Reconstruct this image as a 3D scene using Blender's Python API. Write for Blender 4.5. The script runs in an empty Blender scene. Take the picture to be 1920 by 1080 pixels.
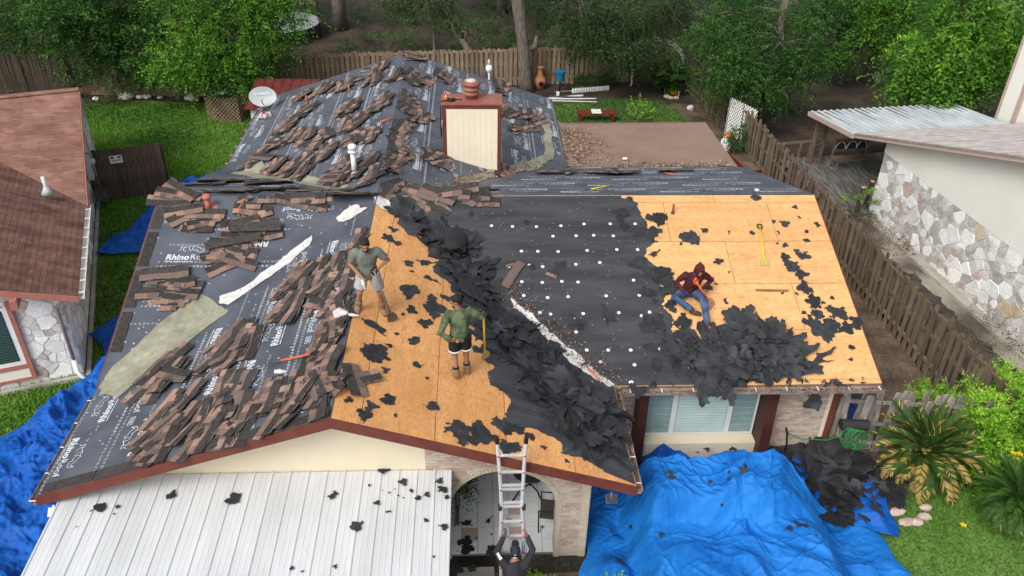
import bpy, math, random
import numpy as np
from mathutils import Vector, Matrix, noise
from mathutils.geometry import tessellate_polygon
R = math.radians
random.seed(7); rng = np.random.default_rng(7)
scn = bpy.context.scene
col = scn.collection

# ------------------------------------------------------------------ camera, sky, sun, exposure
CAM = Vector((0, 0, 13.0)); FPX = 1555.07
CR = Vector((.99910269, -.03867622, .01726175)); CU = Vector((.00693518, .55145686, .83417458)); CF = Vector((.04178183, .83330635, -.55123026))
cam_data = bpy.data.cameras.new('camera'); cam = bpy.data.objects.new('camera', cam_data); col.objects.link(cam)
cam_data.sensor_width = 36; cam_data.lens = FPX / 1920 * 36; cam_data.clip_end = 600; cam_data.clip_start = .1
cam.matrix_world = Matrix(((CR.x, CU.x, -CF.x, CAM.x), (CR.y, CU.y, -CF.y, CAM.y), (CR.z, CU.z, -CF.z, CAM.z), (0, 0, 0, 1)))
scn.camera = cam
SUN_EL, SUN_AZ = R(46), R(217)        # high, behind the camera and to the left, veiled by cloud
world = bpy.data.worlds.new('World'); scn.world = world; world.use_nodes = True
wn = world.node_tree.nodes; wl = world.node_tree.links
sky = wn.new('ShaderNodeTexSky'); sky.sky_type = 'NISHITA'; sky.sun_disc = False
sky.sun_elevation = SUN_EL; sky.sun_rotation = SUN_AZ; sky.dust_density = 4.0; sky.air_density = 1.0; sky.ozone_density = .6
hs = wn.new('ShaderNodeHueSaturation'); hs.inputs['Saturation'].default_value = .35
wl.new(sky.outputs[0], hs.inputs['Color']); wl.new(hs.outputs[0], wn['Background'].inputs[0]); wn['Background'].inputs[1].default_value = .15
sd = bpy.data.lights.new('sun', 'SUN'); sd.energy = 1.15; sd.angle = R(24); sd.color = (1, .96, .9)
sun = bpy.data.objects.new('sun', sd); col.objects.link(sun)
sdir = Vector((math.sin(SUN_AZ) * math.cos(SUN_EL), math.cos(SUN_AZ) * math.cos(SUN_EL), math.sin(SUN_EL)))
sun.rotation_euler = sdir.to_track_quat('Z', 'Y').to_euler(); sun.location = sdir * 60
scn.view_settings.view_transform = 'Standard'; scn.view_settings.look = 'None'; scn.view_settings.gamma = 1
scn.view_settings.use_curve_mapping = False; scn.view_settings.exposure = .38

# ------------------------------------------------------------------ helpers
def ray(x, y): return CF + CR * ((x - 960) / FPX) + CU * ((540 - y) / FPX)
def at_z(x, y, z=0.): d = ray(x, y); return CAM + d * ((z - CAM.z) / d.z)
def at_y(x, y, Y): d = ray(x, y); return CAM + d * (Y / d.y)

def tag(o, label=None, cat=None, group=None, kind=None):
    if label: o['label'] = label
    if cat: o['category'] = cat
    if group: o['group'] = group
    if kind: o['kind'] = kind
    return o
def wm(o): return (wm(o.parent) @ o.matrix_parent_inverse @ o.matrix_basis) if o.parent else o.matrix_basis.copy()
def link(o, parent=None):
    col.objects.link(o)
    if parent is not None:
        o.parent = parent; o.matrix_parent_inverse = wm(parent).inverted()
    return o
def empty(name, loc, label=None, cat=None, group=None, kind=None):
    o = bpy.data.objects.new(name, None); o.location = loc; o.empty_display_size = .2; col.objects.link(o)
    return tag(o, label, cat, group, kind)
def inst(name, me, M, parent=None):
    o = bpy.data.objects.new(name, me); o.matrix_basis = M; return link(o, parent)

class MB:
    def __init__(s): s.v = []; s.f = []; s.m = []
    def add(s, vs, fs, mi=0):
        b = len(s.v); s.v += [tuple(v) for v in vs]
        for f in fs: s.f.append(tuple(i + b for i in f)); s.m.append(mi)
        return s
    def box(s, lo, hi, mi=0, M=None):
        x0, y0, z0 = lo; x1, y1, z1 = hi
        vs = [Vector(p) for p in ((x0,y0,z0),(x1,y0,z0),(x1,y1,z0),(x0,y1,z0),(x0,y0,z1),(x1,y0,z1),(x1,y1,z1),(x0,y1,z1))]
        if M is not None: vs = [M @ v for v in vs]
        return s.add(vs, [(0,3,2,1),(4,5,6,7),(0,1,5,4),(1,2,6,5),(2,3,7,6),(3,0,4,7)], mi)
    def beam(s, a, b, w, h, up=(0,0,1), mi=0):
        a = Vector(a); b = Vector(b); d = (b - a); L = d.length; d.normalize()
        sx = d.cross(Vector(up)); 
        if sx.length < 1e-4: sx = d.cross(Vector((1,0,0)))
        sx.normalize(); u = sx.cross(d)
        M = Matrix(((d.x, sx.x, u.x, a.x), (d.y, sx.y, u.y, a.y), (d.z, sx.z, u.z, a.z), (0,0,0,1)))
        return s.box((0,-w/2,-h/2), (L,w/2,h/2), mi, M)
    def tube(s, pts, r, n=8, mi=0, cap=True, side=None):
        pts = [Vector(p) for p in pts]; k = len(pts)
        rs = r if isinstance(r, (list, tuple)) else [r] * k
        rings = []; px = None
        for i, p in enumerate(pts):
            t = (pts[min(i+1,k-1)] - pts[max(i-1,0)]).normalized()
            if px is None: px = Vector(side) if side is not None else (Vector((1,0,0)) if abs(t.x) < .8 else Vector((0,1,0)))
            ax = px if side is None else Vector(side)
            ax = (ax - t * ax.dot(t)); ax.normalize(); px = ax; ay = t.cross(ax)
            rr = rs[i] if isinstance(rs[i], (list, tuple)) else (rs[i], rs[i])
            rings.append([p + ax * (rr[0]*math.cos(2*math.pi*j/n)) + ay * (rr[1]*math.sin(2*math.pi*j/n)) for j in range(n)])
        vs = [v for g in rings for v in g]; fs = []
        for i in range(k-1):
            for j in range(n):
                j2 = (j+1) % n; fs.append((i*n+j, i*n+j2, (i+1)*n+j2, (i+1)*n+j))
        if cap: fs.append(tuple(reversed(range(n)))); fs.append(tuple(range((k-1)*n, k*n)))
        return s.add(vs, fs, mi)
    def lathe(s, prof, c, n=20, mi=0, M=None):
        vs = []; fs = []; k = len(prof)
        for r, z in prof:
            for j in range(n):
                a = 2*math.pi*j/n; v = Vector((r*math.cos(a), r*math.sin(a), z))
                if M is not None: v = M @ v
                vs.append(v + Vector(c))
        for i in range(k-1):
            for j in range(n):
                j2 = (j+1) % n; fs.append((i*n+j, i*n+j2, (i+1)*n+j2, (i+1)*n+j))
        fs.append(tuple(reversed(range(n)))); fs.append(tuple(range((k-1)*n, k*n)))
        return s.add(vs, fs, mi)
    def ball(s, c, r, n=10, mi=0, M=None):
        prof = [(max(.001, math.sin(math.pi*i/8)), -math.cos(math.pi*i/8)) for i in range(9)]
        r = r if isinstance(r, (tuple, list)) else (r, r, r)
        D = Matrix.Diagonal((r[0], r[1], r[2], 1)); D = D if M is None else M @ D
        return s.lathe(prof, c, n, mi, D)
    def prism(s, poly, ext, mi=0):      # poly: list of 3D points (any simple polygon), ext: vector
        poly = [Vector(p) for p in poly]; ext = Vector(ext); k = len(poly)
        tr = tessellate_polygon([poly]); nrm = Vector((0,0,0))
        for i in range(k): nrm += poly[i].cross(poly[(i+1) % k])
        flip = nrm.dot(ext) < 0
        vs = poly + [p + ext for p in poly]; fs = []
        for t in tr:
            a, b, c = t; n2 = (poly[b]-poly[a]).cross(poly[c]-poly[a])
            t = (a, b, c) if n2.dot(ext) > 0 else (a, c, b)
            fs.append((t[0]+k, t[1]+k, t[2]+k)); fs.append((t[2], t[1], t[0]))
        for i in range(k):
            j = (i+1) % k; fs.append((i, j, j+k, i+k) if not flip else (j, i, i+k, j+k))
        return s.add(vs, fs, mi)
    def mesh(s, name, mats, smooth=False):
        me = bpy.data.meshes.new(name); me.from_pydata(s.v, [], s.f)
        for m in (mats if isinstance(mats, (list, tuple)) else [mats]): me.materials.append(m)
        if any(s.m): me.polygons.foreach_set('material_index', s.m)
        if smooth: me.polygons.foreach_set('use_smooth', [True] * len(s.f))
        me.update(); return me
    def build(s, name, mats, parent=None, smooth=False, bevel=0):
        o = bpy.data.objects.new(name, s.mesh(name, mats, smooth)); link(o, parent)
        if bevel:
            b = o.modifiers.new('bevel', 'BEVEL'); b.width = bevel; b.segments = 2; b.limit_method = 'ANGLE'
        return o

def np_mesh(name, V, F, mats, mi=None, smooth=False):
    V = np.asarray(V, np.float32).reshape(-1, 3); F = np.asarray(F, np.int32); k = F.shape[1]
    me = bpy.data.meshes.new(name); me.vertices.add(len(V)); me.vertices.foreach_set('co', V.ravel())
    me.loops.add(F.size); me.loops.foreach_set('vertex_index', F.ravel())
    me.polygons.add(len(F)); me.polygons.foreach_set('loop_start', np.arange(0, F.size, k, dtype=np.int32))
    for m in mats: me.materials.append(m)
    if mi is not None: me.polygons.foreach_set('material_index', np.asarray(mi, np.int32))
    if smooth: me.polygons.foreach_set('use_smooth', np.ones(len(F), bool))
    me.update(calc_edges=True); return me

def clip(poly, a, b, c):        # keep a*x+b*y<=c ; poly of (x,y)
    out = []; n = len(poly)
    for i in range(n):
        p = poly[i]; q = poly[(i+1) % n]; dp = a*p[0]+b*p[1]-c; dq = a*q[0]+b*q[1]-c
        if dp <= 0: out.append(p)
        if (dp < 0 < dq) or (dq < 0 < dp):
            t = dp/(dp-dq); out.append((p[0]+(q[0]-p[0])*t, p[1]+(q[1]-p[1])*t))
    return out
def clip_convex(poly, conv):    # conv counter-clockwise convex polygon
    for i in range(len(conv)):
        (x0, y0), (x1, y1) = conv[i], conv[(i+1) % len(conv)]
        poly = clip(poly, (y1-y0), -(x1-x0), (y1-y0)*x0-(x1-x0)*y0)
        if len(poly) < 3: return []
    return poly
def inside(p, poly):
    c = False; n = len(poly)
    for i in range(n):
        x0, y0 = poly[i][0], poly[i][1]; x1, y1 = poly[(i+1) % n][0], poly[(i+1) % n][1]
        if (y0 > p[1]) != (y1 > p[1]) and p[0] < (x1-x0)*(p[1]-y0)/(y1-y0)+x0: c = not c
    return c
def area(poly): return .5*sum(poly[i][0]*poly[(i+1) % len(poly)][1]-poly[(i+1) % len(poly)][0]*poly[i][1] for i in range(len(poly)))
def ragged(poly, amp, it=4, rnd=random):   # fractal edges
    for k in range(it):
        out = []
        for i in range(len(poly)):
            p = poly[i]; q = poly[(i+1) % len(poly)]; out.append(p)
            L = math.hypot(q[0]-p[0], q[1]-p[1])
            if L > .05:
                d = rnd.uniform(-1, 1)*amp*min(L, .8); out.append(((p[0]+q[0])/2-(q[1]-p[1])/L*d, (p[1]+q[1])/2+(q[0]-p[0])/L*d))
        poly = out
    return poly

# each of the many loose pieces is described by what it lies beside
LMK = [(692,520,'the man in olive'),(860,640,'the man in camouflage'),(1300,550,'the seated man'),(1428,460,'the lying yellow shovel'),(1261,385,'the brown vent pipe'),(1447,546,'the brown batten'),(957,850,'the ladder top'),(738,602,'the grey shovel blade'),(905,672,'the standing yellow shovel'),(1655,720,'the right eave corner'),(1525,365,'the right ridge end'),(392,375,'the terracotta vent hood'),(540,683,'the pitchfork'),(516,707,'the capped bottle'),(640,597,'the plastic bag'),(621,787,'the gable peak'),(500,505,'the white membrane strip'),(310,640,'the green valley metal'),(655,290,'the white vent pipe'),(55,935,'the front left roof corner'),(1040,640,'the white valley strip'),(962,517,'the curled shingle'),(1190,900,'the front right roof corner'),(885,250,'the chimney'),(700,390,'the bare ridge end'),(848,877,'the carport corner'),(945,960,'the ladder man'),(1320,790,'the bay window'),(1560,800,'the house corner'),(1740,840,'the larger palm'),(452,395,'the hammer'),(1110,708,'the orange hammer')]
USED = set()
def px_of(v): d = Vector(v)-CAM; z = d.dot(CF); return 960+FPX*d.dot(CR)/z, 540-FPX*d.dot(CU)/z
def say(text, v, forbid=''):
    x, y = px_of(v); first = None
    for lx, ly, nm in sorted((q for q in LMK if q[2] not in forbid), key=lambda q: math.hypot(q[0]-x, q[1]-y))[:11]:
        dx, dy = x-lx, y-ly; d = math.hypot(dx, dy); w = ('right of' if dx > 0 else 'left of') if abs(dx) > abs(dy) else ('below' if dy > 0 else 'above')
        for t in (f"{text} {'just ' if d < 55 else ''}{w} {nm}", f"{text} {'below' if dy > 0 else 'above'} and {'right' if dx > 0 else 'left'} of {nm}"):
            if first is None and len(t.split()) <= 16: first = t
            if t not in USED and len(t.split()) <= 16: USED.add(t); return t
    return first or text

# ------------------------------------------------------------------ materials
MATS = {}
def mat(name, c1, c2=None, scale=3., rough=.8, bump=.0, bscale=30., metal=0., spec=.3, rand=0., stretch=None, fine=0., detail=6, trans=0., contrast=(.35, .65), lacun=2.):
    if name in MATS: return MATS[name]
    m = bpy.data.materials.new(name); m.use_nodes = True; nt = m.node_tree; N = nt.nodes; L = nt.links; b = N['Principled BSDF']
    b.inputs['Roughness'].default_value = rough; b.inputs['Metallic'].default_value = metal; b.inputs['Specular IOR Level'].default_value = spec
    tc = N.new('ShaderNodeTexCoord'); vec = tc.outputs['Object']
    if stretch:
        mp = N.new('ShaderNodeMapping'); mp.inputs['Scale'].default_value = stretch; L.new(vec, mp.inputs[0]); vec = mp.outputs[0]
    colr = None
    if c2 is not None:
        nz = N.new('ShaderNodeTexNoise'); nz.inputs['Scale'].default_value = scale; nz.inputs['Detail'].default_value = detail; L.new(vec, nz.inputs['Vector'])
        rp = N.new('ShaderNodeValToRGB'); rp.color_ramp.elements[0].position = contrast[0]; rp.color_ramp.elements[1].position = contrast[1]
        rp.color_ramp.elements[0].color = (*c1, 1); rp.color_ramp.elements[1].color = (*c2, 1); L.new(nz.outputs[0], rp.inputs[0]); colr = rp.outputs[0]
    if fine:
        n2 = N.new('ShaderNodeTexNoise'); n2.inputs['Scale'].default_value = bscale; n2.inputs['Detail'].default_value = 3; L.new(vec, n2.inputs['Vector'])
        mr = N.new('ShaderNodeMapRange'); mr.inputs['From Min'].default_value = .3; mr.inputs['From Max'].default_value = .7; mr.inputs['To Min'].default_value = 1-fine; mr.inputs['To Max'].default_value = 1+fine; L.new(n2.outputs[0], mr.inputs[0])
        mx = N.new('ShaderNodeMix'); mx.data_type = 'RGBA'; mx.blend_type = 'MULTIPLY'; mx.inputs[0].default_value = 1
        if colr: L.new(colr, mx.inputs[6])
        else: mx.inputs[6].default_value = (*c1, 1)
        L.new(mr.outputs[0], mx.inputs[7]); colr = mx.outputs[2]
    if rand:
        oi = N.new('ShaderNodeObjectInfo'); mr = N.new('ShaderNodeMapRange'); mr.inputs['To Min'].default_value = 1-rand; mr.inputs['To Max'].default_value = 1+rand; L.new(oi.outputs['Random'], mr.inputs[0])
        mx = N.new('ShaderNodeMix'); mx.data_type = 'RGBA'; mx.blend_type = 'MULTIPLY'; mx.inputs[0].default_value = 1
        if colr: L.new(colr, mx.inputs[6])
        else: mx.inputs[6].default_value = (*c1, 1)
        L.new(mr.outputs[0], mx.inputs[7]); colr = mx.outputs[2]
    if colr: L.new(colr, b.inputs['Base Color'])
    else: b.inputs['Base Color'].default_value = (*c1, 1)
    if bump:
        nb = N.new('ShaderNodeTexNoise'); nb.inputs['Scale'].default_value = bscale; nb.inputs['Detail'].default_value = 4; L.new(vec, nb.inputs['Vector'])
        bp = N.new('ShaderNodeBump'); bp.inputs['Strength'].default_value = bump; bp.inputs['Distance'].default_value = .02; L.new(nb.outputs[0], bp.inputs['Height']); L.new(bp.outputs[0], b.inputs['Normal'])
    if trans:
        tr = N.new('ShaderNodeBsdfTranslucent'); ms = N.new('ShaderNodeMixShader'); ms.inputs[0].default_value = trans
        if colr: L.new(colr, tr.inputs[0])
        else: tr.inputs[0].default_value = (*c1, 1)
        L.new(b.outputs[0], ms.inputs[1]); L.new(tr.outputs[0], ms.inputs[2]); L.new(ms.outputs[0], N['Material Output'].inputs[0])
    MATS[name] = m; return m

def osb_mat(name, c1, c2, grain, seedrot):
    m = mat(name, c1, c2, scale=1.6, rough=.85, rand=.1, bump=.2, bscale=50, contrast=(.3, .7), stretch=grain, detail=8)
    nt = m.node_tree; N = nt.nodes; L = nt.links; b = N['Principled BSDF']; prev = b.inputs['Base Color'].links[0].from_socket; tc = N.new('ShaderNodeTexCoord')
    def layer(sc, frm, to, colr, fac, stretch=(1,1,1), detail=4, rough=.6, shift=0):
        nonlocal prev
        mp = N.new('ShaderNodeMapping'); mp.inputs['Scale'].default_value = stretch; mp.inputs['Location'].default_value = (shift, shift, 0); mp.inputs['Rotation'].default_value = (0, 0, seedrot); L.new(tc.outputs['Object'], mp.inputs[0])
        nz = N.new('ShaderNodeTexNoise'); nz.inputs['Scale'].default_value = sc; nz.inputs['Detail'].default_value = detail; nz.inputs['Roughness'].default_value = rough; L.new(mp.outputs[0], nz.inputs['Vector'])
        mr = N.new('ShaderNodeMapRange'); mr.inputs['From Min'].default_value = frm; mr.inputs['From Max'].default_value = to; mr.inputs['To Max'].default_value = fac; L.new(nz.outputs[0], mr.inputs[0])
        mx = N.new('ShaderNodeMix'); mx.data_type = 'RGBA'; L.new(mr.outputs[0], mx.inputs[0]); L.new(prev, mx.inputs[6]); mx.inputs[7].default_value = (*colr, 1); prev = mx.outputs[2]
    k = tuple(q*.45 for q in c1)
    layer(22, .48, .70, k, .5, grain, 3, .55, 4); layer(8, .54, .72, tuple(q*.58 for q in c1), .6, grain, 5, .6, 11)      # grain and strands
    layer(14, .70, .76, (.20, .085, .03), .8, (1,1,1), 2, .5, 7); layer(3, .54, .74, (.42, .20, .08), .5, (1,1,1), 7, .7, 21); layer(40, .70, .74, (.10,.06,.04), .7, (1,1,1), 2, .5, 3)   # knots, scuffs, specks
    L.new(prev, b.inputs['Base Color']); return m
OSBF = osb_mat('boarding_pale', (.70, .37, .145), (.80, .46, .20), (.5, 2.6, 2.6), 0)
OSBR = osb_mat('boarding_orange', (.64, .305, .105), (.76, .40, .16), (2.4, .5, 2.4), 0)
def speckle(m, colr, thr=.86, scale=14., sub=(1, 1, 1)):   # sparse small dots (staples, nail heads, grit) lying on a surface
    nt = m.node_tree; N = nt.nodes; L = nt.links; b = N['Principled BSDF']; inp = b.inputs['Base Color']
    tc = N.new('ShaderNodeTexCoord'); mp = N.new('ShaderNodeMapping'); mp.inputs['Scale'].default_value = sub; L.new(tc.outputs['Object'], mp.inputs[0])
    vo = N.new('ShaderNodeTexVoronoi'); vo.inputs['Scale'].default_value = scale; L.new(mp.outputs[0], vo.inputs['Vector'])
    sp = N.new('ShaderNodeSeparateColor'); L.new(vo.outputs['Color'], sp.inputs[0])
    g1 = N.new('ShaderNodeMath'); g1.operation = 'GREATER_THAN'; g1.inputs[1].default_value = thr; L.new(sp.outputs[0], g1.inputs[0])
    g2 = N.new('ShaderNodeMath'); g2.operation = 'LESS_THAN'; g2.inputs[1].default_value = .26; L.new(vo.outputs['Distance'], g2.inputs[0])
    mu = N.new('ShaderNodeMath'); mu.operation = 'MULTIPLY'; L.new(g1.outputs[0], mu.inputs[0]); L.new(g2.outputs[0], mu.inputs[1])
    mx = N.new('ShaderNodeMix'); mx.data_type = 'RGBA'; L.new(mu.outputs[0], mx.inputs[0])
    if inp.links: L.new(inp.links[0].from_socket, mx.inputs[6])
    else: mx.inputs[6].default_value = inp.default_value
    mx.inputs[7].default_value = (*colr, 1); L.new(mx.outputs[2], inp); return m
UND = speckle(mat('underlayment', (.060, .068, .087), (.100, .111, .135), scale=1.3, rough=.55, bump=.15, bscale=25, spec=.4), (.35, .36, .38), .9, 11)
FELT = speckle(mat('felt', (.030, .033, .038), (.056, .060, .067), scale=1.6, rough=.7, bump=.35, bscale=9, spec=.35, stretch=(.45, 2.2, 2.2), fine=.1, detail=9), (.30, .30, .30), .965, 22)
TORN = mat('torn_felt', (.018, .0195, .022), (.040, .043, .047), scale=3, rough=.7, bump=.3, bscale=20, spec=.35, rand=.35)
PRINT = mat('print_white', (.52, .545, .59), (.68, .70, .74), scale=9, rough=.7)
WHITE = mat('white_paint', (.72, .72, .70), (.8, .8, .79), scale=4, rough=.5)
CREAM = mat('cream_stucco', (.68, .60, .44), (.73, .65, .49), scale=1.2, rough=.85, bump=.15, bscale=60)
BROWN = mat('brown_trim', (.12, .032, .022), (.16, .045, .03), scale=3, rough=.55, bump=.1)
GALV = mat('white_metal', (.55, .57, .58), (.64, .66, .675), scale=1.6, rough=.38, spec=.5, stretch=(1.4, .3, 1), fine=.05, bscale=3, detail=9)
GUT = mat('gutter_metal', (.23, .17, .14), (.36, .31, .28), scale=6, rough=.5)
ALU = mat('aluminium', (.62, .63, .64), (.72, .73, .74), scale=8, rough=.4, metal=.35)
STEEL = mat('dark_steel', (.10, .10, .10), (.2, .19, .18), scale=12, rough=.4, metal=.7)
BLACK = mat('black_plastic', (.012, .012, .013), None, rough=.5)
TARP = mat('tarp_blue', (.006, .13, .47), (.013, .185, .57), scale=1.5, rough=.62, spec=.22, bump=.35, bscale=7)
TARPD = mat('tarp_deep_blue', (.004, .068, .34), (.008, .11, .45), scale=1.5, rough=.6, spec=.22, bump=.35, bscale=7)
def wrinkle(m):
    nt = m.node_tree; N = nt.nodes; L = nt.links; b = N['Principled BSDF']; tc = N.new('ShaderNodeTexCoord'); prev = None
    for sc, dist, st in ((1.5, .05, .8), (4.2, .03, .8), (11, .012, .7)):
        nz = N.new('ShaderNodeTexNoise'); nz.noise_type = 'RIDGED_MULTIFRACTAL'; nz.normalize = True; nz.inputs['Scale'].default_value = sc; nz.inputs['Detail'].default_value = 1.5; nz.inputs['Distortion'].default_value = .35; L.new(tc.outputs['Object'], nz.inputs['Vector'])
        bp = N.new('ShaderNodeBump'); bp.inputs['Strength'].default_value = st; bp.inputs['Distance'].default_value = dist; L.new(nz.outputs[0], bp.inputs['Height'])
        if prev: L.new(prev, bp.inputs['Normal'])
        prev = bp.outputs[0]
    L.new(prev, b.inputs['Normal']); return m
wrinkle(TARP); wrinkle(TARPD)
SOILM = mat('soil', (.075, .052, .036), (.17, .125, .09), scale=1.6, rough=.95, bump=.6, bscale=14, fine=.35, detail=10)
LITTER = mat('leaf_litter', (.024, .019, .014), (.070, .052, .037), scale=.8, rough=.95, bump=.7, bscale=10, fine=.4, detail=10)
LAWN = mat('lawn', (.060, .135, .022), (.12, .22, .04), scale=.55, rough=.95, bump=.6, bscale=18, fine=.35, detail=8)
CONC = mat('concrete', (.30, .28, .24), (.42, .40, .35), scale=2, rough=.9, bump=.2, bscale=40, fine=.12)
GLASS = mat('window_glass', (.035, .06, .06), None, rough=.06, spec=.8)
RED = mat('red_paint', (.55, .05, .03), None, rough=.45)
ORANGE = mat('orange_fibreglass', (.75, .12, .03), (.82, .17, .05), rough=.45)
YELLOW = mat('yellow_fibreglass', (.75, .52, .03), (.82, .6, .06), rough=.45)
TERRA = mat('terracotta', (.42, .14, .07), (.52, .2, .11), scale=4, rough=.8)
SHED = [mat('shingle_tan', (.28, .172, .130), (.35, .225, .175), scale=30, rough=.95, bump=.5, bscale=120, rand=.22, fine=.25),
        mat('shingle_brown', (.195, .125, .098), (.25, .165, .132), scale=30, rough=.95, bump=.5, bscale=120, rand=.22, fine=.25),
        mat('shingle_umber', (.125, .090, .075), (.165, .120, .102), scale=30, rough=.95, bump=.5, bscale=120, rand=.22, fine=.25),
        mat('shingle_head', (.034, .030, .028), (.062, .055, .050), scale=14, rough=.9, bump=.5, bscale=120, rand=.25, fine=.2),
        mat('shingle_sealant', (.14, .135, .125), (.26, .25, .235), scale=25, rough=.9)]
WOODS = {'grey': mat('weathered_wood', (.115, .085, .058), (.24, .185, .13), scale=5, rough=.9, stretch=(6, 6, .6), rand=.28, bump=.3, bscale=20),
         'tan': mat('fence_wood', (.165, .12, .08), (.31, .235, .16), scale=5, rough=.9, stretch=(6, 6, .6), rand=.25, bump=.3, bscale=20),
         'dark': mat('dark_wood', (.030, .021, .016), (.075, .052, .038), scale=5, rough=.85, stretch=(7, 7, .5), rand=.25, bump=.3, bscale=20),
         'silver': mat('silvered_wood', (.13, .115, .095), (.36, .33, .285), scale=4, rough=.9, stretch=(6, 6, .7), rand=.35, bump=.4, bscale=20)}
BARK = mat('bark', (.085, .07, .058), (.19, .165, .14), scale=5, rough=.95, stretch=(4, 4, .7), bump=.9, bscale=14)
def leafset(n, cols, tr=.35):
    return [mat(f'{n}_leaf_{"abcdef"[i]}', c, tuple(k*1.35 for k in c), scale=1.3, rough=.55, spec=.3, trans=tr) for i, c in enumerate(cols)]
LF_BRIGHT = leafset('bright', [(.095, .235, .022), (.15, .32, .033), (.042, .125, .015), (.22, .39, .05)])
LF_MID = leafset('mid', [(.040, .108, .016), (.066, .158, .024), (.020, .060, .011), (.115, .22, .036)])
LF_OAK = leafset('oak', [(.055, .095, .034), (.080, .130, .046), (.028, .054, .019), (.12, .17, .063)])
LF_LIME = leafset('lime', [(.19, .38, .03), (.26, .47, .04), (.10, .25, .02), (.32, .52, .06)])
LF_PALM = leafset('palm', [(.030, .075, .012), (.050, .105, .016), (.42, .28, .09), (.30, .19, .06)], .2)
# ------------------------------------------------------------------ roof geometry of the house
XW, YR, ZR, S, D = -2.30, 17.31, 4.13, .328, 4.96
XL, XE, YE, YK, YF, YB, XR = XW-D, XW+D, YR-D, YR+D, 9.76, 27.8, 7.98
LF = math.sqrt(1+S*S)
def roofz(x, y): return max(ZR-S*abs(y-YR), ZR-S*abs(x-XW))
PL = {'F': (lambda x, y: ZR-S*(YR-y)), 'K': (lambda x, y: ZR-S*(y-YR)), 'L': (lambda x, y: ZR-S*(XW-x)), 'R': (lambda x, y: ZR-S*(x-XW))}
FR = {'F': ((1,0,0),(0,1,S),(0,-S,1)), 'K': ((-1,0,0),(0,-1,S),(0,S,1)), 'L': ((0,-1,0),(1,0,S),(-S,0,1)), 'R': ((0,1,0),(-1,0,S),(S,0,1))}
FR = {k: tuple(Vector(q).normalized() for q in v) for k, v in FR.items()}
def on(pl, px, py):
    d = ray(px, py); e1, e2, n = FR[pl]; c = Vector((XW, YR, ZR)); return CAM + d * ((c-CAM).dot(n)/d.dot(n))
def roofhit(px, py):
    best = None
    for k in 'FKLR':
        q = on(k, px, py); t = (q-CAM).length
        if abs(roofz(q.x, q.y)-q.z) < .02 and (best is None or t < best[1]): best = (q, t, k)
    return best if best else (on('F', px, py), 0, 'F')
def frameM(pl, p, ang=0., lift=0., tilt=(0., 0.)):
    e1, e2, n = FR[pl]; B = Matrix((e1, e2, n)).transposed().to_4x4()
    return Matrix.Translation(p+n*lift) @ B @ Matrix.Rotation(ang, 4, 'Z') @ Matrix.Rotation(tilt[0], 4, 'X') @ Matrix.Rotation(tilt[1], 4, 'Y')
def ab(pl, x, y): return {'F': (x, (y-YR)*LF), 'K': (-x, (YR-y)*LF), 'L': (-y, (x-XW)*LF), 'R': (y, (XW-x)*LF)}[pl]
def p3(pl, a, b, h=0.):
    x, y = {'F': (a, YR+b/LF), 'K': (-a, YR-b/LF), 'L': (XW+b/LF, -a), 'R': (XW-b/LF, a)}[pl]
    return Vector((x, y, PL[pl](x, y))) + FR[pl][2]*h
REG = {'Fl': [(XL,YR),(XL,YE),(XW,YR)], 'Fr': [(XW,YR),(XE,YE),(XR,YE),(XR,YR)], 'Lf': [(XW,YR),(XL,YE),(XL,YF),(XW,YF)], 'Rf': [(XW,YR),(XW,YF),(XE,YF),(XE,YE)],
       'Kl': [(XW,YR),(XL,YK),(XL,YR)], 'Kr': [(XW,YR),(XR,YR),(XR,YK),(XE,YK)], 'Lb': [(XW,YR),(XW,YB),(XL,YB),(XL,YK)], 'Rb': [(XW,YR),(XE,YK),(XE,YB),(XW,YB)]}
for k in REG:
    if area(REG[k]) < 0: REG[k].reverse()

# ------------------------------------------------------------------ ground
def sheet(name, poly, z, m, kind='structure', parent=None, rag=0.):
    if rag: poly = ragged(poly, rag, 5)
    pts = [Vector((x, y, z)) for x, y in poly]; tr = tessellate_polygon([pts]); mb = MB(); fs = []
    for a, b, c in tr:
        up = (pts[b]-pts[a]).cross(pts[c]-pts[a]).z > 0; fs.append((a, b, c) if up else (a, c, b))
    mb.add(pts, fs); return tag(mb.build(name, m, parent), kind=kind)
g = MB(); n = 60
for i in range(n+1):
    for j in range(n+1):
        g.v.append((-250+500*i/n, -150+500*j/n, 0 if abs(-250+500*i/n) < 45 and -150+500*j/n < 60 else .3*noise.noise((i*.5, j*.5, 0))))
for i in range(n):
    for j in range(n): g.f.append((i*(n+1)+j, (i+1)*(n+1)+j, (i+1)*(n+1)+j+1, i*(n+1)+j+1)); g.m.append(0)
tag(g.build('ground', LITTER), kind='structure')
LAWN_L = [(-22,7),(-6.6,7),(-6.6,24),(-6.8,31.5),(-9,33.6),(-14,34.2),(-22,33)]
LAWN_B = [(2.2,26),(7.6,26),(8.6,29),(8.7,32.5),(8,34.4),(6,34.6),(3.4,34.2),(1,34.8),(-1,34)]
LAWN_F = [(5,5),(20,5),(20,10.6),(12,11.2),(10.4,11.9),(8.3,12.2),(6,11.8)]
sheet('lawn', LAWN_L, .006, LAWN, rag=.12); sheet('lawn', LAWN_B, .006, LAWN, rag=.2); sheet('lawn', LAWN_F, .006, LAWN, rag=.15)
sheet('soil_strip', [(7.6,12.5),(11.2,12.5),(10.9,20),(9.6,34),(8.4,34),(7.6,26)], .004, SOILM, rag=.1)
sheet('soil_strip', [(-.8,9.95),(2.6,9.95),(2.6,7),(-7,7),(-7,9.95)], .005, SOILM, rag=.03)
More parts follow.
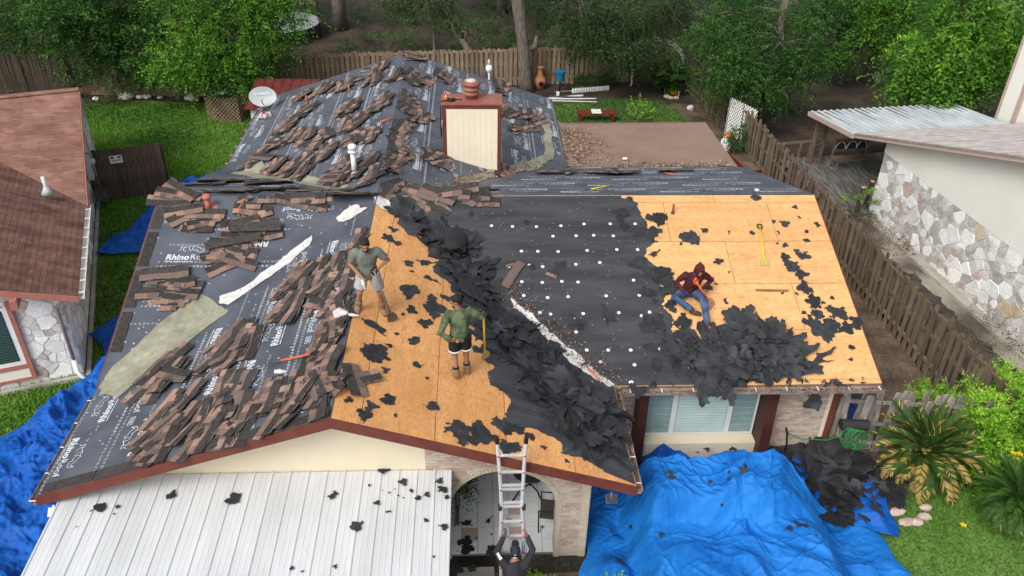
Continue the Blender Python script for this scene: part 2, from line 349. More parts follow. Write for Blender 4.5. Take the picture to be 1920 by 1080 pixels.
rc = Vector((13.02, 23.92, 0)); rd = Vector((.1397, -.9902, 0)); rn = Vector((.9902, .1397, 0))       # neighbouring house on the right: wall corner and axes
def rp(a, b, z=0.): return rc + rn*a + rd*b + Vector((0, 0, z))
CONCD = mat('stained_concrete', (.34, .31, .25), (.10, .088, .075), scale=.55, rough=.9, bump=.25, bscale=30, fine=.2, contrast=(.42, .62))
wk = MB().prism([rp(-1.15,.2), rp(0,.2), rp(0,14), rp(-1.15,14)], (0,0,.07)).build('walkway', CONCD); tag(wk, kind='structure')
sheet('soil_strip', [tuple(rp(a_,b_)[:2]) for a_, b_ in ((-2.3,.4),(-.75,1.2),(-.85,3),(-.62,5),(-.8,7.5),(-.6,10),(-.7,14),(-3.2,14))], .076, mat('black_soil',(.030,.027,.024),(.085,.075,.062),scale=1.5,rough=.95,bump=.6,bscale=14,fine=.35,detail=10), rag=.22)
wk = MB().prism([rp(-.32,.3,.0), rp(0,.3,.0), rp(0,14,.0), rp(-.32,14,.0)], (0,0,.16)).build('footing_ledge', CONC); tag(wk, kind='structure')
pv = MB(); 
for x0, x1, m_ in ((-.42,.28,0),): pv.box((x0,8.2,.0),(x1,10.1,.05))
tag(pv.build('path', CONC), kind='structure')

# grass: blades that nobody could count, one mesh per lawn
def grass(poly, n, h0, h1, mats, seed, excl=()):
    r = np.random.default_rng(seed); xs = [p[0] for p in poly]; ys = [p[1] for p in poly]; P = []
    cand = np.stack([r.uniform(min(xs), max(xs), n*2), r.uniform(min(ys), max(ys), n*2)], 1)
    c = np.zeros(len(cand), bool); k = len(poly)
    for i in range(k):
        x0, y0 = poly[i]; x1, y1 = poly[(i+1) % k]
        if y0 == y1: continue
        cr = ((y0 > cand[:,1]) != (y1 > cand[:,1])) & (cand[:,0] < (x1-x0)*(cand[:,1]-y0)/(y1-y0)+x0); c ^= cr
    P = cand[c][:n]
    dens = np.array([noise.noise((x*.45, y*.45, seed))*.6+noise.noise((x*1.7, y*1.7, 3))*.4 for x, y in P])
    P = P[dens+r.uniform(-.25, .8, len(P)) > .0]; n = len(P); d2 = np.array([noise.noise((x*.35, y*.35, 9)) for x, y in P])
    a = r.uniform(0, 2*np.pi, n); w = r.uniform(.012, .03, n); h = r.uniform(h0, h1, n)*(1+.5*d2); ln = r.uniform(.02, .09, n); la = r.uniform(0, 2*np.pi, n)
    z0 = np.full(n, .005); V = np.zeros((n, 3, 3))
    V[:,0] = np.stack([P[:,0]-np.cos(a)*w, P[:,1]-np.sin(a)*w, z0], 1); V[:,1] = np.stack([P[:,0]+np.cos(a)*w, P[:,1]+np.sin(a)*w, z0], 1)
    V[:,2] = np.stack([P[:,0]+np.cos(la)*ln, P[:,1]+np.sin(la)*ln, h], 1)
    mi = np.clip((d2*2.6+r.normal(0, .7, n)+1.5).astype(int), 0, len(mats)-1)
    return np_mesh('grass', V.reshape(-1, 3), np.arange(n*3).reshape(-1, 3), mats, mi)
GR = [mat('grass_deep', (.042, .115, .014), None, rough=.7, trans=.25), mat('grass_mid', (.10, .26, .024), None, rough=.7, trans=.25), mat('grass_fresh', (.16, .35, .03), None, rough=.7, trans=.25), mat('grass_pale', (.21, .31, .06), None, rough=.7, trans=.25)]
GD = [mat('grass_dim_a', (.030, .065, .016), None, rough=.8), mat('grass_dim_b', (.052, .11, .024), None, rough=.8), mat('grass_dim_c', (.085, .155, .034), None, rough=.8)]
tag(link(bpy.data.objects.new('grass', grass([(-14.5,8),(-6.8,8),(-6.8,33),(-9,33.6),(-17,34.2)], 150000, .04, .13, GR, 3))), 'bright green grass between the two houses on the left', 'grass', kind='stuff')
tag(link(bpy.data.objects.new('grass', grass(LAWN_B, 45000, .03, .10, GD, 5))), 'dim green grass of the back yard beside the patio cover', 'grass', kind='stuff')
tag(link(bpy.data.objects.new('grass', grass(LAWN_F, 60000, .03, .09, GD[1:]+GR[1:2], 6))), 'short green grass in front of the two sago palms', 'grass', kind='stuff')

# ------------------------------------------------------------------ the house being re-roofed
house = empty('house', (0, 17, 0), 'single storey house whose cross gabled roof is being stripped of its shingles', 'house')
DECKM = mat('deck_wood', (.16, .10, .06), (.22, .14, .085), scale=6, rough=.9)
for k, poly in REG.items():
    MB().prism([Vector((x, y, roofz(x, y)-.004)) for x, y in poly], (0, 0, -.07)).build('roof_deck', DECKM, house)
# walls (outer skins, set in under the eaves)
def wall(pts, ext, m, name='wall'): return MB().prism(pts, ext).build(name, m, house)
EZ = ZR-S*D
def under(x, y): return roofz(x, y)-.09
wall([(-6.8,10.35,0),(-.92,10.35,0),(-.92,10.35,under(-.92,10.4)),(XW,10.35,under(XW,10.4)),(-6.8,10.35,under(-6.8,10.4))], (0,.15,0), CREAM)      # cream gable wall
wall([(-6.8,10.5,0),(-6.8,27.3,0),(-6.8,27.3,2.5),(-6.8,18.5,2.5),(-6.8,17.31,3.95),(-6.8,16.2,3.6),(-6.8,12.9,2.55),(-6.8,10.5,2.5)], (.12,0,0), CREAM)
wall([(-6.8,27.3,0),(2.1,27.3,0),(2.1,27.3,under(2.1,27.4)),(XW,27.3,under(XW,27.4)),(-6.8,27.3,under(-6.8,27.4))], (0,-.12,0), CREAM)
wall([(2.1,21.8,0),(2.1,27.3,0),(2.1,27.3,2.5),(2.1,21.8,2.5)], (-.12,0,0), CREAM)
wall([(2.1,21.8,0),(7.5,21.8,0),(7.5,21.8,2.5),(2.1,21.8,2.5)], (0,-.12,0), CREAM)
wall([(7.5,13.0,0),(7.5,21.7,0),(7.5,21.7,2.5),(7.5,YR,under(7.5,YR)),(7.5,13.0,2.55)], (-.12,0,0), CREAM)
wall([(2.14,13.03,0),(7.5,13.03,0),(7.5,13.03,2.5),(2.14,13.03,2.5)], (0,.12,0), mat('mortar', (.50,.46,.41), (.60,.56,.51), scale=5, rough=.95), 'wall')
MORT = MATS['mortar']
wall([(-2.0,13.2,0),(2.14,13.2,0),(2.14,13.2,2.6),(-2.0,13.2,2.6)], (0,.1,0), CREAM)
wall([(-2.0,10.5,0),(-2.0,13.2,0),(-2.0,13.2,2.9),(-2.0,10.5,2.9)], (-.1,0,0), CREAM)
# arch wall in brick: core with an arched opening, bricks proud of it
AX, AR, AS, ATOP = .445, .96, 1.36, 2.32
AY = 10.36
def arch_pts(r, k=18): return [(AX+r*math.cos(math.pi*i/k), AS+r*math.sin(math.pi*i/k)) for i in range(k+1)]
ar = arch_pts(AR)
outer_r = [(AX+AR,.0),(2.02,.0),(2.02,under(2.02,10.4)),(AX,under(AX,10.4))] ; outer_l = [(AX,under(AX,10.4)),(-.92,under(-.92,10.4)),(-.92,.0),(AX-AR,.0)]
rightp = [(AX+AR,.0),(2.02,.0),(2.02,under(2.02,10.4)),(AX,under(AX,10.4))]+list(reversed(ar[:10]))
leftp = [(AX,under(AX,10.4)),(-.92,under(-.92,10.4)),(-.92,.0),(AX-AR,.0)]+list(reversed(ar[9:]))
for poly in (rightp, leftp): MB().prism([(x, AY, z) for x, z in poly], (0,.22,0)).build('wall', MORT, house)
BRK = [mat('brick_pale', (.52,.43,.35), (.62,.53,.44), scale=9, rough=.95, rand=.17, bump=.5, bscale=50), mat('brick_rose', (.44,.32,.255), (.54,.41,.335), scale=9, rough=.95, rand=.18, bump=.5, bscale=50), mat('brick_buff', (.50,.42,.30), (.58,.50,.38), scale=9, rough=.95, rand=.12, bump=.5, bscale=50)]
bm_ = [MB().box((-.5,-.5,-.5),(.5,.5,.5)).mesh('brick', m) for m in BRK]
def brick(p, s, rot=0., k=None):
    k = random.choices((0,1),(3,2))[0] if k is None else k
    M = Matrix.Translation(p) @ Matrix.Rotation(rot, 4, 'Y') @ Matrix.Diagonal((*s, 1)); BRICKS.append((k, M))
BRICKS = []
BW, BH, BJ = .235, .066, .011
def brick_field(x0, x1, z0, topf, y, skip=lambda x0, x1, z: []):
    z = z0+BH/2; r_ = 0
    while True:
        x = x0-(BW/2 if r_ % 2 else 0); any_ = False
        while x < x1:
            a, b = max(x, x0), min(x+BW, x1)
            segs = [(a, b)]
            for lo, hi in skip(a, b, z):
                segs = [q for s0, s1 in segs for q in ((s0, min(s1, lo)), (max(s0, hi), s1)) if q[1]-q[0] > .03]
            for s0, s1 in segs:
                if s1-s0 > .035 and z+BH/2 < min(topf(s0), topf(s1)):
                    brick(Vector(((s0+s1)/2, y-.004+random.uniform(-.003,.003), z)), (s1-s0-BJ, .02, BH-BJ*.9)); any_ = True
            x += BW
        z += BH; r_ += 1
        if z > 3.4: break
def arch_skip(a, b, z):
    R2 = AR+.115
    if z < AS: return [(AX-R2, AX+R2)]
    if z < AS+R2: w = math.sqrt(R2*R2-(z-AS)**2); return [(AX-w, AX+w)]
    return []
brick_field(-.92, 1.86, .02, lambda x: under(x, 10.4), AY, arch_skip)
for i in range(46):      # the ring of bricks round the opening
    a = math.pi*(i+.5)/46; brick(Vector((AX+(AR+.055)*math.cos(a), AY-.012, AS+(AR+.055)*math.sin(a))), (.10,.03,math.pi*(AR+.05)/46-.008), -a, 2)
for s in (-1, 1):
    for j in range(19): brick(Vector((AX+s*(AR+.055), AY-.012, .0+.071*j+.035)), (.10,.03,.06), 0, 2)
for j in range(34): brick(Vector((1.94, AY-.012, .0+.071*j+.035)), (.13,.03,.06), 0, 2)
brick_field(6.16, 7.42, .05, lambda x: 2.4, 13.03); brick_field(2.16, 3.26, .05, lambda x: 2.4, 13.03)
# the 300 nearest bricks are parts of their own, the others one part
print('bricks', len(BRICKS)); BRICKS.sort(key=lambda q: (q[1].translation-CAM).length/max(.5,q[1].to_scale().x/.2))
for k, M in BRICKS[:300]: inst('brick', bm_[k], M, house)
mb = MB()
for k, M in BRICKS[300:]: mb.box((-.5,-.5,-.5),(.5,.5,.5),k,M)
tag(mb.build('brickwork', BRK, house), kind='stuff')
# side wall of the porch with an unseen opening added to let light in
wall([(2.02,10.6,0),(2.02,13.2,0),(2.02,13.2,.12),(2.02,10.6,.12)], (-.12,0,0), MORT); wall([(2.02,10.6,2.1),(2.02,13.2,2.1),(2.02,13.2,2.45),(2.02,10.6,2.45)], (-.12,0,0), MORT)
# porch floor of laid tiles
pf = MB().box((-1.98,10.40,0),(1.98,13.19,.085)).build('porch_floor', mat('grout', (.18,.17,.16), None, rough=.9)); tag(pf, kind='structure')
TL = [mat('tile_white', (.74,.76,.76), (.82,.84,.84), scale=3, rough=.3, rand=.05), mat('tile_rose', (.52,.37,.33), (.60,.44,.40), scale=5, rough=.35, rand=.06)]
tm = [MB().box((-.5,-.5,0),(.5,.5,1)).mesh('tile', m) for m in TL]
for i in range(11):
    for j in range(9):
        x = -1.42+.31*i; y = 10.53+.31*j; k = 1 if (i % 3 == 1 and j % 2 == 1 and random.random() < .8) else 0
        if x < 1.9: inst('tile', tm[k], Matrix.Translation((x, y, .086)) @ Matrix.Diagonal((.302,.302,.012,1)), pf)

# rake boards, fascias, gutters
def rake(a, b, dy):
    pa = Vector((a[0], a[1], roofz(*a)-.075)); pb = Vector((b[0], b[1], roofz(*b)-.075))
    MB().prism([pa+Vector((0,0,-.11)), pb+Vector((0,0,-.11)), pb+Vector((0,0,.085)), pa+Vector((0,0,.085))], (0,dy,0)).build('rake_board', BROWN, house)
rake((XL-.02,YF),(XW,YF),-.035); rake((XW,YF),(XE+.02,YF),-.035); rake((XL,YB),(XW,YB),.03); rake((XW,YB),(XE,YB),.03)
def rakex(x, y0, y1, dx):
    pa = Vector((x, y0, ZR-S*abs(y0-YR)-.075)); pb = Vector((x, y1, ZR-S*abs(y1-YR)-.075))
    MB().prism([pa+Vector((0,0,-.1)), pb+Vector((0,0,-.1)), pb+Vector((0,0,.082)), pa+Vector((0,0,.082))], (dx,0,0)).build('rake_board', BROWN, house)
rakex(XR,YE,YR,.03); rakex(XR,YR,YK,.03); rakex(XL,YE+.1,YR,-.03); rakex(XL,YR,YK,-.03)
for pl, a0, a1 in (('R', YF+.02, YB),):
    pass
def gutter(a, b, out, zoff=-.06):
    a = Vector(a); b = Vector(b); o = Vector(out); n_ = 6; g_ = MB()
    prof = [(0,.0),(0,-.10),(.10,-.10),(.125,-.01),(.118,-.01),(.096,-.092),(.007,-.092),(.007,0)]
    va = [a+o*q[0]+Vector((0,0,q[1]+zoff)) for q in prof]; vb = [b+o*q[0]+Vector((0,0,q[1]+zoff)) for q in prof]
    k = len(prof); g_.add(va+vb, [(i, (i+1) % k, (i+1) % k+k, i+k) for i in range(k)]); g_.add(va, [tuple(range(k))]); g_.add(vb, [tuple(range(k))])
    go = g_.build('gutter', GUT, house); L = (b-a).length
    hm = MB()
    for i in range(int(L/.62)+1):
        p = a+(b-a)*((i*.62+.15)/L)+Vector((0,0,zoff+.002)); h = MB().beam(p, p+o*.118, .022, .006); h.build('hanger', WHITE, go)
    return go
gutter((XE+.16,YE,EZ),(XR+.02,YE,EZ),(0,-1,0)); gutter((XE,YF-.02,EZ),(XE,YE-.02,EZ),(1,0,0)); gutter((XL,YE,EZ),(XL,YF-.02,EZ),(-1,0,0))
gutter((XR,YK,EZ),(XE+.1,YK,EZ),(0,1,0)); gutter((XL,YB,EZ),(XL,YK,EZ),(-1,0,0))
MB().box((7.46,12.94,0),(7.56,13.0,2.42)).build('corner_board', BROWN, house)
# bay window with brown fins
for x0, x1 in ((3.27,3.45),(5.90,6.12)):
    MB().prism([(x0,12.50,.05),(x0,13.02,.05),(x0,13.02,2.4),(x0,12.62,2.4)], (x1-x0,0,0)).build('fin', mat('fin_brown',(.055,.018,.014),(.075,.024,.018),scale=3,rough=.5), house, bevel=.008)
MB().box((3.45,12.72,.05),(5.90,13.03,.60)).build('window_seat', CREAM, house, bevel=.01)
win = MB().box((3.47,12.97,.62),(5.88,13.03,2.30)).build('window', mat('window_white',(.70,.74,.72),None,rough=.4), house)
SL = MATS['window_white']; BL = mat('blind', (.20,.30,.30), (.27,.38,.37), scale=3, rough=.6)
for x0, x1, z0, z1, side in ((3.53,4.05,.70,1.72,0),(3.53,4.05,1.80,2.22,0),(4.17,5.24,.70,2.22,1),(5.36,5.82,.70,1.72,0),(5.36,5.82,1.80,2.22,0)):
    MB().box((x0,12.955,z0),(x1,12.975,z1)).build('pane', GLASS if not side else GLASS, win)
    k = int((z1-z0)/.075); MB().box((x0+.004,12.952,z0+.004),(x1-.004,12.954,z1-.004)).build('blind_backing', mat('blind_pale',(.42,.56,.55),(.5,.63,.61),scale=3,rough=.6) if side or z0 > 1.7 else BL, win)
    for j in range(k):
        if side or j % 2 == 0 or z0 > 1.7:
            z = z0+(j+.5)*(z1-z0)/k
            MB().prism([(x0+.01,12.950,z-.03),(x0+.01,12.953,z+.032),(x0+.01,12.944,z+.0)], (x1-x0-.02,0,0)).build('blind_slat', mat('blind_pale',(.42,.56,.55),(.5,.63,.61),scale=3,rough=.6) if side else BL, win)

# ---------------------------------------------------- boarding, underlayment and felt
def osb(pl, reg, rows, a0, shift, om):
    conv = [ab(pl, *q) for q in REG[reg]]
    if area(conv) < 0: conv.reverse()
    b = 0.
    for k, h in enumerate(rows):
        a = a0+shift*(k % 2)
        while a < a0+16:
            q = clip_convex([(a+.006, b-h+.006), (a+2.434, b-h+.006), (a+2.434, b-.006), (a+.006, b-.006)], conv)
            if len(q) >= 3 and abs(area(q)) > .01:
                hh = random.uniform(.009, .013); vs = [p3(pl, x, y, 0) for x, y in q]
                MB().prism(vs, FR[pl][2]*hh).build('osb_panel', om, house)
            a += 2.44
        b -= h
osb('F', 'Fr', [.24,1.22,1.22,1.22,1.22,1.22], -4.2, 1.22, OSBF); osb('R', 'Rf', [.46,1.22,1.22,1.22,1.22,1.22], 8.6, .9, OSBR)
UC = 1.06
def rows_of(pl, reg):
    conv = [ab(pl, *q) for q in REG[reg]]
    if area(conv) < 0: conv.reverse()
    b1 = max(q[1] for q in conv); b0 = min(q[1] for q in conv); a0 = min(q[0] for q in conv); a1 = max(q[0] for q in conv); out = []
    b = b0
    while b < b1-.05:
        q = clip_convex([(a0,b),(a1,b),(a1,b+UC+.08),(a0,b+UC+.08)], conv)
        if len(q) > 2: out.append((b, q))
        b += UC
    return conv, out
TXT = {}
def text_tris(body, size, offset=0., shear=0.):
    cu = bpy.data.curves.new('lettering', 'FONT'); cu.body = body; cu.size = size; cu.offset = offset; cu.shear = shear; cu.resolution_u = 2
    o = bpy.data.objects.new('lettering', cu); col.objects.link(o); dg = bpy.context.evaluated_depsgraph_get()
    me = bpy.data.meshes.new_from_object(o.evaluated_get(dg)); V = [(v.co.x, v.co.y) for v in me.vertices]; Fc = [tuple(p.vertices) for p in me.polygons]
    bpy.data.objects.remove(o); bpy.data.curves.remove(cu); bpy.data.meshes.remove(me); return V, Fc
def ribbon(pts, w):
    V = []; Fc = []
    for i in range(len(pts)-1):
        (x0, y0), (x1, y1) = pts[i], pts[i+1]; L = math.hypot(x1-x0, y1-y0) or 1; nx, ny = -(y1-y0)/L*w/2, (x1-x0)/L*w/2; b = len(V)
        V += [(x0-nx, y0-ny), (x1-nx, y1-ny), (x1+nx, y1+ny), (x0+nx, y0+ny)]; Fc.append((b, b+1, b+2, b+3))
    return V, Fc
def shift2(g_, dx, dy): return [(x+dx, y+dy) for x, y in g_[0]], g_[1]
def merge2(gs):
    V = []; Fc = []
    for v, f in gs: b = len(V); V += v; Fc += [tuple(i+b for i in q) for q in f]
    return V, Fc
t1 = text_tris('Rhino', .21, .0075, .12); w1 = max(v[0] for v in t1[0]); t2 = shift2(text_tris('Roof', .21, .0005, 0), w1+.015, 0); w2 = max(v[0] for v in t2[0])
animal = [(0,.0),(.05,.07),(.02,.12),(.08,.13),(.13,.10),(.22,.15),(.30,.13),(.33,.17),(.37,.12),(.44,.10),(.50,.03),(.56,.12),(.54,.0),(.49,-.03),(.42,-.02),(.38,.03)]
animal2 = [(.30,.12),(.28,.06),(.33,.02),(.40,.04)]; animal3 = [(.10,.11),(.09,.03),(.16,-.01)]; animal4 = [(.20,.14),(.22,.05),(.27,.0)]
emb = merge2([ribbon([(x+.24, y+.24) for x, y in a], .012) for a in (animal, animal2, animal3, animal4)])
sub = merge2([ribbon([(x0, -.05), (x1, -.05)], .018) for x0, x1 in ((.0,.16),(.18,.33),(.35,.40),(.42,.60))])
LOGO = merge2([t1, t2, emb, sub]); LW = w2
BADGE = merge2([ribbon([(0,0),(.2,0),(.2,.1),(0,.1),(0,0)], .01), shift2(text_tris('U20', .085, .002), .02, .02)])
FINE = merge2([ribbon([(k*.085+.0, y), (k*.085+.06*(.5+.5*((k*7+i*3) % 5)/4), y)], .008) for i, y in enumerate((0., .025)) for k in range(14)])
print('logo tris', len(LOGO[1]), 'w', LW)
def prints(pl, reg, conv, rows):
    mb = MB(); cc = [(sum(q[0] for q in conv)/len(conv), sum(q[1] for q in conv)/len(conv))]
    def put(G, a, b, flip):
        s = -1 if flip else 1; pts = [(a+s*x, b+s*y) for x, y in G[0]]
        xs = [q[0] for q in pts]; ys = [q[1] for q in pts]
        if not all(inside(q, conv) for q in ((min(xs), min(ys)), (max(xs), min(ys)), (max(xs), max(ys)), (min(xs), max(ys)))): return
        mb.add([p3(pl, x, y, .0245) for x, y in pts], G[1])
    a0 = min(q[0] for q in conv); a1 = max(q[0] for q in conv); r_ = random.Random(hash(reg) % 97 if False else sum(map(ord, reg)))
    for k, (b, q) in enumerate(rows):
        a = a0-r_.uniform(0, 1); i = 0
        while a < a1+1:
            fl = (i+k) % 2 == 1
            put(LOGO, a+(LW if fl else 0), b+(.62 if fl else .12), fl)
            if fl is False: put(BADGE, a+LW+.12, b+.14, False)
            put(FINE, a+.1, b+.97, False)
            put(FINE, a+.2, b+.985, False); put(FINE, a+.05, b+.04, False)
            if i % 2: put(FINE, a+.0, b+.53, False)
            a += LW+.26; i += 1
    if mb.f:
        tag(mb.build('printed_lettering', PRINT, house), kind='stuff')
for reg in ('Fl','Lf','Lb','Rb','Kl','Kr'):
    pl = reg[0]; conv, rows = rows_of(pl, reg)
    for b, q in rows:
        vs = [p3(pl, x, y, .019-.008*(y-b)/(UC+.08)) for x, y in q]
        o = MB().add(vs, [tuple(range(len(vs)))]).build('underlayment_course', UND, house)
    prints(pl, reg, conv, rows)
WEDGE = {'F': [(1,1,0),(-1,1,0)], 'K': [(1,-1,0),(-1,-1,0)]}
def wedge_clip(poly, pl):    # part of an xy polygon that lies on one roof plane (cut along the valleys)
    # F: YR-y < |x-XW| and y<YR   done per side
    out = []
    u = [(x-XW, y-YR) for x, y in poly]
    for sx in (-1, 1):
        for sy in (-1, 1):
            q = clip(clip(u, -sx, 0, 0), 0, -sy, 0)
            if len(q) < 3: continue
            main = clip(q, -sx, sy, 0)      # |y|<|x| : main gable plane (F or K)
            wing = clip(q, sx, -sy, 0)
            if pl == ('F' if sy < 0 else 'K') and len(main) > 2: out.append(main)
            if pl == ('L' if sx < 0 else 'R') and len(wing) > 2: out.append(wing)
    return [[(x+XW, y+YR) for x, y in q] for q in out]
def drape(name, poly, off, m, thick=.006, parent=house, planes='FKLR'):
    mb = MB()
    for pl in planes:
        for q in wedge_clip(poly, pl):
            c = []
            for p in q:
                if not c or (abs(p[0]-c[-1][0])+abs(p[1]-c[-1][1])) > 1e-4: c.append(p)
            if len(c) > 2 and abs(area(c)) > 1e-3:
                n_ = FR[pl][2]; mb.prism([Vector((x, y, PL[pl](x, y)))+n_*(off-thick) for x, y in c], n_*thick)
    return mb.build(name, m, parent) if mb.f else None
def pxpoly(pts): return [tuple(roofhit(*p)[0][:2]) for p in pts]
random.seed(21)
def rag_part(pts, k0, k1, amp=.16, it=4):      # only edges k0..k1 are torn, the others stay straight
    out = []
    for i, p in enumerate(pts):
        q = pts[(i+1) % len(pts)]
        if k0 <= i < k1:
            seg = [p, q]
            for _ in range(it):
                s2 = []
                for u, v in zip(seg, seg[1:]):
                    L = math.hypot(v[0]-u[0], v[1]-u[1]); d = random.uniform(-1, 1)*amp*min(L, .9) if L > .04 else 0
                    s2 += [u] + ([((u[0]+v[0])/2-(v[1]-u[1])/max(L,1e-6)*d, (u[1]+v[1])/2+(v[0]-u[0])/max(L,1e-6)*d)] if L > .04 else [])
                seg = s2+[seg[-1]]
            out += seg[:-1]
        else: out.append(p)
    return out
fF = pxpoly([(1165,372),(1196,382),(1202,405),(1214,430),(1224,457),(1207,480),(1232,502),(1230,522),(1252,546),(1240,572),(1264,602),(1262,628),(1285,655),(1300,690),(1330,721)])
fF = [(XW+.25, YR-.03)] + [(fF[0][0], YR-.03)] + fF + [(fF[-1][0], YE+.01), (XE+.0, YE+.01), (XW+.3, YR-.30)]
felt1 = drape('felt_layer', rag_part(fF, 1, len(fF)-4), .024, FELT, planes='F')
fR = pxpoly([(748,392),(770,425),(800,452),(828,476),(812,508),(842,532),(868,572),(850,598),(908,628),(903,664),(928,690),(918,722),(952,746),(948,790),(990,803),(1052,832),(1050,850),(1104,868),(1132,886)])
fR = fR + [(XE-.02, YF+.02), (XE-.02, YE), (XW+.12, YR-.05)]
felt2 = drape('felt_layer', rag_part(fR, 0, len(fR)-4, .2), .024, FELT, planes='R')
CAPW = mat('cap_white', (.78,.78,.76), None, rough=.4)
cap = MB().lathe([(.038,0),(.038,.004),(.012,.009),(.003,.010)], (0,0,0), 10).mesh('nail_cap', CAPW)
Z2 = [(571,206),(734,256),(845,194),(963,198),(1097,199),(1235,194),(1365,184),(1512,183),(1652,183),(1190,253),(1320,250),(1419,248),(1529,251),(1013,337),(1105,338),(1219,339),(1382,333),(1549,328),(1666,328),(943,424),(1058,416),(1132,424),(1238,422),(1319,411),(1453,401),(1015,509),(1130,513),(1240,507),(1331,511),(1643,500),(1026,586),(1160,598),(1275,593),(1489,588),(1675,585),(1117,681),(1176,692),(1313,715),(1360,688),(1324,750),(1320,791),(1486,715),(1560,683),(1688,700),(1733,680),(1724,782),(1380,893),(1500,893),(1627,893),(1729,880),(1792,888),(1458,959),(1648,976),(1632,1073)]
for x, y in Z2:
    p = on('F', 640+x/3, 360+y/3); inst('nail_cap', cap, frameM('F', p, 0, .0245), felt1)
for x, y in ((1182,718),(1108,690),(1117,795),(1135,748),(1156,818),(1131,829)):
    h = roofhit(x, y); inst('nail_cap', cap, frameM(h[2], h[0], 0, .0245), felt1)
# valley metal and strips of white membrane
VG = mat('valley_metal', (.22,.22,.15), (.34,.335,.25), scale=1.2, rough=.75, bump=.15, bscale=8, fine=.18, detail=10)
WMEM = mat('white_membrane', (.55,.54,.52), (.72,.71,.69), scale=5, rough=.6, bump=.5, bscale=18)
speckle(WMEM, (.12,.10,.09), .8, 20)
vg = ragged(pxpoly([(374,551),(402,566),(430,586),(330,662),(262,712),(222,748),(196,741),(186,728),(212,688),(270,635)]), .05, 3)
drape('valley_flashing', vg, .031, VG)
drape('valley_flashing', ragged(pxpoly([(585,443),(583,460),(548,492),(470,545),(430,573),(411,570),(413,557),(440,548),(505,503),(540,478)]), .08, 3), .034, WMEM)
drape('valley_flashing', ragged(pxpoly([(958,560),(985,582),(1010,605),(1050,640),(1100,682),(1152,722),(1140,727),(1105,705),(1082,690),(1040,655),(1000,612),(965,580)]), .16, 4), .034, WMEM)
drape('valley_flashing', ragged(pxpoly([(433,326),(478,300),(495,308),(520,322),(560,330),(610,342),(655,349),(640,357),(590,352),(530,340),(470,333)]), .12, 3), .031, VG)
drape('valley_flashing', ragged(pxpoly([(1010,222),(1034,226),(1036,300),(1010,318),(940,330),(880,346),(850,343),(880,330),(960,312),(1018,292)]), .12, 3), .031, VG)
drape('valley_flashing', ragged(pxpoly([(630,412),(668,385),(690,392),(660,412),(645,418)]), .2, 3), .04, WMEM)
drape('valley_flashing', ragged(pxpoly([(700,372),(730,378),(738,398),(722,396),(705,385)]), .15, 3), .045, WMEM)
# ------------------------------------------------------------------ chimney, pipes, dish on the roof
chim = empty('chimney', (-.1,20.85,3.5)); chim.parent = house; chim.matrix_parent_inverse = wm(house).inverted()
CX0, CX1, CY0, CY1, CZ = -.88, .66, 20.5, 21.2, 5.08
MB().box((CX0+.05,CY0+.03,2.9),(CX1-.05,CY1,CZ)).build('chimney_core', CREAM, house)
pw = (CX1-CX0-.2)/9
SID = mat('cream_siding', (.74,.67,.51), (.79,.72,.56), scale=2, rough=.6)
for i in range(9): MB().box((CX0+.1+pw*i+.0015,CY0+.008,3.0),(CX0+.1+pw*(i+1)-.0015,CY0+.028,CZ)).build('siding_board', SID, house)
for x in (CX0, CX1-.1): MB().box((x,CY0,2.9),(x+.1,CY0+.1,CZ+.02)).build('corner_trim', BROWN, house)
MB().box((CX0,CY0-.004,CZ-.07),(CX1,CY0+.02,CZ+.025)).build('corner_trim', BROWN, house)
MB().box((CX0-.003,CY0+.1,2.9),(CX0+.05,CY1,CZ)).build('corner_trim', BROWN, house); MB().box((CX1-.05,CY0+.1,2.9),(CX1+.003,CY1,CZ)).build('corner_trim', BROWN, house)
RUST = mat('rust_red_metal', (.24,.085,.06), (.33,.13,.095), scale=3, rough=.5)
MB().box((CX0-.03,CY0-.02,CZ+.028),(CX1+.03,CY1+.03,CZ+.07)).build('chimney_cap', RUST, house, bevel=.008)
bpy.data.objects.remove(chim)
MB().lathe([(.16,0),(.16,.10),(.21,.12),(.22,.15),(.17,.19),(.16,.21),(.22,.24),(.225,.27),(.16,.31),(.155,.33),(.20,.35),(.24,.38),(.235,.43),(.18,.47),(.05,.495)], (-.12,20.92,CZ+.07), 28).build('chimney_cowl', RUST, house, smooth=True)
MB().lathe([(.18,0),(.05,.03)], (-.12,20.92,CZ+.545), 24).build('cowl_lid', mat('pale_lid',(.55,.42,.40),(.66,.55,.52),scale=6,rough=.5), house, smooth=True)
ob = MB().lathe([(.045,0),(.05,.02),(.05,.10),(.03,.13),(.018,.15),(.018,.18)], (-.78,20.75,CZ+.07), 12, 0).lathe([(.022,.18),(.022,.215)], (-.78,20.75,CZ+.07), 10, 1).build('bottle', [mat('orange_drink',(.62,.2,.07),None,rough=.2), RED])
tag(ob, 'orange bottle with red cap standing on the chimney top', 'bottle')
tm_ = MB().tube([(-.66+.11*math.cos(a),20.72+.09*math.sin(a),CZ+.09+.02*math.sin(3*a)) for a in np.linspace(0,6,14)], .028, 8).tube([(-.55,20.72,CZ+.10),(-.45,20.78,CZ+.085),(-.36,20.74,CZ+.085)], .012, 6)
tag(tm_.build('tool_pouch', BLACK, smooth=True), 'black tool pouch with strap lying on the chimney top', 'pouch')
cord = [on('R',828,245),on('R',826,238),Vector((CX0-.04,20.6,4.2)),Vector((CX0-.05,20.55,4.8)),Vector((CX0-.02,20.6,CZ+.1)),Vector((-.75,20.72,CZ+.09))]
tag(MB().tube(cord, .014, 6).build('cable', BLACK, smooth=True), 'black cable hanging down the left corner of the chimney', 'cable')

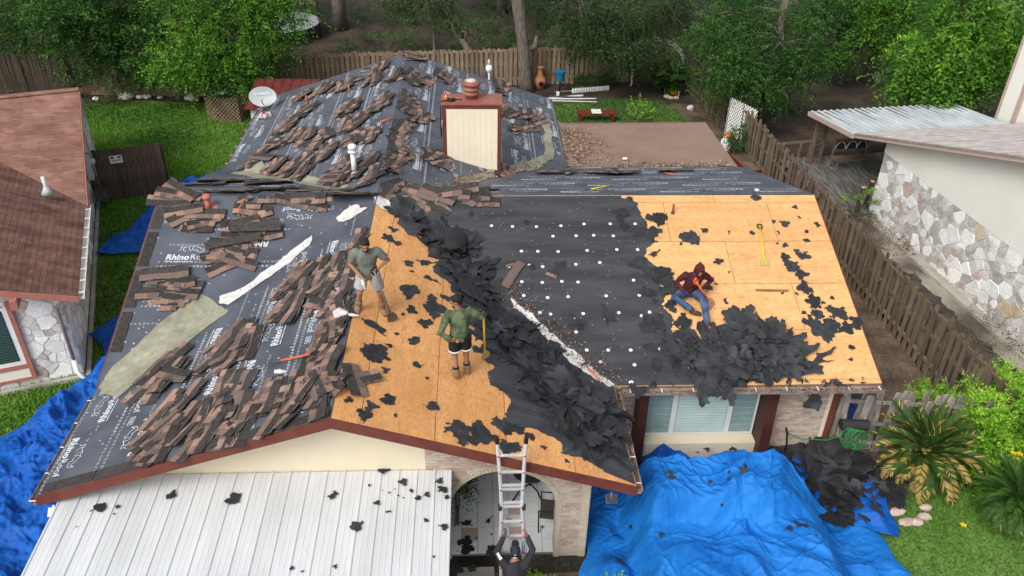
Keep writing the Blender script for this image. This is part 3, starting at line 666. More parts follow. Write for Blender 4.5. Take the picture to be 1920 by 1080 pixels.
def pipe(px, py, pl, h, r, m, label, cap_=None, cat='vent pipe'):
    p = on(pl, px, py); e = empty('vent_pipe', p, label, cat)
    MB().tube([p-Vector((0,0,.05)), p+Vector((0,0,h))], r, 14).build('pipe', m, e, smooth=True)
    MB().lathe([(r*2.1,-.02),(r*1.3,.03),(r*1.15,.07)], p+FR[pl][2]*.03, 16).build('flashing_collar', m, e, smooth=True)
    if cap_: MB().lathe([(r*.9,0),(r*1.9,.01),(r*1.95,.03),(r*1.2,.05),(r*1.2,.09),(r*1.75,.10),(r*1.8,.16),(r*1.3,.20),(.01,.215)], p+Vector((0,0,h-.02)), 18).build('cap', cap_, e, smooth=True)
    return e
WPIPE = mat('white_pipe', (.68,.69,.69), (.78,.79,.79), scale=6, rough=.45)
pipe(665, 327, 'L', .62, .062, WPIPE, 'tall white vent pipe with mushroom cap on the rear roof', WPIPE)
pipe(576, 196, 'L', .3, .035, RUST, 'short rust red vent pipe on the far left roof slope'); pipe(655, 172, 'L', .25, .03, RUST, 'small rusty vent pipe among shingles near the rear ridge'); pipe(858, 348, 'K', .25, .028, RUST, 'thin rusty vent pipe beside the main ridge')
pipe(1261, 400, 'F', .24, .022, mat('brown_pipe',(.14,.06,.03),None,rough=.5), 'thin brown vent pipe on the bare boarding of the right slope')
p = on('F', 392, 393); e = empty('vent_hood', p, 'terracotta coloured vent hood standing on the left slope below the ridge', 'vent')
TP = mat('terracotta_paint', (.42,.13,.085), (.50,.17,.12), scale=5, rough=.6)
MB().box((-.16,-.14,0),(.16,.14,.012),0,frameM('F',p,0,.03)).build('base_plate', TP, e)
MB().tube([p, p+Vector((.0,.0,.28))], [.07,.055], 14).build('pipe', TP, e, smooth=True)
MB().lathe([(.05,0),(.10,.02),(.11,.06),(.08,.10),(.02,.12)], p+Vector((0,0,.27)), 16).build('hood', TP, e, smooth=True)

e = empty('satellite_dish', on('L',497,207), 'grey oval satellite dish on the far left roof corner', 'satellite dish')
DC = Vector((-7.0,26.55,3.06)); DM = mat('dish_grey',(.42,.45,.46),(.50,.53,.54),scale=3,rough=.5)
dz = Vector((.08,-.93,.36)).normalized(); dx = Vector((1,.08,0)).normalized(); dx = (dx-dz*dx.dot(dz)).normalized(); dy = dz.cross(dx)
DB = Matrix((dx,dy,dz)).transposed().to_4x4(); DT = Matrix.Translation(DC) @ DB
prof = [(.001,.0),(.12,.008),(.24,.03),(.36,.068),(.43,.095),(.445,.098),(.44,.085),(.36,.05),(.2,.005),(.001,-.02)]
MB().lathe(prof, DC, 32, 0, DB @ Matrix.Diagonal((1,.72,1,1))).build('reflector', DM, e, smooth=True)
G2 = text_tris('DIRECTV', .105, .002); wv = max(q[0] for q in G2[0])
MB().add([DT @ Vector((x-wv/2+.04,y+.06,.045+.3*((x-wv/2+.04)**2+(y+.06)**2))) for x, y in G2[0]], G2[1]).build('printed_lettering', mat('dish_print',(.75,.78,.8),None,rough=.5), e)
G3 = ribbon([(.035*math.cos(a),.035*math.sin(a)) for a in np.linspace(0,6.3,14)], .012)
MB().add([DT @ Vector((x-wv/2-.03,y+.10,.08)) for x, y in G3[0]], G3[1]).build('printed_emblem', MATS['dish_print'], e)
MB().tube([DT @ Vector((0,-.28,.02)), DT @ Vector((0,-.22,.22)), DT @ Vector((0,-.08,.40))], .016, 6).build('feed_arm', STEEL, e)
MB().box((-.08,-.03,-.03),(.08,.03,.03),0,DT @ Matrix.Translation((0,-.06,.42))).build('feed_horn', DM, e)
b0 = on('L',497,207)
for q in ((0,0,0),(.16,-.14,0),(-.1,-.2,0)): MB().tube([b0+Vector(q)+Vector((0,0,-.02)), DC-dz*.04+Vector((0,0,-.12))], .018, 6).build('mast_leg', STEEL, e)
p = on('R',917,150); e = empty('flood_light', p, 'white floodlight on a short post at the rear right rake', 'light')
MB().tube([p-Vector((0,0,.3)), p+Vector((0,0,.35))], .035, 8).build('post', WPIPE, e)
MB().lathe([(.03,0),(.11,.05),(.12,.16),(.08,.24),(.03,.26)], p+Vector((0,0,.28)), 14).build('head', WPIPE, e, smooth=True)
MB().lathe([(.045,0),(.05,.12),(.02,.2)], p+Vector((0,0,.52)), 12).build('head_cap', DM, e, smooth=True)
# small solar lights at the two front corners
for (x, y, z, lab) in ((XL+.28,YF-.14,EZ-.22,'small solar floodlight under the front left roof corner'),(XE-.42,YF-.12,EZ-.16,'small solar floodlight under the front right roof corner')):
    e = empty('solar_light', (x,y,z), lab, 'light'); T = Matrix.Translation((x,y,z)) @ Matrix.Rotation(R(38),4,'X') @ Matrix.Scale(.75,4)
    MB().box((-.12,-.09,0),(.12,.09,.02),0,T).build('solar_panel', mat('solar_cell',(.015,.02,.03),None,rough=.15,spec=.7), e); MB().box((-.13,-.10,-.022),(.13,.10,-.002),0,T).build('frame', STEEL if x > 0 else WHITE, e); MB().tube([(x,y,z),(x,y+.06,z+.10)], .02, 8).build('bracket', STEEL if x > 0 else WHITE, e)

# ------------------------------------------------------------------ patio cover behind and metal carport roof in front
e = empty('patio_cover', (5.2,24.2,0), 'flat brown patio cover behind the house littered with dry leaves', 'patio cover')
PAT = mat('patio_brown', (.215,.145,.11), (.27,.185,.142), scale=.8, rough=.8, bump=.15, bscale=30, fine=.08)
MB().prism([(2.58,22.48,2.40),(7.86,22.55,2.40),(7.74,26.08,2.34),(2.66,25.95,2.34)], (0,0,-.08)).build('roof_sheet', PAT, e)
MB().prism([(2.50,22.5,2.46),(3.05,22.5,2.42),(3.0,25.7,2.37),(2.6,26.3,2.43)], (0,0,.012)).build('flashing_apron', PAT, e)
MB().beam((2.62,26.0,2.31),(7.74,26.1,2.31),.03,.12).build('edge_trim', PAT, e)
for x in (3.0,5.2,7.5): MB().box((x-.05,25.8,0),(x+.05,25.9,2.3)).build('post', WHITE, e)
# dry leaves blown onto it
r = np.random.default_rng(4); nL = 1700; cx = np.where(r.random(nL)<.55, 2.7+np.abs(r.normal(0,.55,nL)), r.uniform(2.7,7.7,nL)); cy = np.where(cx<4.2, r.uniform(22.55,25.4,nL), 22.5+np.abs(r.normal(0,.16,nL)))
keep = (cx<7.7)&(cy<25.9)&(r.random(nL) < np.where(cx<4.2, 1.15-.35*np.abs(cy-23.3)*.6, .9)); cx=cx[keep]; cy=cy[keep]; nL=len(cx)
a = r.uniform(0,6.28,nL); L_ = r.uniform(.02,.05,nL); V = np.zeros((nL,4,3)); zb = 2.415+.045*np.clip((2.98-cx)/.5,0,1)+r.uniform(.0,.03,nL)
for k,(u,v) in enumerate(((-1,0),(0,-.45),(1,0),(0,.45))):
    V[:,k,0]=cx+(np.cos(a)*u-np.sin(a)*v)*L_; V[:,k,1]=cy+(np.sin(a)*u+np.cos(a)*v)*L_; V[:,k,2]=zb+r.uniform(0,.025,nL)
LFD = [mat('dry_leaf_tan',(.34,.22,.13),None,rough=.8), mat('dry_leaf_rust',(.19,.08,.05),None,rough=.8), mat('dry_leaf_dark',(.08,.05,.035),None,rough=.8), mat('dry_leaf_pale',(.48,.38,.28),None,rough=.8)]
tag(link(bpy.data.objects.new('dry_leaves', np_mesh('dry_leaves', V, np.arange(nL*4).reshape(-1,4), LFD, r.integers(0,4,nL)))), 'dry brown leaves blown over the patio cover', 'leaves', kind='stuff')

cp = empty('carport', (-3.7,9,0), 'white ribbed metal carport roof in front of the cream gable', 'carport')
X0, X1, Y0, Y1 = -6.97, -.47, 6.6, 10.33
def cz(y): return 2.16+(y-Y0)/(Y1-Y0)*.22
prof = []
npan = 7; pwid = (X1-X0)/npan
for i in range(npan):
    px = []; x = X0+pwid*i; sub_ = pwid/3
    for j in range(3):
        b = x+sub_*j
        px += [(b,.0),(b+.012,.018),(b+.034,.018),(b+.048,0),(b+.13,0),(b+.138,.004),(b+.152,.004),(b+.16,0),(b+.22,0),(b+.228,.004),(b+.242,.004),(b+.25,0)]
    px.append((x+pwid-.001,0)); mb = MB(); k = len(px)
    for y in (Y0, Y1):
        mb.v += [(x_, y, cz(y)+z_) for x_, z_ in px]
    for q in range(k-1): mb.f.append((q, q+1, q+1+k, q+k)); mb.m.append(0)
    mb.build('roof_panel', GALV, cp)
MB().box((X0,Y0,2.02),(X1,Y0+.06,2.13)).build('edge_beam', WHITE, cp); MB().beam((X0+.02,Y0,cz(Y0)-.05),(X0+.02,Y1,cz(Y1)-.05),.05,.08).build('side_trim', WHITE, cp); MB().beam((X1-.02,Y0,cz(Y0)-.05),(X1-.02,Y1,cz(Y1)-.05),.05,.08).build('side_trim', WHITE, cp)
for x in (X0+.1,-3.7,X1-.1): MB().box((x-.05,Y0+.1,0),(x+.05,Y0+.2,2.05)).build('post', WHITE, cp)

# ------------------------------------------------------------------ stone walls
def voronoi(w, h, n, seed, jit=.8):
    r = random.Random(seed); pts = []
    tries = 0
    while len(pts) < n and tries < n*60:
        tries += 1; q = (r.uniform(0,w), r.uniform(0,h), r.choice((.085,.10,.13,.21,.30))); 
        if all(math.hypot((q[0]-p[0])*.8, (q[1]-p[1])*1.15) > .62*(q[2]+p[2]) for p in pts): pts.append(q)
    cells = []
    for i, p in enumerate(pts):
        poly = [(0,0),(w,0),(w,h),(0,h)]
        for q in sorted(pts, key=lambda q: (q[0]-p[0])**2+(q[1]-p[1])**2)[1:26]:
            dx, dy = q[0]-p[0], q[1]-p[1]; L = math.hypot(dx, dy); t = .5+ (p[2]-q[2])*.5/L
            t = min(.75, max(.25, t)); mx, my = p[0]+dx*t, p[1]+dy*t; g_ = .010
            poly = clip(poly, dx/L, dy/L, (dx*mx+dy*my)/L-g_)
            if len(poly) < 3: break
        if len(poly) > 2 and abs(area(poly)) > .004: cells.append((poly, p[2]))
    return cells
STN = {'white': mat('stone_white',(.72,.715,.70),(.84,.835,.82),scale=4,rough=.9,bump=.4,bscale=14,rand=.1,fine=.12), 'grey': mat('stone_grey',(.40,.385,.36),(.55,.535,.51),scale=4,rough=.9,bump=.5,bscale=14,rand=.16,fine=.15),
       'mid': mat('stone_mid',(.56,.545,.52),(.70,.685,.66),scale=4,rough=.9,bump=.4,bscale=14,rand=.14,fine=.15), 'pink': mat('stone_pink',(.44,.33,.28),(.55,.44,.38),scale=4,rough=.9,bump=.4,bscale=14,rand=.1,fine=.15), 'buff': mat('stone_buff',(.50,.38,.26),(.62,.52,.40),scale=4,rough=.9,bump=.4,bscale=14,rand=.1,fine=.15)}
SMORT = mat('stone_mortar',(.50,.48,.45),(.60,.58,.55),scale=6,rough=.95,bump=.3)
def stone_wall(o, ux, w, h, n, seed, parent, pick, z0=.0, nrm=None, limit=280):
    ux = Vector(ux).normalized(); nrm = Vector(nrm); r = random.Random(seed+1)
    cells = sorted(voronoi(w, h, n, seed), key=lambda q: -abs(area(q[0]))); keys = list(STN); rest_ = MB()
    for ci, (poly, sz) in enumerate(cells):
        kind = pick(r, sz); t = r.uniform(.012,.032)
        pts = [Vector(o)+ux*x+Vector((0,0,z0+z)) for x, z in poly]; c = sum(pts, Vector())/len(pts); k = len(pts)
        top = [c+(q-c)*.965+nrm*t for q in pts]; mid = [q+nrm*t*.7 for q in pts]; fs = []
        for i in range(k):
            j = (i+1) % k; fs += [(i,j,j+k,i+k),(i+k,j+k,j+2*k,i+2*k)]
        fs.append(tuple(range(2*k,3*k)))
        if ci < limit: MB().add(pts+mid+top, fs).build('stone', STN[kind], parent)
        else: rest_.add(pts+mid+top, fs, keys.index(kind))
    if rest_.f: tag(rest_.build('stonework', list(STN.values()), parent), kind='stuff')

# ------------------------------------------------------------------ neighbouring house on the right
rh = empty('house', rp(5,5), 'neighbouring house on the right with pale stone side wall and stucco gable', 'house')
STUC = mat('pale_stucco',(.72,.705,.64),(.76,.745,.685),scale=1,rough=.9,bump=.1,bscale=60)
RW = 13.; HR = 6.6
MB().prism([rp(0,0),rp(0,RW),rp(0,RW,2.28),rp(0,0,2.28)], rn*.15).build('wall', SMORT, rh)
MB().prism([rp(-.03,-.03,2.25),rp(-.03,RW,2.25),rp(-.03,RW,2.5),rp(-.03,HR,2.40+.33*(HR+1.05)),rp(-.03,-.03,2.40+.33*1.02)], rn*.15).build('gable_wall', STUC, rh)
MB().prism([rp(.15,.0),rp(12,.0),rp(12,.0,2.5),rp(.15,.0,2.5)], rd*.12).build('wall', STUC, rh); MB().prism([rp(.15,RW),rp(12,RW),rp(12,RW,2.5),rp(.15,RW,2.5)], rd*-.12).build('wall', STUC, rh)
stone_wall(rp(0,.0), rd, RW-1.5, 2.24, 420, 11, rh, lambda r, s: (r.choices(('white','mid','pink','grey','buff'),(7,1.2,.8,1,.3))[0] if s > .19 else r.choices(('grey','mid','white','pink'),(6,3,.8,.3))[0]), nrm=-rn)
stone_wall(rp(.0,.0), rn, 1.2, 2.24, 20, 12, rh, lambda r, s: r.choice(('white','grey','mid')), nrm=-rd, limit=20)
RSH = mat('pale_shingle',(.44,.39,.36),(.62,.57,.54),scale=3,rough=.95,stretch=(1,5,5),bump=.5,bscale=60,rand=.06,fine=.18)
TAUP = mat('taupe_trim',(.40,.31,.26),(.46,.365,.31),scale=3,rough=.6)
def rroof(b): return 2.5+.33*(b+1.05)
RA0, RB0, RB1 = -.52, -1.05, HR-.0
nst = 52
MB().prism([rp(RA0,RB0,rroof(RB0)-.02),rp(12,RB0,rroof(RB0)-.02),rp(12,RB1,rroof(RB1)-.02),rp(RA0,RB1,rroof(RB1)-.02)], (0,0,-.12)).build('roof', TAUP, rh)
for i in range(nst):
    b0, b1 = RB0+(RB1-RB0)*i/nst, RB0+(RB1-RB0)*(i+1.15)/nst
    MB().prism([rp(RA0-.02,b0,rroof(b0)),rp(12,b0,rroof(b0)),rp(12,b1,rroof(b1)-.012),rp(RA0-.02,b1,rroof(b1)-.012)], (0,0,.012)).build('shingle_course', RSH, rh)
MB().prism([rp(RA0,RB1,rroof(RB1)),rp(12,RB1,rroof(RB1)),rp(12,RW+.8,2.45),rp(RA0,RW+.8,2.45)], (0,0,-.1)).build('roof', RSH, rh)
MB().prism([rp(RA0-.03,RB0,rroof(RB0)-.16),rp(RA0-.03,RB1,rroof(RB1)-.16),rp(RA0-.03,RB1,rroof(RB1)-.02),rp(RA0-.03,RB0,rroof(RB0)-.02)], rn*.03).build('rake_board', TAUP, rh)
MB().prism([rp(RA0-.055,RB0,rroof(RB0)-.06),rp(RA0-.055,RB1,rroof(RB1)-.06),rp(RA0-.055,RB1,rroof(RB1)-.012),rp(RA0-.055,RB0,rroof(RB0)-.012)], rn*.023).build('rake_trim', GUT, rh)
# chimney on that roof
ca, cb0, cb1 = 5.3, -1.95, -1.15
MB().prism([rp(ca,cb0),rp(ca+1.2,cb0),rp(ca+1.2,cb1),rp(ca,cb1)], (0,0,6.2)).build('chimney', STUC, rh)
for b0_, b1_ in ((cb0-.02,cb0+.09),(cb1-.09,cb1+.02)): MB().prism([rp(ca-.025,b0_),rp(ca-.025,b1_),rp(ca-.025,b1_,6.2),rp(ca-.025,b0_,6.2)], rn*.022).build('corner_trim', TAUP, rh)
MB().prism([rp(ca-.025,cb1+.003),rp(ca+.10,cb1+.003),rp(ca+.10,cb1+.003,6.2),rp(ca-.025,cb1+.003,6.2)], rd*.022).build('corner_trim', TAUP, rh)
# ribbed metal patio roof behind it, its deck, posts, swing bench
pr = empty('patio_roof', rp(2.5,-2.4), 'weathered ribbed metal patio roof attached behind the stone walled house', 'patio cover')
RIB = mat('weathered_metal',(.36,.41,.43),(.50,.55,.57),scale=2.5,rough=.45,stretch=(1,.3,1))
RIBD = mat('metal_grime',(.10,.085,.075),(.2,.17,.15),scale=8,rough=.9)
A0_, A1_, B0_, B1_ = -.58, 5.2, -3.95, -1.0
def pz(b): return 2.47+(b-B1_)*.125
npn = 8
for i in range(npn):
    mb = MB(); a0_ = A0_+(A1_-A0_)*i/npn; wv_ = (A1_-A0_)/npn; px = []
    for j in range(3):
        b = a0_+wv_*j/3; px += [(b,0),(b+.05,0),(b+.075,.05),(b+.115,.05),(b+.14,0)]
    px.append((a0_+wv_-.001,0)); k = len(px)
    for bb in (B0_,B1_): mb.v += [tuple(rp(x_,bb,pz(bb)+z_)) for x_, z_ in px]
    for q in range(k-1): mb.f.append((q,q+1,q+1+k,q+k)); mb.m.append(0)
    mb.build('roof_panel', RIB, pr)
rr_ = random.Random(3)
for i in range(52):      # streaks of leaf mould caught between the ribs at the low edge
    a = A0_+.05+(A1_-A0_)*rr_.random(); L = rr_.choice((.2,.35,.5,.9))*rr_.uniform(.6,1.3)*(.6+a/4); b = B0_+.06+rr_.uniform(0,.1); k_ = rr_.randrange(npn*3); a = A0_+(A1_-A0_)*k_/(npn*3)+.02; w = rr_.uniform(.015,.04)
    MB().prism([rp(a-w,b,pz(b)+.006),rp(a+w,b,pz(b)+.006),rp(a+.005,b+L,pz(b+L)+.006)], (0,0,.012)).build('leaf_mould', RIBD, pr)
for bb in ((A0_,A0_),):
    MB().beam(rp(A0_-.02,B0_,pz(B0_)-.06),rp(A0_-.02,B1_,pz(B1_)-.06),.05,.15).build('side_trim', TAUP, pr); MB().beam(rp(A0_,B0_,pz(B0_)-.05),rp(A1_,B0_,pz(B0_)-.05),.04,.1).build('side_trim', TAUP, pr)
for a, b in ((-.25,-3.75),(.12,-3.75),(1.9,-3.8),(2.05,-2.2),(4.8,-3.8)): MB().prism([rp(a-.05,b-.05),rp(a+.05,b-.05),rp(a+.05,b+.05),rp(a-.05,b+.05)], (0,0,pz(b)-.1)).build('post', mat('post_brown',(.11,.075,.055),(.17,.12,.09),scale=6,rough=.8), pr)
for k in range(9): MB().beam(rp(-.22,-3.75,.15+.22*k),rp(.10,-3.75,.33+.22*k),.015,.02).build('lattice_bar', MATS['post_brown'], pr)
dk = empty('deck', rp(1.5,-2), 'grey weathered plank deck under the ribbed patio roof', 'deck')
DKW = mat('deck_grey',(.085,.082,.074),(.23,.225,.205),scale=3,rough=.85,stretch=(5,.6,5),rand=.28,bump=.3,bscale=20)
for i in range(58):
    a = -1.2+i*.12; MB().prism([rp(a,-4.3,.12),rp(a+.108,-4.3,.12),rp(a+.108,.15 if a < 0 else -.02,.12),rp(a,.15 if a < 0 else -.02,.12)], (0,0,.035)).build('plank', DKW, dk)
for a, b, h, lb in ((-.55,.12,1.1,'leaning dark deck post with a bare sawn top nearer the picket fence'),(-.02,-.25,1.1,'dark deck post with a sawn top against the stone wall corner')):
    e = empty('deck_post', rp(a,b), lb, 'post'); MB().beam(rp(a,b,0),rp(a+.03,b,h),.1,.1,(0,1,0)).build('shaft', WOODS['dark'], e); MB().beam(rp(a+.03,b,h),rp(a+.03,b,h+.03),.1,.1,(0,1,0)).build('sawn_top', mat('cut_wood',(.6,.4,.2),None,rough=.8), e)
sb = empty('garden_bench', rp(1.0,-3.4,.15), 'wooden bench with arched back rails on the deck', 'bench')
GW = WOODS['grey']
for k in range(4): MB().beam(rp(.35,-3.3+.11*k,.58),rp(1.75,-3.3+.11*k,.58),.09,.03).build('seat_slat', GW, sb)
for z in (.78,1.12,1.2): MB().beam(rp(.35,-3.42,z),rp(1.75,-3.42,z),.03,.07).build('back_rail', GW, sb)
for c in (.65,1.1,1.5): MB().tube([rp(c+.2*math.cos(t),-3.42,.82+.28*math.sin(t)) for t in np.linspace(0,math.pi,9)], .018, 6).build('arched_bar', WHITE, sb)
MB().prism([rp(.4,-3.46,.8),rp(1.7,-3.46,.8),rp(1.7,-3.46,1.1),rp(.4,-3.46,1.1)], rd*-.01).build('back_panel', mat('slate_panel',(.03,.035,.045),None,rough=.6), sb)
for a in (.38,1.72):
    for b in (-3.4,-2.95): MB().beam(rp(a,b,.15),rp(a,b,.6 if b > -3 else 1.2),.05,.05,(0,1,0)).build('leg', GW, sb)
MB().beam(rp(-2.6,-3.9,1.0),rp(.0,-3.85,1.0),.06,.04)
e = empty('rail_fence', rp(-1.2,-3.85), 'short weathered rail between deck and picket fence', 'fence'); MB().beam(rp(-1.9,-3.75,1.0),rp(-.3,-3.85,1.0),.05,.09).build('rail', GW, e)
for a in (-1.9,-.75,-.35): MB().beam(rp(a,-3.8,0),rp(a+.05,-3.8,1.05),.06,.06,(0,1,0)).build('post', GW, e)

# ------------------------------------------------------------------ neighbouring house on the left
lc = Vector((-9.52,16.0,0)); ld = Vector((-.3256,.9455,0)); ln_ = Vector((.9455,.3256,0))      # front right wall corner, axis to the back, axis to the right
def lp(a, b, z=0.): return lc+ln_*a+ld*b+Vector((0,0,z))
lh = empty('house', lp(-4,5), 'neighbouring house on the left with rust brown shingle roof and stone walls', 'house')
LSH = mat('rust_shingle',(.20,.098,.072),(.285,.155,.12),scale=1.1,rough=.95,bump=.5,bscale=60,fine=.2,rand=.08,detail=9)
def brickify(m, sc, c):      # tab joints along each course
    nt = m.node_tree; N = nt.nodes; L = nt.links; b = N['Principled BSDF']; src = b.inputs['Base Color'].links[0].from_socket
    tc = N.new('ShaderNodeTexCoord'); mp = N.new('ShaderNodeMapping'); mp.inputs['Scale'].default_value = sc; L.new(tc.outputs['Object'], mp.inputs[0])
    vo = N.new('ShaderNodeTexVoronoi'); vo.inputs['Scale'].default_value = 1; L.new(mp.outputs[0], vo.inputs['Vector']); sp = N.new('ShaderNodeSeparateColor'); L.new(vo.outputs['Color'], sp.inputs[0])
    mr = N.new('ShaderNodeMapRange'); mr.inputs['To Min'].default_value = .78; mr.inputs['To Max'].default_value = 1.18; L.new(sp.outputs[0], mr.inputs[0])
    mx = N.new('ShaderNodeMix'); mx.data_type = 'RGBA'; mx.blend_type = 'MULTIPLY'; mx.inputs[0].default_value = 1; L.new(src, mx.inputs[6]); L.new(mr.outputs[0], mx.inputs[7]); L.new(mx.outputs[2], b.inputs['Base Color'])
brickify(LSH, (3.2,6.8,6.8), 0); brickify(RSH, (3.,6,6), 0)
PINK = mat('salmon_trim',(.36,.135,.10),(.43,.17,.13),scale=4,rough=.6)
# main gable: eave line at b=4.3 (front), ridge b=8.9, back eave b=13.4 ; front wing: right eave at a=.5
MB().prism([lp(0,0),lp(0,13.0),lp(0,13.0,2.4),lp(0,0,2.4)], ln_*-.2).build('wall', SMORT, lh)
MB().prism([lp(0,0),lp(-9,0),lp(-9,0,4.6),lp(-.2,0,2.4)], ld*.2).build('wall', SMORT, lh)
MB().prism([lp(-.2,13),lp(-9,13),lp(-9,13,2.4),lp(-.2,13,2.4)], ld*-.2).build('wall', STUC, lh)
MB().prism([lp(.03,4.2,2.2),lp(.03,13.02,2.2),lp(.03,13.02,2.45),lp(.03,8.75,3.85),lp(.03,4.2,2.35)], ln_*-.2).build('gable_wall', STUC, lh)
pickL = lambda r, s: r.choices(('white','mid','grey','buff','pink'),(6,2.5,1.2,1.8,1.2))[0] if s > .12 else r.choices(('white','mid','grey'),(3,3,3))[0]
stone_wall(lp(-3.4,0,0), ln_, 3.4, 2.36, 130, 31, lh, pickL, nrm=-ld, limit=130); stone_wall(lp(0,0,0), ld, 12.9, 2.2, 230, 32, lh, pickL, nrm=ln_, limit=165)
EZL = 2.52
def mz(b): return EZL+.33*(b-4.0)
def wz(a): return EZL+.33*(.5-a)
# main front slope, cut along the valley with the front wing ; courses as strips
nst = 38; b0, b1 = 4.0, 8.75
MB().prism([lp(.5,4.0,mz(4)-.03),lp(.5,b1,mz(b1)-.03),lp(-12,b1,mz(b1)-.03),lp(-4.25,b1,mz(b1)-.03)], (0,0,-.1)).build('roof', PINK, lh)
for i in range(nst):
    u0 = b0+(b1-b0)*i/nst; u1 = b0+(b1-b0)*(i+1.15)/nst
    al = lambda b: .5-(b-4.0)       # valley
    MB().prism([lp(al(u0)-.1,u0,mz(u0)),lp(.52,u0,mz(u0)),lp(.52,u1,mz(u1)-.007),lp(al(u1)-.1,u1,mz(u1)-.007)], (0,0,.007)).build('shingle_course', LSH, lh)
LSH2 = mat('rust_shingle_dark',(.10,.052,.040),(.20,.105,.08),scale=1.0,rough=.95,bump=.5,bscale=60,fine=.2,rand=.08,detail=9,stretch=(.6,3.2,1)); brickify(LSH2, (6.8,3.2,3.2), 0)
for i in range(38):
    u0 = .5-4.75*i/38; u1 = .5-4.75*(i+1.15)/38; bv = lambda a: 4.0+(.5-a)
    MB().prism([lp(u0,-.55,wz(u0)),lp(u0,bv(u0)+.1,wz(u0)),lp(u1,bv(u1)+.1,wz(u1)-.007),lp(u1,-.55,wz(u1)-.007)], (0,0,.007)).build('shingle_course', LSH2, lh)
MB().prism([lp(.5,-.55,wz(.5)-.03),lp(.5,4.0,wz(.5)-.03),lp(-4.25,8.75,wz(-4.25)-.03),lp(-4.25,-.55,wz(-4.25)-.03)], (0,0,-.08)).build('roof', PINK, lh)
MB().prism([lp(-4.25,-.55,wz(-4.25)),lp(-4.25,8.75,wz(-4.25)),lp(-9,8.75,2.5),lp(-9,-.55,2.5)], (0,0,-.06)).build('roof', LSH, lh)
MB().prism([lp(.55,b1,mz(b1)),lp(-12,b1,mz(b1)),lp(-12,13.6,mz(b1)-.33*4.85),lp(.55,13.6,mz(b1)-.33*4.85)], (0,0,-.1)).build('roof', PINK, lh)
MB().beam(lp(.53,b1-.05,mz(b1)+.0),lp(-12,b1-.05,mz(b1)+.0),.24,.035).build('ridge_cap', LSH, lh)
MB().prism([lp(.5,-.6,wz(.5)-.14),lp(-4.25,-.6,wz(-4.25)-.14),lp(-4.25,-.6,wz(-4.25)-.0),lp(.5,-.6,wz(.5)-.0)], ld*.04).build('rake_board', PINK, lh)
for z0_, z1_ in ((4.0,b1),(b1,13.6)):
    f_ = (lambda b: mz(b)) if z1_ == b1 else (lambda b: mz(b1)-.33*(b-b1))
    MB().prism([lp(.52,z0_,f_(z0_)-.14),lp(.52,z1_,f_(z1_)-.14),lp(.52,z1_,f_(z1_)-.01),lp(.52,z0_,f_(z0_)-.01)], ln_*.035).build('rake_board', PINK, lh)
MB().beam(lp(-.72,-.75,wz(-.72)-.26),lp(-.72,.05,wz(-.72)-.26),.14,.22).build('beam_end', PINK, lh)
gw = MB(); prf = [(0,0),(0,-.09),(.11,-.09),(.13,0),(.12,0),(.10,-.08),(.01,-.08),(.01,0)]; k = 8
va = [lp(.5+q[0],-.55,EZL-.01+q[1]) for q in prf]; vb = [lp(.5+q[0],4.0,EZL-.01+q[1]) for q in prf]; gw.add(va+vb,[(i,(i+1)%k,(i+1)%k+k,i+k) for i in range(k)]); gw.add(va,[tuple(range(k))])
go = gw.build('gutter', mat('pale_gutter',(.55,.53,.50),(.68,.66,.63),scale=8,rough=.5), lh)
for i in range(9): MB().beam(lp(.5,-.4+.52*i,EZL),lp(.63,-.4+.52*i,EZL),.03,.008).build('hanger', WHITE, go)
DSP = mat('downspout',(.33,.26,.22),(.40,.33,.29),scale=6,rough=.5)
MB().tube([lp(.55,-.42,EZL-.1),lp(.3,-.16,EZL-.22),lp(-.1,-.10,EZL-.45),lp(-.1,-.10,.5)], .045, 8).build('downspout', DSP, lh, smooth=True); MB().tube([lp(-.1,-.10,.55),lp(-.1,-.13,.2),lp(.05,-.35,.08)], .055, 8).build('downspout_elbow', WHITE, lh, smooth=True)
w_ = MB().prism([lp(-3.4,-.09,.68),lp(-1.06,-.09,.68),lp(-1.06,-.09,2.25),lp(-3.4,-.09,2.25)], ld*.05).build('window', WHITE, lh)
MB().prism([lp(-3.4,-.10,.80),lp(-1.17,-.10,.80),lp(-1.17,-.10,2.2),lp(-3.4,-.10,2.2)], ld*.01).build('pane', GLASS, w_)
for j in range(20): MB().beam(lp(-3.4,-.108,.85+.068*j),lp(-1.2,-.108,.85+.068*j),.004,.03).build('blind_slat', mat('dark_blind',(.05,.10,.09),None,rough=.5), w_)
for q in (([(-1.06,.22),(-.96,.22),(-.96,2.4),(-1.06,2.4)]),([(-3.4,.56),(-1.06,.56),(-1.06,.68),(-3.4,.68)]),([(-3.4,.22),(-1.06,.22),(-1.06,.30),(-3.4,.30)])):
    MB().prism([lp(x,-.10,z) for x, z in q], ld*.06).build('window_trim', PINK, lh)
MB().prism([lp(-3.4,-.085,.30),lp(-1.06,-.085,.30),lp(-1.06,-.085,.56),lp(-3.4,-.085,.56)], ld*.05).build('window_panel', STUC, lh)
MB().prism([lp(.06,-.12,0),lp(.06,13,0),lp(.16,13,0),lp(.16,-.12,0)], (0,0,.1)).build('footing', CONC, lh); MB().prism([lp(.16,-.12,0),lp(-4,-.12,0),lp(-4,-.22,0),lp(.16,-.22,0)], (0,0,.1)).build('footing', CONC, lh)
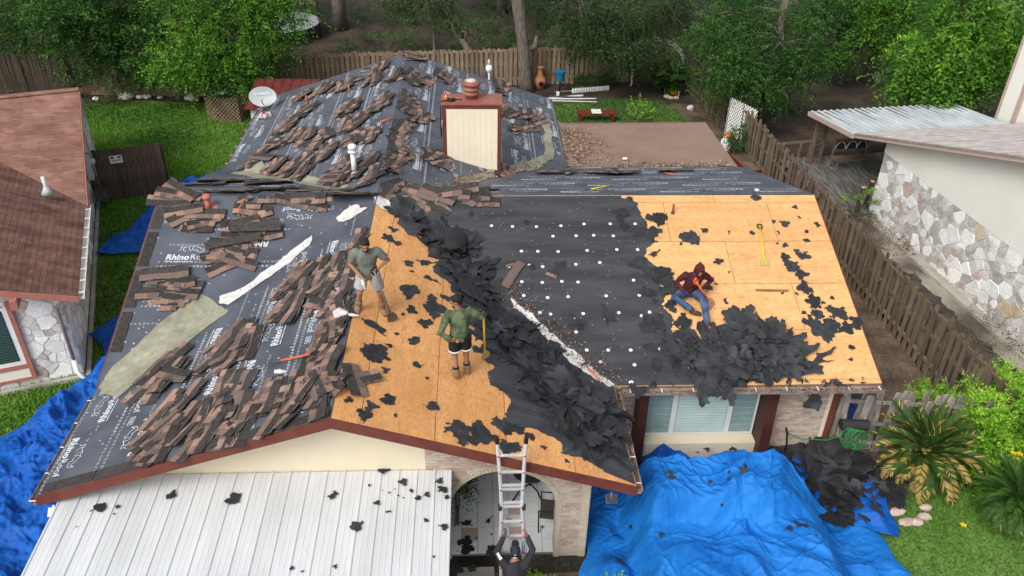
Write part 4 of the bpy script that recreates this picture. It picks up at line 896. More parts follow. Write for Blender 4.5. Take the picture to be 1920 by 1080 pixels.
# meter box on its side wall, vent pipe on its roof
e = empty('meter_box', lp(.1,9.2,1.5), 'grey electric meter box on the stone side wall of the left house', 'meter box')
MB().prism([lp(.05,9.0,1.0),lp(.05,9.4,1.0),lp(.05,9.4,1.75),lp(.05,9.0,1.75)], ln_*.18).build('box', DM, e, bevel=.01); MB().lathe([(.11,0),(.11,.1),(.05,.14)], lp(.23,9.2,1.55), 14, 0, Vector((0,0,1)).rotation_difference(ln_).to_matrix().to_4x4()).build('meter', DM, e); MB().tube([lp(.12,9.2,1.75),lp(.12,9.2,3.0)], .03, 8).build('conduit', DM, e)
MB().box((-.2,-.14,0),(.2,.14,.35),0,Matrix.Translation(lp(.35,8.9,.35))).build('lower_box', STEEL, e)
q = at_z(88, 358, 3.05); e = empty('vent_pipe', q, 'white vent pipe with grey collar on the rust brown roof of the left house', 'vent pipe')
MB().lathe([(.16,-.06),(.09,.04),(.06,.12)], q, 14).build('collar', DM, e, smooth=True); MB().tube([q, q+Vector((0,0,.40))], .045, 10).build('pipe', WPIPE, e, smooth=True)
# ------------------------------------------------------------------ fences
def picket_mesh(w, h, t, m, dog=.03): return MB().prism([(-w/2,0,0),(w/2,0,0),(w/2,0,h-dog),(w/2-dog,0,h),(-w/2+dog,0,h),(-w/2,0,h-dog)], (0,t,0)).mesh('picket', m)
def fence(a, b, h, m, label, sp=.155, w=.135, double=False, rails=(.35,1.0,1.6), lean=.012, wob=.02, posts=2.4, miss=0., base=.03, seed=1, name='fence'):
    a = Vector((*a, 0)); b = Vector((*b, 0)); d = (b-a); L = d.length; d.normalize(); nr = Vector((-d.y, d.x, 0)); r = random.Random(seed)
    e = empty(name, (a+b)/2, label, 'fence'); ms = [picket_mesh(w*q, h-base, .018, m) for q in (.94,1.,1.03)]
    B = Matrix((d, nr, Vector((0,0,1)))).transposed().to_4x4()
    n = int(L/sp)
    for s in ((1,-1) if double else (1,)):
        off = .03 if s > 0 else -.048
        for i in range(n):
            if r.random() < miss: continue
            p = a+d*(i+.5+(.5 if s < 0 else 0))*sp+nr*off+Vector((0,0,base+r.uniform(-wob,wob)))
            inst('picket', r.choice(ms), Matrix.Translation(p) @ B @ Matrix.Rotation(r.gauss(0,lean),4,'Y') @ Matrix.Rotation(r.gauss(0,lean*.6),4,'X') @ Matrix.Diagonal((1,1,r.uniform(.97,1.03),1)), e)
    for z in rails: MB().beam(a+Vector((0,0,z)), b+Vector((0,0,z)), .04 if not double else .055, .085).build('rail', m, e)
    k = max(1, int(L/posts))
    for i in range(k+1):
        p = a+d*(L*i/k)-nr*(.0 if double else .07); MB().beam(p, p+Vector((0,0,h-.05)), .09, .09, tuple(d)).build('post', m, e)
    return e
fence((11.32,12.95),(9.42,36.8), 1.75, WOODS['grey'], 'long weathered picket fence along the right side of the house', sp=.255, w=.135, double=True, lean=.04, wob=.03, seed=2)
fence((9.35,36.95),(-9.2,35.0), 1.7, WOODS['tan'], 'tan board on board fence across the back yard', sp=.215, w=.15, double=True, lean=.012, seed=3)
fence((-9.2,34.6),(-16.9,34.85), 1.85, WOODS['grey'], 'dark weathered fence under the trees behind the left lawn', sp=.15, w=.145, lean=.03, seed=4)
fence((-16.9,34.3),(-24,35.0), 1.9, WOODS['dark'], 'charcoal fence at the far left with two brown boards', sp=.155, w=.15, lean=.02, seed=5)
for x in (-19.0,-19.3,-18.85):
    pass
fence((7.66,13.06),(10.95,12.72), 1.68, WOODS['silver'], 'silvery leaning picket fence between house corner and sago palm', sp=.165, w=.15, lean=.085, wob=.06, seed=6, rails=(.3,.85,1.45))
fence((-9.0,34.4),(-7.6,27.7), 1.7, WOODS['grey'], 'short weathered fence beside the satellite dish corner', sp=.17, w=.14, lean=.05, seed=8)
# wooden gate between the houses with a white sign
e = empty('gate_fence', (-11.5,25.2,0), 'dark stained wooden gate fence between the left house and lawn', 'fence')
ga, gb = Vector((-12.62,24.95,0)), Vector((-10.35,25.62,0)); gd = (gb-ga).normalized(); gn = Vector((-gd.y,gd.x,0)); GB = Matrix((gd,gn,Vector((0,0,1)))).transposed().to_4x4()
pm = [picket_mesh(.142, h, .02, mat('gate_wood',(.055,.036,.026),(.13,.088,.064),scale=5,rough=.85,stretch=(7,7,.5),rand=.25,bump=.3,bscale=20), .035) for h in (1.76,1.8,1.83)]
for i in range(16): inst('picket', random.choice(pm), Matrix.Translation(ga+gd*(.075+.147*i)-gn*.02) @ GB @ Matrix.Rotation(random.gauss(0,.008),4,'Y'), e)
for z in (.4,1.4): MB().beam(ga+gn*.03+Vector((0,0,z)), gb+gn*.03+Vector((0,0,z)), .04, .09).build('rail', WOODS['dark'], e)
for q in (ga, gb, (ga+gb)/2): MB().beam(q+gn*.08, q+gn*.08+Vector((0,0,1.7)), .09, .09, tuple(gd)).build('post', WOODS['dark'], e)
sg = ga+gd*.98-gn*.026+Vector((0,0,1.44)); sgM = Matrix.Translation(sg) @ GB
e = empty('warning_sign', sg, 'small white sign with black panels on the dark gate', 'sign')
MB().box((-.19,-.012,-.13),(.19,0,.13),0,sgM).build('plate', WHITE, e)
for x0, x1, z0, z1 in ((-.155,-.05,.04,.1),(.05,.155,.04,.1)): MB().box((x0,-.016,z0),(x1,-.0125,z1),0,sgM).build('printed_panel', BLACK, e)
for i in range(9): MB().box((-.15+.034*i,-.016,-.06),(-.15+.034*i+.02+.006*(i%2),-.0125,-.015+.012*(i%3)),0,sgM).build('printed_mark', mat('sign_ink',(.12,.2,.16),None,rough=.6), e)

# ------------------------------------------------------------------ yard things
def rock(name, c, s, m, label, cat='rock', group=None, parent=None, seed=0):
    mb = MB().ball(c, s, 9); mb.v = [tuple(Vector(c)+(Vector(v)-Vector(c))*(1+.35*noise.noise(Vector(v)*2.2/max(s)*.5+Vector((seed,0,0))))) for v in mb.v]
    o = mb.build(name, m, parent); 
    if parent is None: tag(o, label, cat, group)
    return o
for i, (x, y, s) in enumerate(((238,180,.33),(262,182,.16),(275,181,.18),(352,183,.2),(362,184,.22),(357,178,.2),(300,183,.12),(180,185,.15))):
    q = at_z(x, y, .08); rock('rock', q, (s,s*.7,s*.55), STN['mid'], 'largest pale rock at the foot of the left back fence' if i == 0 else 'small pale rock in the row along the left back fence', group=None if i == 0 else 'small rocks along the left back fence', seed=i)
q0, q1 = at_z(391,226,0), at_z(452,230,0); dl = (q1-q0).normalized(); LATM = mat('lattice_wood',(.23,.15,.10),(.33,.23,.16),scale=5,rough=.9,rand=.15)
def lattice(p, d, w, h, m, e, sp, th=.012, bw=.035):
    up = Vector((0,0,1))
    for sgn in (1,-1):
        t = -h
        while t < w+h:
            # line x = t + sgn*z, clipped to the panel
            z0, z1 = 0., h; xa = t if sgn > 0 else t+h; xb = t+h if sgn > 0 else t
            pa, pb = (xa, 0.), (xb, h)
            u0, u1 = 0., 1.; dx = pb[0]-pa[0]
            for bound, sg_ in ((0, 1), (w, -1)):
                va = (pa[0]-bound)*sg_; vb = (pb[0]-bound)*sg_
                if va < 0 and vb < 0: u0 = 2
                elif va < 0: u0 = max(u0, va/(va-vb))
                elif vb < 0: u1 = min(u1, va/(va-vb))
            if u0 < u1-.02:
                A = p+d*(pa[0]+dx*u0)+up*(h*u0); Bq = p+d*(pa[0]+dx*u1)+up*(h*u1); nr = Vector((-d.y,d.x,0))*(.007*sgn)
                MB().beam(A+nr, Bq+nr, th, bw, (0,0,1)).build('lath', m, e)
            t += sp
e = empty('lattice_screen', (q0+q1)/2, 'brown wooden lattice box on the lawn near the satellite dish', 'lattice screen')
lattice(q0, dl, (q1-q0).length, 1.0, LATM, e, .16); q2 = q0+Vector((-.1,1.3,0)); lattice(q1, (Vector((-.9,1.2,0))-Vector((-.9,1.2,0))+Vector((.12,1,0))).normalized(), 1.3, 1.0, LATM, e, .16)
e2 = MB().prism([q1+Vector((-1.0,.25,0)),q1+Vector((-.06,.25,0)),q1+Vector((.0,1.3,0)),q1+Vector((-1.0,1.3,0))],(0,0,.95)).build('storage_bin', mat('bin_olive',(.035,.035,.022),None,rough=.6), bevel=.02); tag(e2,'dark olive storage bin behind the brown lattice','bin')
rock('cloth_bundle', q0+Vector((.55,.6,.9)), (.32,.22,.16), STN['mid'], 'grey bundle lying on top behind the brown lattice', 'bundle', seed=5)
e = empty('garden_shed', (-7,29.2,0), 'low shed with rust red metal roof behind the satellite dish', 'shed'); RM = mat('red_metal_roof',(.11,.022,.02),(.15,.035,.03),scale=3,rough=.45)
MB().box((-7.95,28.15,0),(-5.9,30.0,1.95)).build('wall', WHITE, e)
for i in range(7): MB().prism([(-8.1+.33*i,27.95,2.05),(-8.1+.33*(i+1)-.02,27.95,2.05),(-8.1+.33*(i+1)-.02,30.2,2.35),(-8.1+.33*i,30.2,2.35)],(0,0,.03)).build('roof_panel', RM, e); MB().beam((-8.1+.33*i,27.95,2.09),(-8.1+.33*i,30.2,2.39),.03,.03).build('seam', RM, e)
tag(MB().box((-6.9,30.5,0),(-6.2,31.1,1.0)).box((-6.95,30.45,1.0),(-6.15,31.15,1.08)).build('trash_bin', mat('bin_blue',(.03,.045,.05),None,rough=.5), bevel=.02), 'dark blue lidded bin behind the red roofed shed', 'bin')
# back yard on the right
def at0(x, y): return at_z(x, y, 0)
q = at0(1012,166); tag(MB().lathe([(.14,0),(.16,.04),(.27,.20),(.30,.34),(.26,.48),(.15,.60),(.12,.78),(.125,.95),(.16,.99),(.14,1.0)], q, 20, 0).lathe([(.10,0),(.11,.02),(.06,.03)], q+Vector((.03,-.285,.32)), 14, 1, Matrix.Rotation(R(90),4,'X')).build('chiminea', [mat('chiminea_clay',(.30,.12,.055),(.40,.18,.09),scale=4,rough=.85), BLACK], smooth=True), 'terracotta chiminea with a round mouth beside the big trunk', 'chiminea')
q = at0(1049,176); e = empty('planter_stand', q, 'blue planter pot on a thin black stand by the back fence', 'planter'); BP = mat('blue_pot',(.01,.12,.25),(.02,.17,.32),rough=.5)
MB().lathe([(.17,0),(.22,.36),(.25,.37),(.25,.42),(.2,.42)], q+Vector((0,0,.62)), 16).build('pot', BP, e); MB().tube([q, q+Vector((0,0,.64))], .035, 6).build('stand', BLACK, e)
q = at0(1046,182); tag(MB().lathe([(.07,0),(.08,.22),(.07,.22)], q, 12).build('bucket', WHITE), 'small white bucket in front of the blue planter', 'bucket')
ba, bb = at0(1072,174), at0(1142,168); e = empty('flower_bed', (ba+bb)/2, 'flower bed edged with white scalloped border by the back fence', 'flower bed')
MB().prism([ba,bb,bb+Vector((0,.75,0)),ba+Vector((0,.75,0))],(0,0,.1)).build('bed_soil', SOILM, e)
for i in range(15):
    c = ba+(bb-ba)*((i+.5)/15); MB().lathe([(.058,0),(.062,.1),(.05,.17),(.02,.2)], c+Vector((0,-.02,0)), 8).build('edging_piece', WHITE, e)
for i, (x0, y0, x1, y1) in enumerate(((1025,187,1093,181),(1040,176,1143,168),(1030,191,1118,187),(1035,196,1119,193),(1030,189,1100,185))):
    a_, b_ = at0(x0,y0), at0(x1,y1); tag(MB().tube([a_+Vector((0,0,.05+.04*i)), b_+Vector((0,0,.05))], (.045,.03,.03,.022,.035)[i], 8).build('pole', (WHITE,GUT,WPIPE,WHITE,STEEL)[i]), ('thickest white pole of the stack on the back lawn','long grey pole reaching to the flower bed','grey white pole second from the house in the stack','thin white pole nearest the house on the back lawn','dark pole in the stack on the back lawn')[i], 'pole')
e = empty('garden_arch', at0(1230,170), 'white metal garden arch trellis in the back yard corner', 'trellis')
A1v, A2v = at0(1183,161), at0(1272,180); 
for off in (Vector((0,0,0)), Vector((.12,.35,0))):
    pts = [A1v+off]+[A1v+off+Vector((0,0,z)) for z in (.8,1.5)]+[(A1v+A2v)/2+off+(A1v-A2v)/2*math.cos(t)+Vector((0,0,1.5+.75*math.sin(t))) for t in np.linspace(.2,math.pi-.2,9)]+[A2v+off+Vector((0,0,z)) for z in (1.5,.8,0)]
    MB().tube(pts, .03, 6).build('hoop', WHITE, e); last = pts
for i in range(0, len(last)): MB().tube([last[i], last[i]-Vector((.12,.35,0))], .014, 5).build('rung', WHITE, e)
q = at0(1240,166); e = empty('wheelbarrow', q, 'old wheelbarrow with grey tray parked in the back corner', 'wheelbarrow')
MB().lathe([(.2,0),(.36,.3),(.38,.31),(.33,.27),(.18,.03)], q+Vector((0,0,.28)), 14).build('tray', STN['grey'], e); MB().tube([q+Vector((-.15,-.3,0)), q+Vector((-.1,-.15,.35))], .02, 6).build('leg', STEEL, e); MB().tube([q+Vector((.15,-.3,0)), q+Vector((.1,-.15,.35))], .02, 6).build('leg', STEEL, e); MB().lathe([(.16,-.03),(.16,.03)], q+Vector((0,.35,.16)), 14, 0, Matrix.Rotation(R(90),4,'Y')).build('wheel', BLACK, e)
q = at0(1252,168); tag(MB().lathe([(.2,0),(.26,.3),(.28,.32),(.22,.32)], q+Vector((0,0,.35)), 16).build('plant_pot', mat('pot_blue_grey',(.13,.22,.28),None,rough=.6)), 'blue grey pot with dark leaves under the garden arch', 'pot')
q = at0(1263,178); tag(MB().lathe([(.05,0),(.15,.05),(.18,.15),(.14,.25),(.04,.29)], q, 14).build('yellow_pot', mat('pot_yellow',(.62,.33,.03),None,rough=.5), smooth=True), 'round yellow pot at the foot of the garden arch', 'pot')
for i, (x, y) in enumerate(((1250,183),(1258,186),(1268,185))): rock('rock', at0(x,y)+Vector((0,0,.05)), (.14,.12,.08), STN['pink'], 'small pink rock beside the yellow pot', group='pink rocks beside the yellow pot', seed=i)
rock('rock', at0(1294,206)+Vector((0,0,.08)), (.14,.12,.12), STN['mid'], 'round grey rock at the foot of the right picket fence', seed=9)
e = empty('garden_bench', at0(1118,226), 'low red bench with a white cushion behind the patio cover', 'bench'); b0_ = at0(1082,231); b1_ = at0(1155,231)
MB().beam(b0_+Vector((0,.2,.38)), b1_+Vector((0,.2,.38)), .38, .05).build('seat', mat('bench_red',(.16,.025,.015),None,rough=.6), e); MB().box((-.2,-.22,0),(.2,.2,.05),0,Matrix.Translation((b0_+b1_)/2+Vector((-.02,.2,.41)))).build('cushion', WPIPE, e, bevel=.02)
for t in (.08,.92):
    c = b0_+(b1_-b0_)*t; MB().box((c.x-.05,c.y+.06,0),(c.x+.05,c.y+.34,.36)).build('leg', MATS['bench_red'], e)
la, lb = at0(1357,268), at0(1400,292); dl = (lb-la).normalized(); e = empty('lattice_screen', (la+lb)/2, 'white lattice panel leaning on the right picket fence', 'lattice screen')
lattice(la-dl*.05, dl, 1.5, 1.85, WHITE, e, .14); MB().beam(la, la+Vector((0,0,1.85)), .04, .04, (0,1,0)).build('frame', WOODS['grey'], e)
pa, pb_ = at0(1372,296), at0(1415,322); e = empty('planter_box', (pa+pb_)/2, 'red planter box of soil beside the white lattice panel', 'planter'); dv = (pb_-pa).normalized(); nv = Vector((-dv.y,dv.x,0)); Lp = 1.7; pa = Vector((9.35,28.3,0)); dv = Vector((.2,-1,0)).normalized(); nv = Vector((1,.2,0)).normalized()
MB().prism([pa,pa+dv*Lp,pa+dv*Lp+nv*.75,pa+nv*.75],(0,0,.25)).build('bed_soil', SOILM, e)
for a_, b_ in ((pa,pa+dv*Lp),(pa+nv*.75,pa+dv*Lp+nv*.75),(pa,pa+nv*.75),(pa+dv*Lp,pa+dv*Lp+nv*.75)): MB().beam(a_+Vector((0,0,.16)), b_+Vector((0,0,.16)), .05, .32).build('side_board', MATS['bench_red'], e)
q = at0(1362,285); e = empty('garden_figure', q, 'white garden figure with orange hat near the white lattice', 'figure')
MB().lathe([(.16,0),(.2,.15),(.18,.4),(.10,.55)], q, 14).ball(q+Vector((.18,-.05,.35)), (.09,.07,.18), 8).ball(q+Vector((-.2,0,.4)), (.09,.07,.16), 8).build('body', WHITE, e, smooth=True); MB().ball(q+Vector((0,0,.62)), .1, 10).build('head', TERRA, e, smooth=True); MB().lathe([(.2,0),(.12,.03),(.11,.12),(.05,.16)], q+Vector((0,0,.68)), 14).build('hat', mat('hat_orange',(.55,.16,.04),None,rough=.7), e, smooth=True)
# trampoline behind the fence
q = at_z(530,42,.75); e = empty('trampoline', (q.x,q.y,0), 'round trampoline with grey rim behind the back fence', 'trampoline'); n_ = 36
MB().lathe([(1.45,0),(1.85,0),(1.88,-.03),(1.85,-.06),(1.45,-.05)], (q.x,q.y,.8), n_).build('rim_pad', mat('pad_grey',(.30,.31,.33),None,rough=.6), e); MB().lathe([(.01,0),(1.46,0)], (q.x,q.y,.78), n_).build('mat', BLACK, e)
for k in range(6): a = k*math.pi/3+.3; MB().tube([(q.x+1.8*math.cos(a),q.y+1.8*math.sin(a),.78),(q.x+1.8*math.cos(a),q.y+1.8*math.sin(a),0)], .03, 6).build('leg', STEEL, e)
for k in range(6): a = k*math.pi/3; MB().tube([(q.x+1.85*math.cos(a),q.y+1.85*math.sin(a),0),(q.x+1.85*math.cos(a),q.y+1.85*math.sin(a),2.4)], .025, 6).build('net_pole', BLACK, e)
for i, (x, y) in enumerate(((1630,138),(1648,150),(1640,143))): tag(MB().prism([at_z(x-8,y-3,.02),at_z(x+10,y-3,.02),at_z(x+12,y+3,.02),at_z(x-6,y+3,.02)],(0,0,.05)).build('paving_slab', CONC), 'pale paving slab on bare soil behind the ribbed patio roof', 'slab', 'slabs on the soil behind the patio roof')
# front right: garden hose on its hanger, stones by the palm, gravel
e = empty('garden_hose', (7.75,12.92,.9), 'green garden hose coiled on a dark hanger at the silvery fence', 'hose'); HG = mat('hose_green',(.025,.20,.05),None,rough=.4)
MB().tube([(7.72+.0,12.86,.95),(8.02,12.84,.95),(8.3,12.82,.95)], .12, 10).build('hanger', mat('hanger_grey',(.03,.03,.032),None,rough=.6), e)
for k in range(9): r_ = .10+.02*(k%4); MB().tube([(7.98+(r_+.03*math.sin(k*2.1))*math.cos(t)+.035*k-.14,12.74-.012*k,.70+.03*math.sin(k*1.7)+(r_+.12)*math.sin(t)) for t in np.linspace(0,6.3,15)], .011, 5).build('coil', HG, e)
MB().tube([(7.85,12.75,.8),(7.5,12.8,.55),(7.0,12.9,.5),(6.7,12.95,.6),(6.62,12.99,.75)], .011, 6).build('run', HG, e)
tag(MB().tube([(6.62,12.99,.75),(6.62,12.9,.72),(6.66,12.85,.4),(6.66,12.85,.0)], .022, 6).build('standpipe', BLACK), 'thin black standpipe at the brick wall by the hose', 'pipe')
for i, (x, y, s) in enumerate(((1678,962,.2),(1700,982,.17),(1716,982,.17),(1732,972,.15),(1655,926,.24),(1664,935,.12),(1735,955,.13))):
    q = at0(x, y); tag(rock('edging_stone', q+Vector((0,0,.05)), (s,s*.62,.07), STN['pink'], None, seed=i), 'pink edging stone lying on the grass before the larger palm', 'stone', 'pink stones before the larger palm')
r = np.random.default_rng(8); mb = MB()
for i in range(420): mb.ball((r.uniform(6.12,7.2), r.uniform(12.72,13.0), .02), tuple(r.uniform(.015,.03,3)), 5)
tag(mb.build('gravel', STN['white']), 'white gravel at the foot of the brick wall', 'gravel', kind='stuff')
# patio furniture inside the arch
e = empty('patio_table', (1.05,11.9,.1), 'black round metal table inside the arched porch', 'table'); 
MB().lathe([(.36,0),(.38,.015),(.38,.03),(.36,.03)], (1.05,11.9,.72), 24).build('tabletop', mat('smoked_glass',(.05,.05,.05),None,rough=.2), e)
MB().tube([(1.05,11.9,.72),(1.05,11.9,.3)], .03, 8).build('column', BLACK, e)
for k in range(4): a = k*math.pi/2+.6; MB().tube([(1.05,11.9,.34),(1.05+.25*math.cos(a),11.9+.25*math.sin(a),.32),(1.05+.45*math.cos(a),11.9+.45*math.sin(a),.1)], .018, 6).build('leg', BLACK, e)
e = empty('sling_chair', (1.35,11.0,.1), 'brown sling patio chair inside the arched porch', 'chair'); SL_ = mat('sling',(.075,.065,.055),None,rough=.7)
T = Matrix.Translation((1.42,11.05,.1)) @ Matrix.Rotation(R(-100),4,'Z')
MB().box((-.24,-.22,.40),(.24,.22,.42),0,T).build('seat', SL_, e); MB().box((-.24,0,0),(.24,.02,.55),0,T @ Matrix.Translation((0,.22,.42)) @ Matrix.Rotation(R(-18),4,'X')).build('backrest', SL_, e)
for x in (-.25,.25):
    MB().tube([T @ Vector((x,-.22,0)), T @ Vector((x,-.24,.6)), T @ Vector((x,.2,.62)), T @ Vector((x,.30,.6))], .015, 6).build('arm_frame', BLACK, e); MB().tube([T @ Vector((x,.32,0)), T @ Vector((x,.1,.4))], .015, 6).build('leg', BLACK, e)
# ------------------------------------------------------------------ trees and plants
def leaf_mesh(name, blobs, nsp, per, leaf, mats, seed, droop=.4, slen=.6, width=.42, shell=.45, zmin=.15):
    r = np.random.default_rng(seed); tot = sum(b[2] for b in blobs); V = []; MI = []
    for c, rad, wgt in blobs:
        n = int(nsp*wgt/tot); d = r.normal(size=(n, 3)); d /= np.linalg.norm(d, axis=1)[:, None]
        lump = np.array([noise.noise(Vector(q)*2.3+Vector((seed, 0, 0))) for q in d]); rr = (shell+(1-shell)*r.random(n)**.55)*(1+.38*lump)
        nc = max(6, int(9*(rad[0]*rad[1]*rad[2])**.4)) if min(rad) > .55 else 0
        if nc:          # gather the sprays into clumps on and inside the crown, dark gaps between them
            cd = r.normal(size=(nc, 3)); cd /= np.linalg.norm(cd, axis=1)[:, None]; cc = np.asarray(c)+cd*np.asarray(rad)*r.uniform(.35,.95,nc)[:, None]; cr_ = r.uniform(.26,.46,nc)
            k_ = r.integers(0, nc, n); P = cc[k_]+d*(rr*cr_[k_])[:, None]*np.asarray(rad)*np.array([1.15,1.15,.75])
            lump = .5*lump+.5*(r.uniform(-1,1,nc)[k_])*.6
        else: P = np.asarray(c)+d*rr[:, None]*np.asarray(rad)
        # hollow out patches so that gaps stay open
        gap = np.array([noise.noise(Vector(q)*.9+Vector((0, seed, 0))) for q in P]); k = gap+r.uniform(-.15,.35,n) > -.12; P = P[k]; d = d[k]; n = len(P)
        ax = d*.8+r.normal(0,.55,(n,3)); ax[:,2] -= droop; ax /= np.linalg.norm(ax, axis=1)[:, None]
        sd_ = np.cross(ax, r.normal(size=(n,3))+np.array([0,0,2.])); sd_ /= np.linalg.norm(sd_, axis=1)[:, None]
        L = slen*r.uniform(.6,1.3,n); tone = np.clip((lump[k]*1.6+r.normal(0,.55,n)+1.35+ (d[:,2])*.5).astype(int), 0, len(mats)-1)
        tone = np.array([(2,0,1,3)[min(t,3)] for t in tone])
        for j in range(per):
            t = (j+.5)/per; sg = 1 if j % 2 else -1
            base = P+ax*(L*t)[:,None]+np.array([0,0,-1.])*(droop*.35*L*t*t)[:,None]
            ld_ = ax*.55+sd_*sg*.9+r.normal(0,.28,(n,3)); ld_ /= np.linalg.norm(ld_, axis=1)[:,None]
            wd = np.cross(ld_, r.normal(size=(n,3))*.6+np.array([0,0,1.])); wd /= np.linalg.norm(wd, axis=1)[:,None]
            ll = leaf*r.uniform(.7,1.3,n)*(1-.35*t); q = np.zeros((n,4,3))
            q[:,0] = base; q[:,1] = base+ld_*(ll*.5)[:,None]+wd*(ll*width*.5)[:,None]; q[:,2] = base+ld_*ll[:,None]; q[:,3] = base+ld_*(ll*.5)[:,None]-wd*(ll*width*.5)[:,None]
            ok = q[:,:,2].min(1) > zmin; V.append(q[ok]); MI.append(tone[ok])
    V = np.concatenate(V); MI = np.concatenate(MI); return np_mesh(name, V.reshape(-1,3), np.arange(len(V)*4).reshape(-1,4), mats, MI)
def tree(label, base, trunk, blobs, nsp, per, leaf, mats, seed, name='tree', cat='tree', group=None, limbs=(), **kw):
    base = Vector(base); e = empty(name, base, label, cat, group)
    pts, rs = trunk; pts = [Vector(q) for q in pts]
    # gnarled taper
    mb = MB().tube(pts, rs, 12)
    mb.v = [tuple(Vector(v)+Vector((noise.noise(Vector(v)*1.7), noise.noise(Vector(v)*1.7+Vector((9,0,0))), 0))*rs[0]*.35) for v in mb.v]
    mb.build('trunk', BARK, e, smooth=True)
    for lp_, lr in limbs: MB().tube(lp_, lr, 8).build('limb', BARK, e, smooth=True)
    # limbs into each foliage mass
    top = pts[-1]; lb = MB(); r = random.Random(seed)
    for c, rad, w in blobs:
        c = Vector(c); src = pts[-1] if len(pts) > 6 else min(pts[len(pts)//2:], key=lambda q: (q-c).length)
        lb.tube([src, (src+c)/2+Vector((r.uniform(-.3,.3),r.uniform(-.3,.3),.3)), c], [rs[-1]*.7, rs[-1]*.45, .02], 6)
        for k in range(7):
            d = Vector((r.gauss(0,1),r.gauss(0,1),r.gauss(0,.6))).normalized(); q = c+Vector((d.x*rad[0],d.y*rad[1],d.z*rad[2]))*.8
            lb.tube([c, (c+q)/2+Vector((0,0,.15)), q], [.03,.02,.006], 5)
    lb.build('branches', BARK, e, smooth=True)
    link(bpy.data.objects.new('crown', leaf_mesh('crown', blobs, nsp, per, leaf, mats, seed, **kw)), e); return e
def B(px, py, Y, rx, ry, rz, w=1.): c = at_y(px, py, Y); return (tuple(c), (rx, ry, rz), w)
def straight(x, y, h, r0, r1, lean=(0,0), k=6): return ([(x+lean[0]*t, y+lean[1]*t, h*t) for t in np.linspace(0,1,k)], [r0*(1.25 if i == 0 else 1)+(r1-r0)*i/(k-1) for i in range(k)])
# left group overhanging the fence
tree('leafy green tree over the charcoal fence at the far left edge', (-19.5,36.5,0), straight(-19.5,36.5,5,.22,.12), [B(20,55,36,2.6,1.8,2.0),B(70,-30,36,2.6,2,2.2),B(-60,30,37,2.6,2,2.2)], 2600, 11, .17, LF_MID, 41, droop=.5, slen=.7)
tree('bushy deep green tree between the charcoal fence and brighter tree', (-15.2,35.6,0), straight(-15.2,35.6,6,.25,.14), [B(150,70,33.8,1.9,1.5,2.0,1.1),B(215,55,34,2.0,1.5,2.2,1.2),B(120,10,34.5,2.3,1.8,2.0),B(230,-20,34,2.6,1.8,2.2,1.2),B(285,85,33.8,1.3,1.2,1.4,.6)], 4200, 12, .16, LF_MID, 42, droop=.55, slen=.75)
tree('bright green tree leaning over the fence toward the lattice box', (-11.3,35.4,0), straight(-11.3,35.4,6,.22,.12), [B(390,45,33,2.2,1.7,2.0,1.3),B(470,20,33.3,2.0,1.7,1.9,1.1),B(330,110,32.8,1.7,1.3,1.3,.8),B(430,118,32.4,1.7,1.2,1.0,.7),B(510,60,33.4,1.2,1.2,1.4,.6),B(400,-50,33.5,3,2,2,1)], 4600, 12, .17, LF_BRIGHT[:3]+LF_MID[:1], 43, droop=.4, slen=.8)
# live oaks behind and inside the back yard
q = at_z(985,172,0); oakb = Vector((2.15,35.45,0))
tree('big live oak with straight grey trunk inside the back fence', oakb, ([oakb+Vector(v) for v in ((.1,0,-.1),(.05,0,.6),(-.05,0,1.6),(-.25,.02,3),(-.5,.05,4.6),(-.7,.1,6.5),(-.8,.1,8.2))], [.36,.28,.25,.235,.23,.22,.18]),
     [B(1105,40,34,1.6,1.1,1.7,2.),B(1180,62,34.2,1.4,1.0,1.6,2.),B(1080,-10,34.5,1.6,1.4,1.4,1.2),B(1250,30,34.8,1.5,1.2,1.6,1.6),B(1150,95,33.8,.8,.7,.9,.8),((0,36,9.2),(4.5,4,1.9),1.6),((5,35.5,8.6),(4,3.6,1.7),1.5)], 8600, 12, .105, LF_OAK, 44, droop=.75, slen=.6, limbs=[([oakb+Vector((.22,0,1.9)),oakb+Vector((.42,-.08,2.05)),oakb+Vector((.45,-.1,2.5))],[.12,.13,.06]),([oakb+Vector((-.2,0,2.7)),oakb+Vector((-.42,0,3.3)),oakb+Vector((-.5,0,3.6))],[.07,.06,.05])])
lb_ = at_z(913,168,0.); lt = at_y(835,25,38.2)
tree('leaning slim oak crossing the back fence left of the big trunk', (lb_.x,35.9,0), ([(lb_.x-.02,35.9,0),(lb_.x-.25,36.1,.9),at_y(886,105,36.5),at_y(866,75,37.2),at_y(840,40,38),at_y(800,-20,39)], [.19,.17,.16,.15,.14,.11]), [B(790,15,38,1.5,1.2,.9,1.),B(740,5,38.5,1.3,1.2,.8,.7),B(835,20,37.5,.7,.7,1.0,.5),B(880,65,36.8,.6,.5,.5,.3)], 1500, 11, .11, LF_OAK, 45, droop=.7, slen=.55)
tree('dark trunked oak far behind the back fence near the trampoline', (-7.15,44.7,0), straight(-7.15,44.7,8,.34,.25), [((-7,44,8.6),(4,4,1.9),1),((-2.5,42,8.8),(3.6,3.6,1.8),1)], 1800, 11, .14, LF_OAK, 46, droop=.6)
tree('slim brown trunk with sparse leaves just behind the back fence', (-1.9,38.0,0), straight(-1.9,38.0,4,.09,.07), [B(825,0,38,.6,.6,.8,1)], 260, 10, .11, LF_OAK, 47, droop=.6)
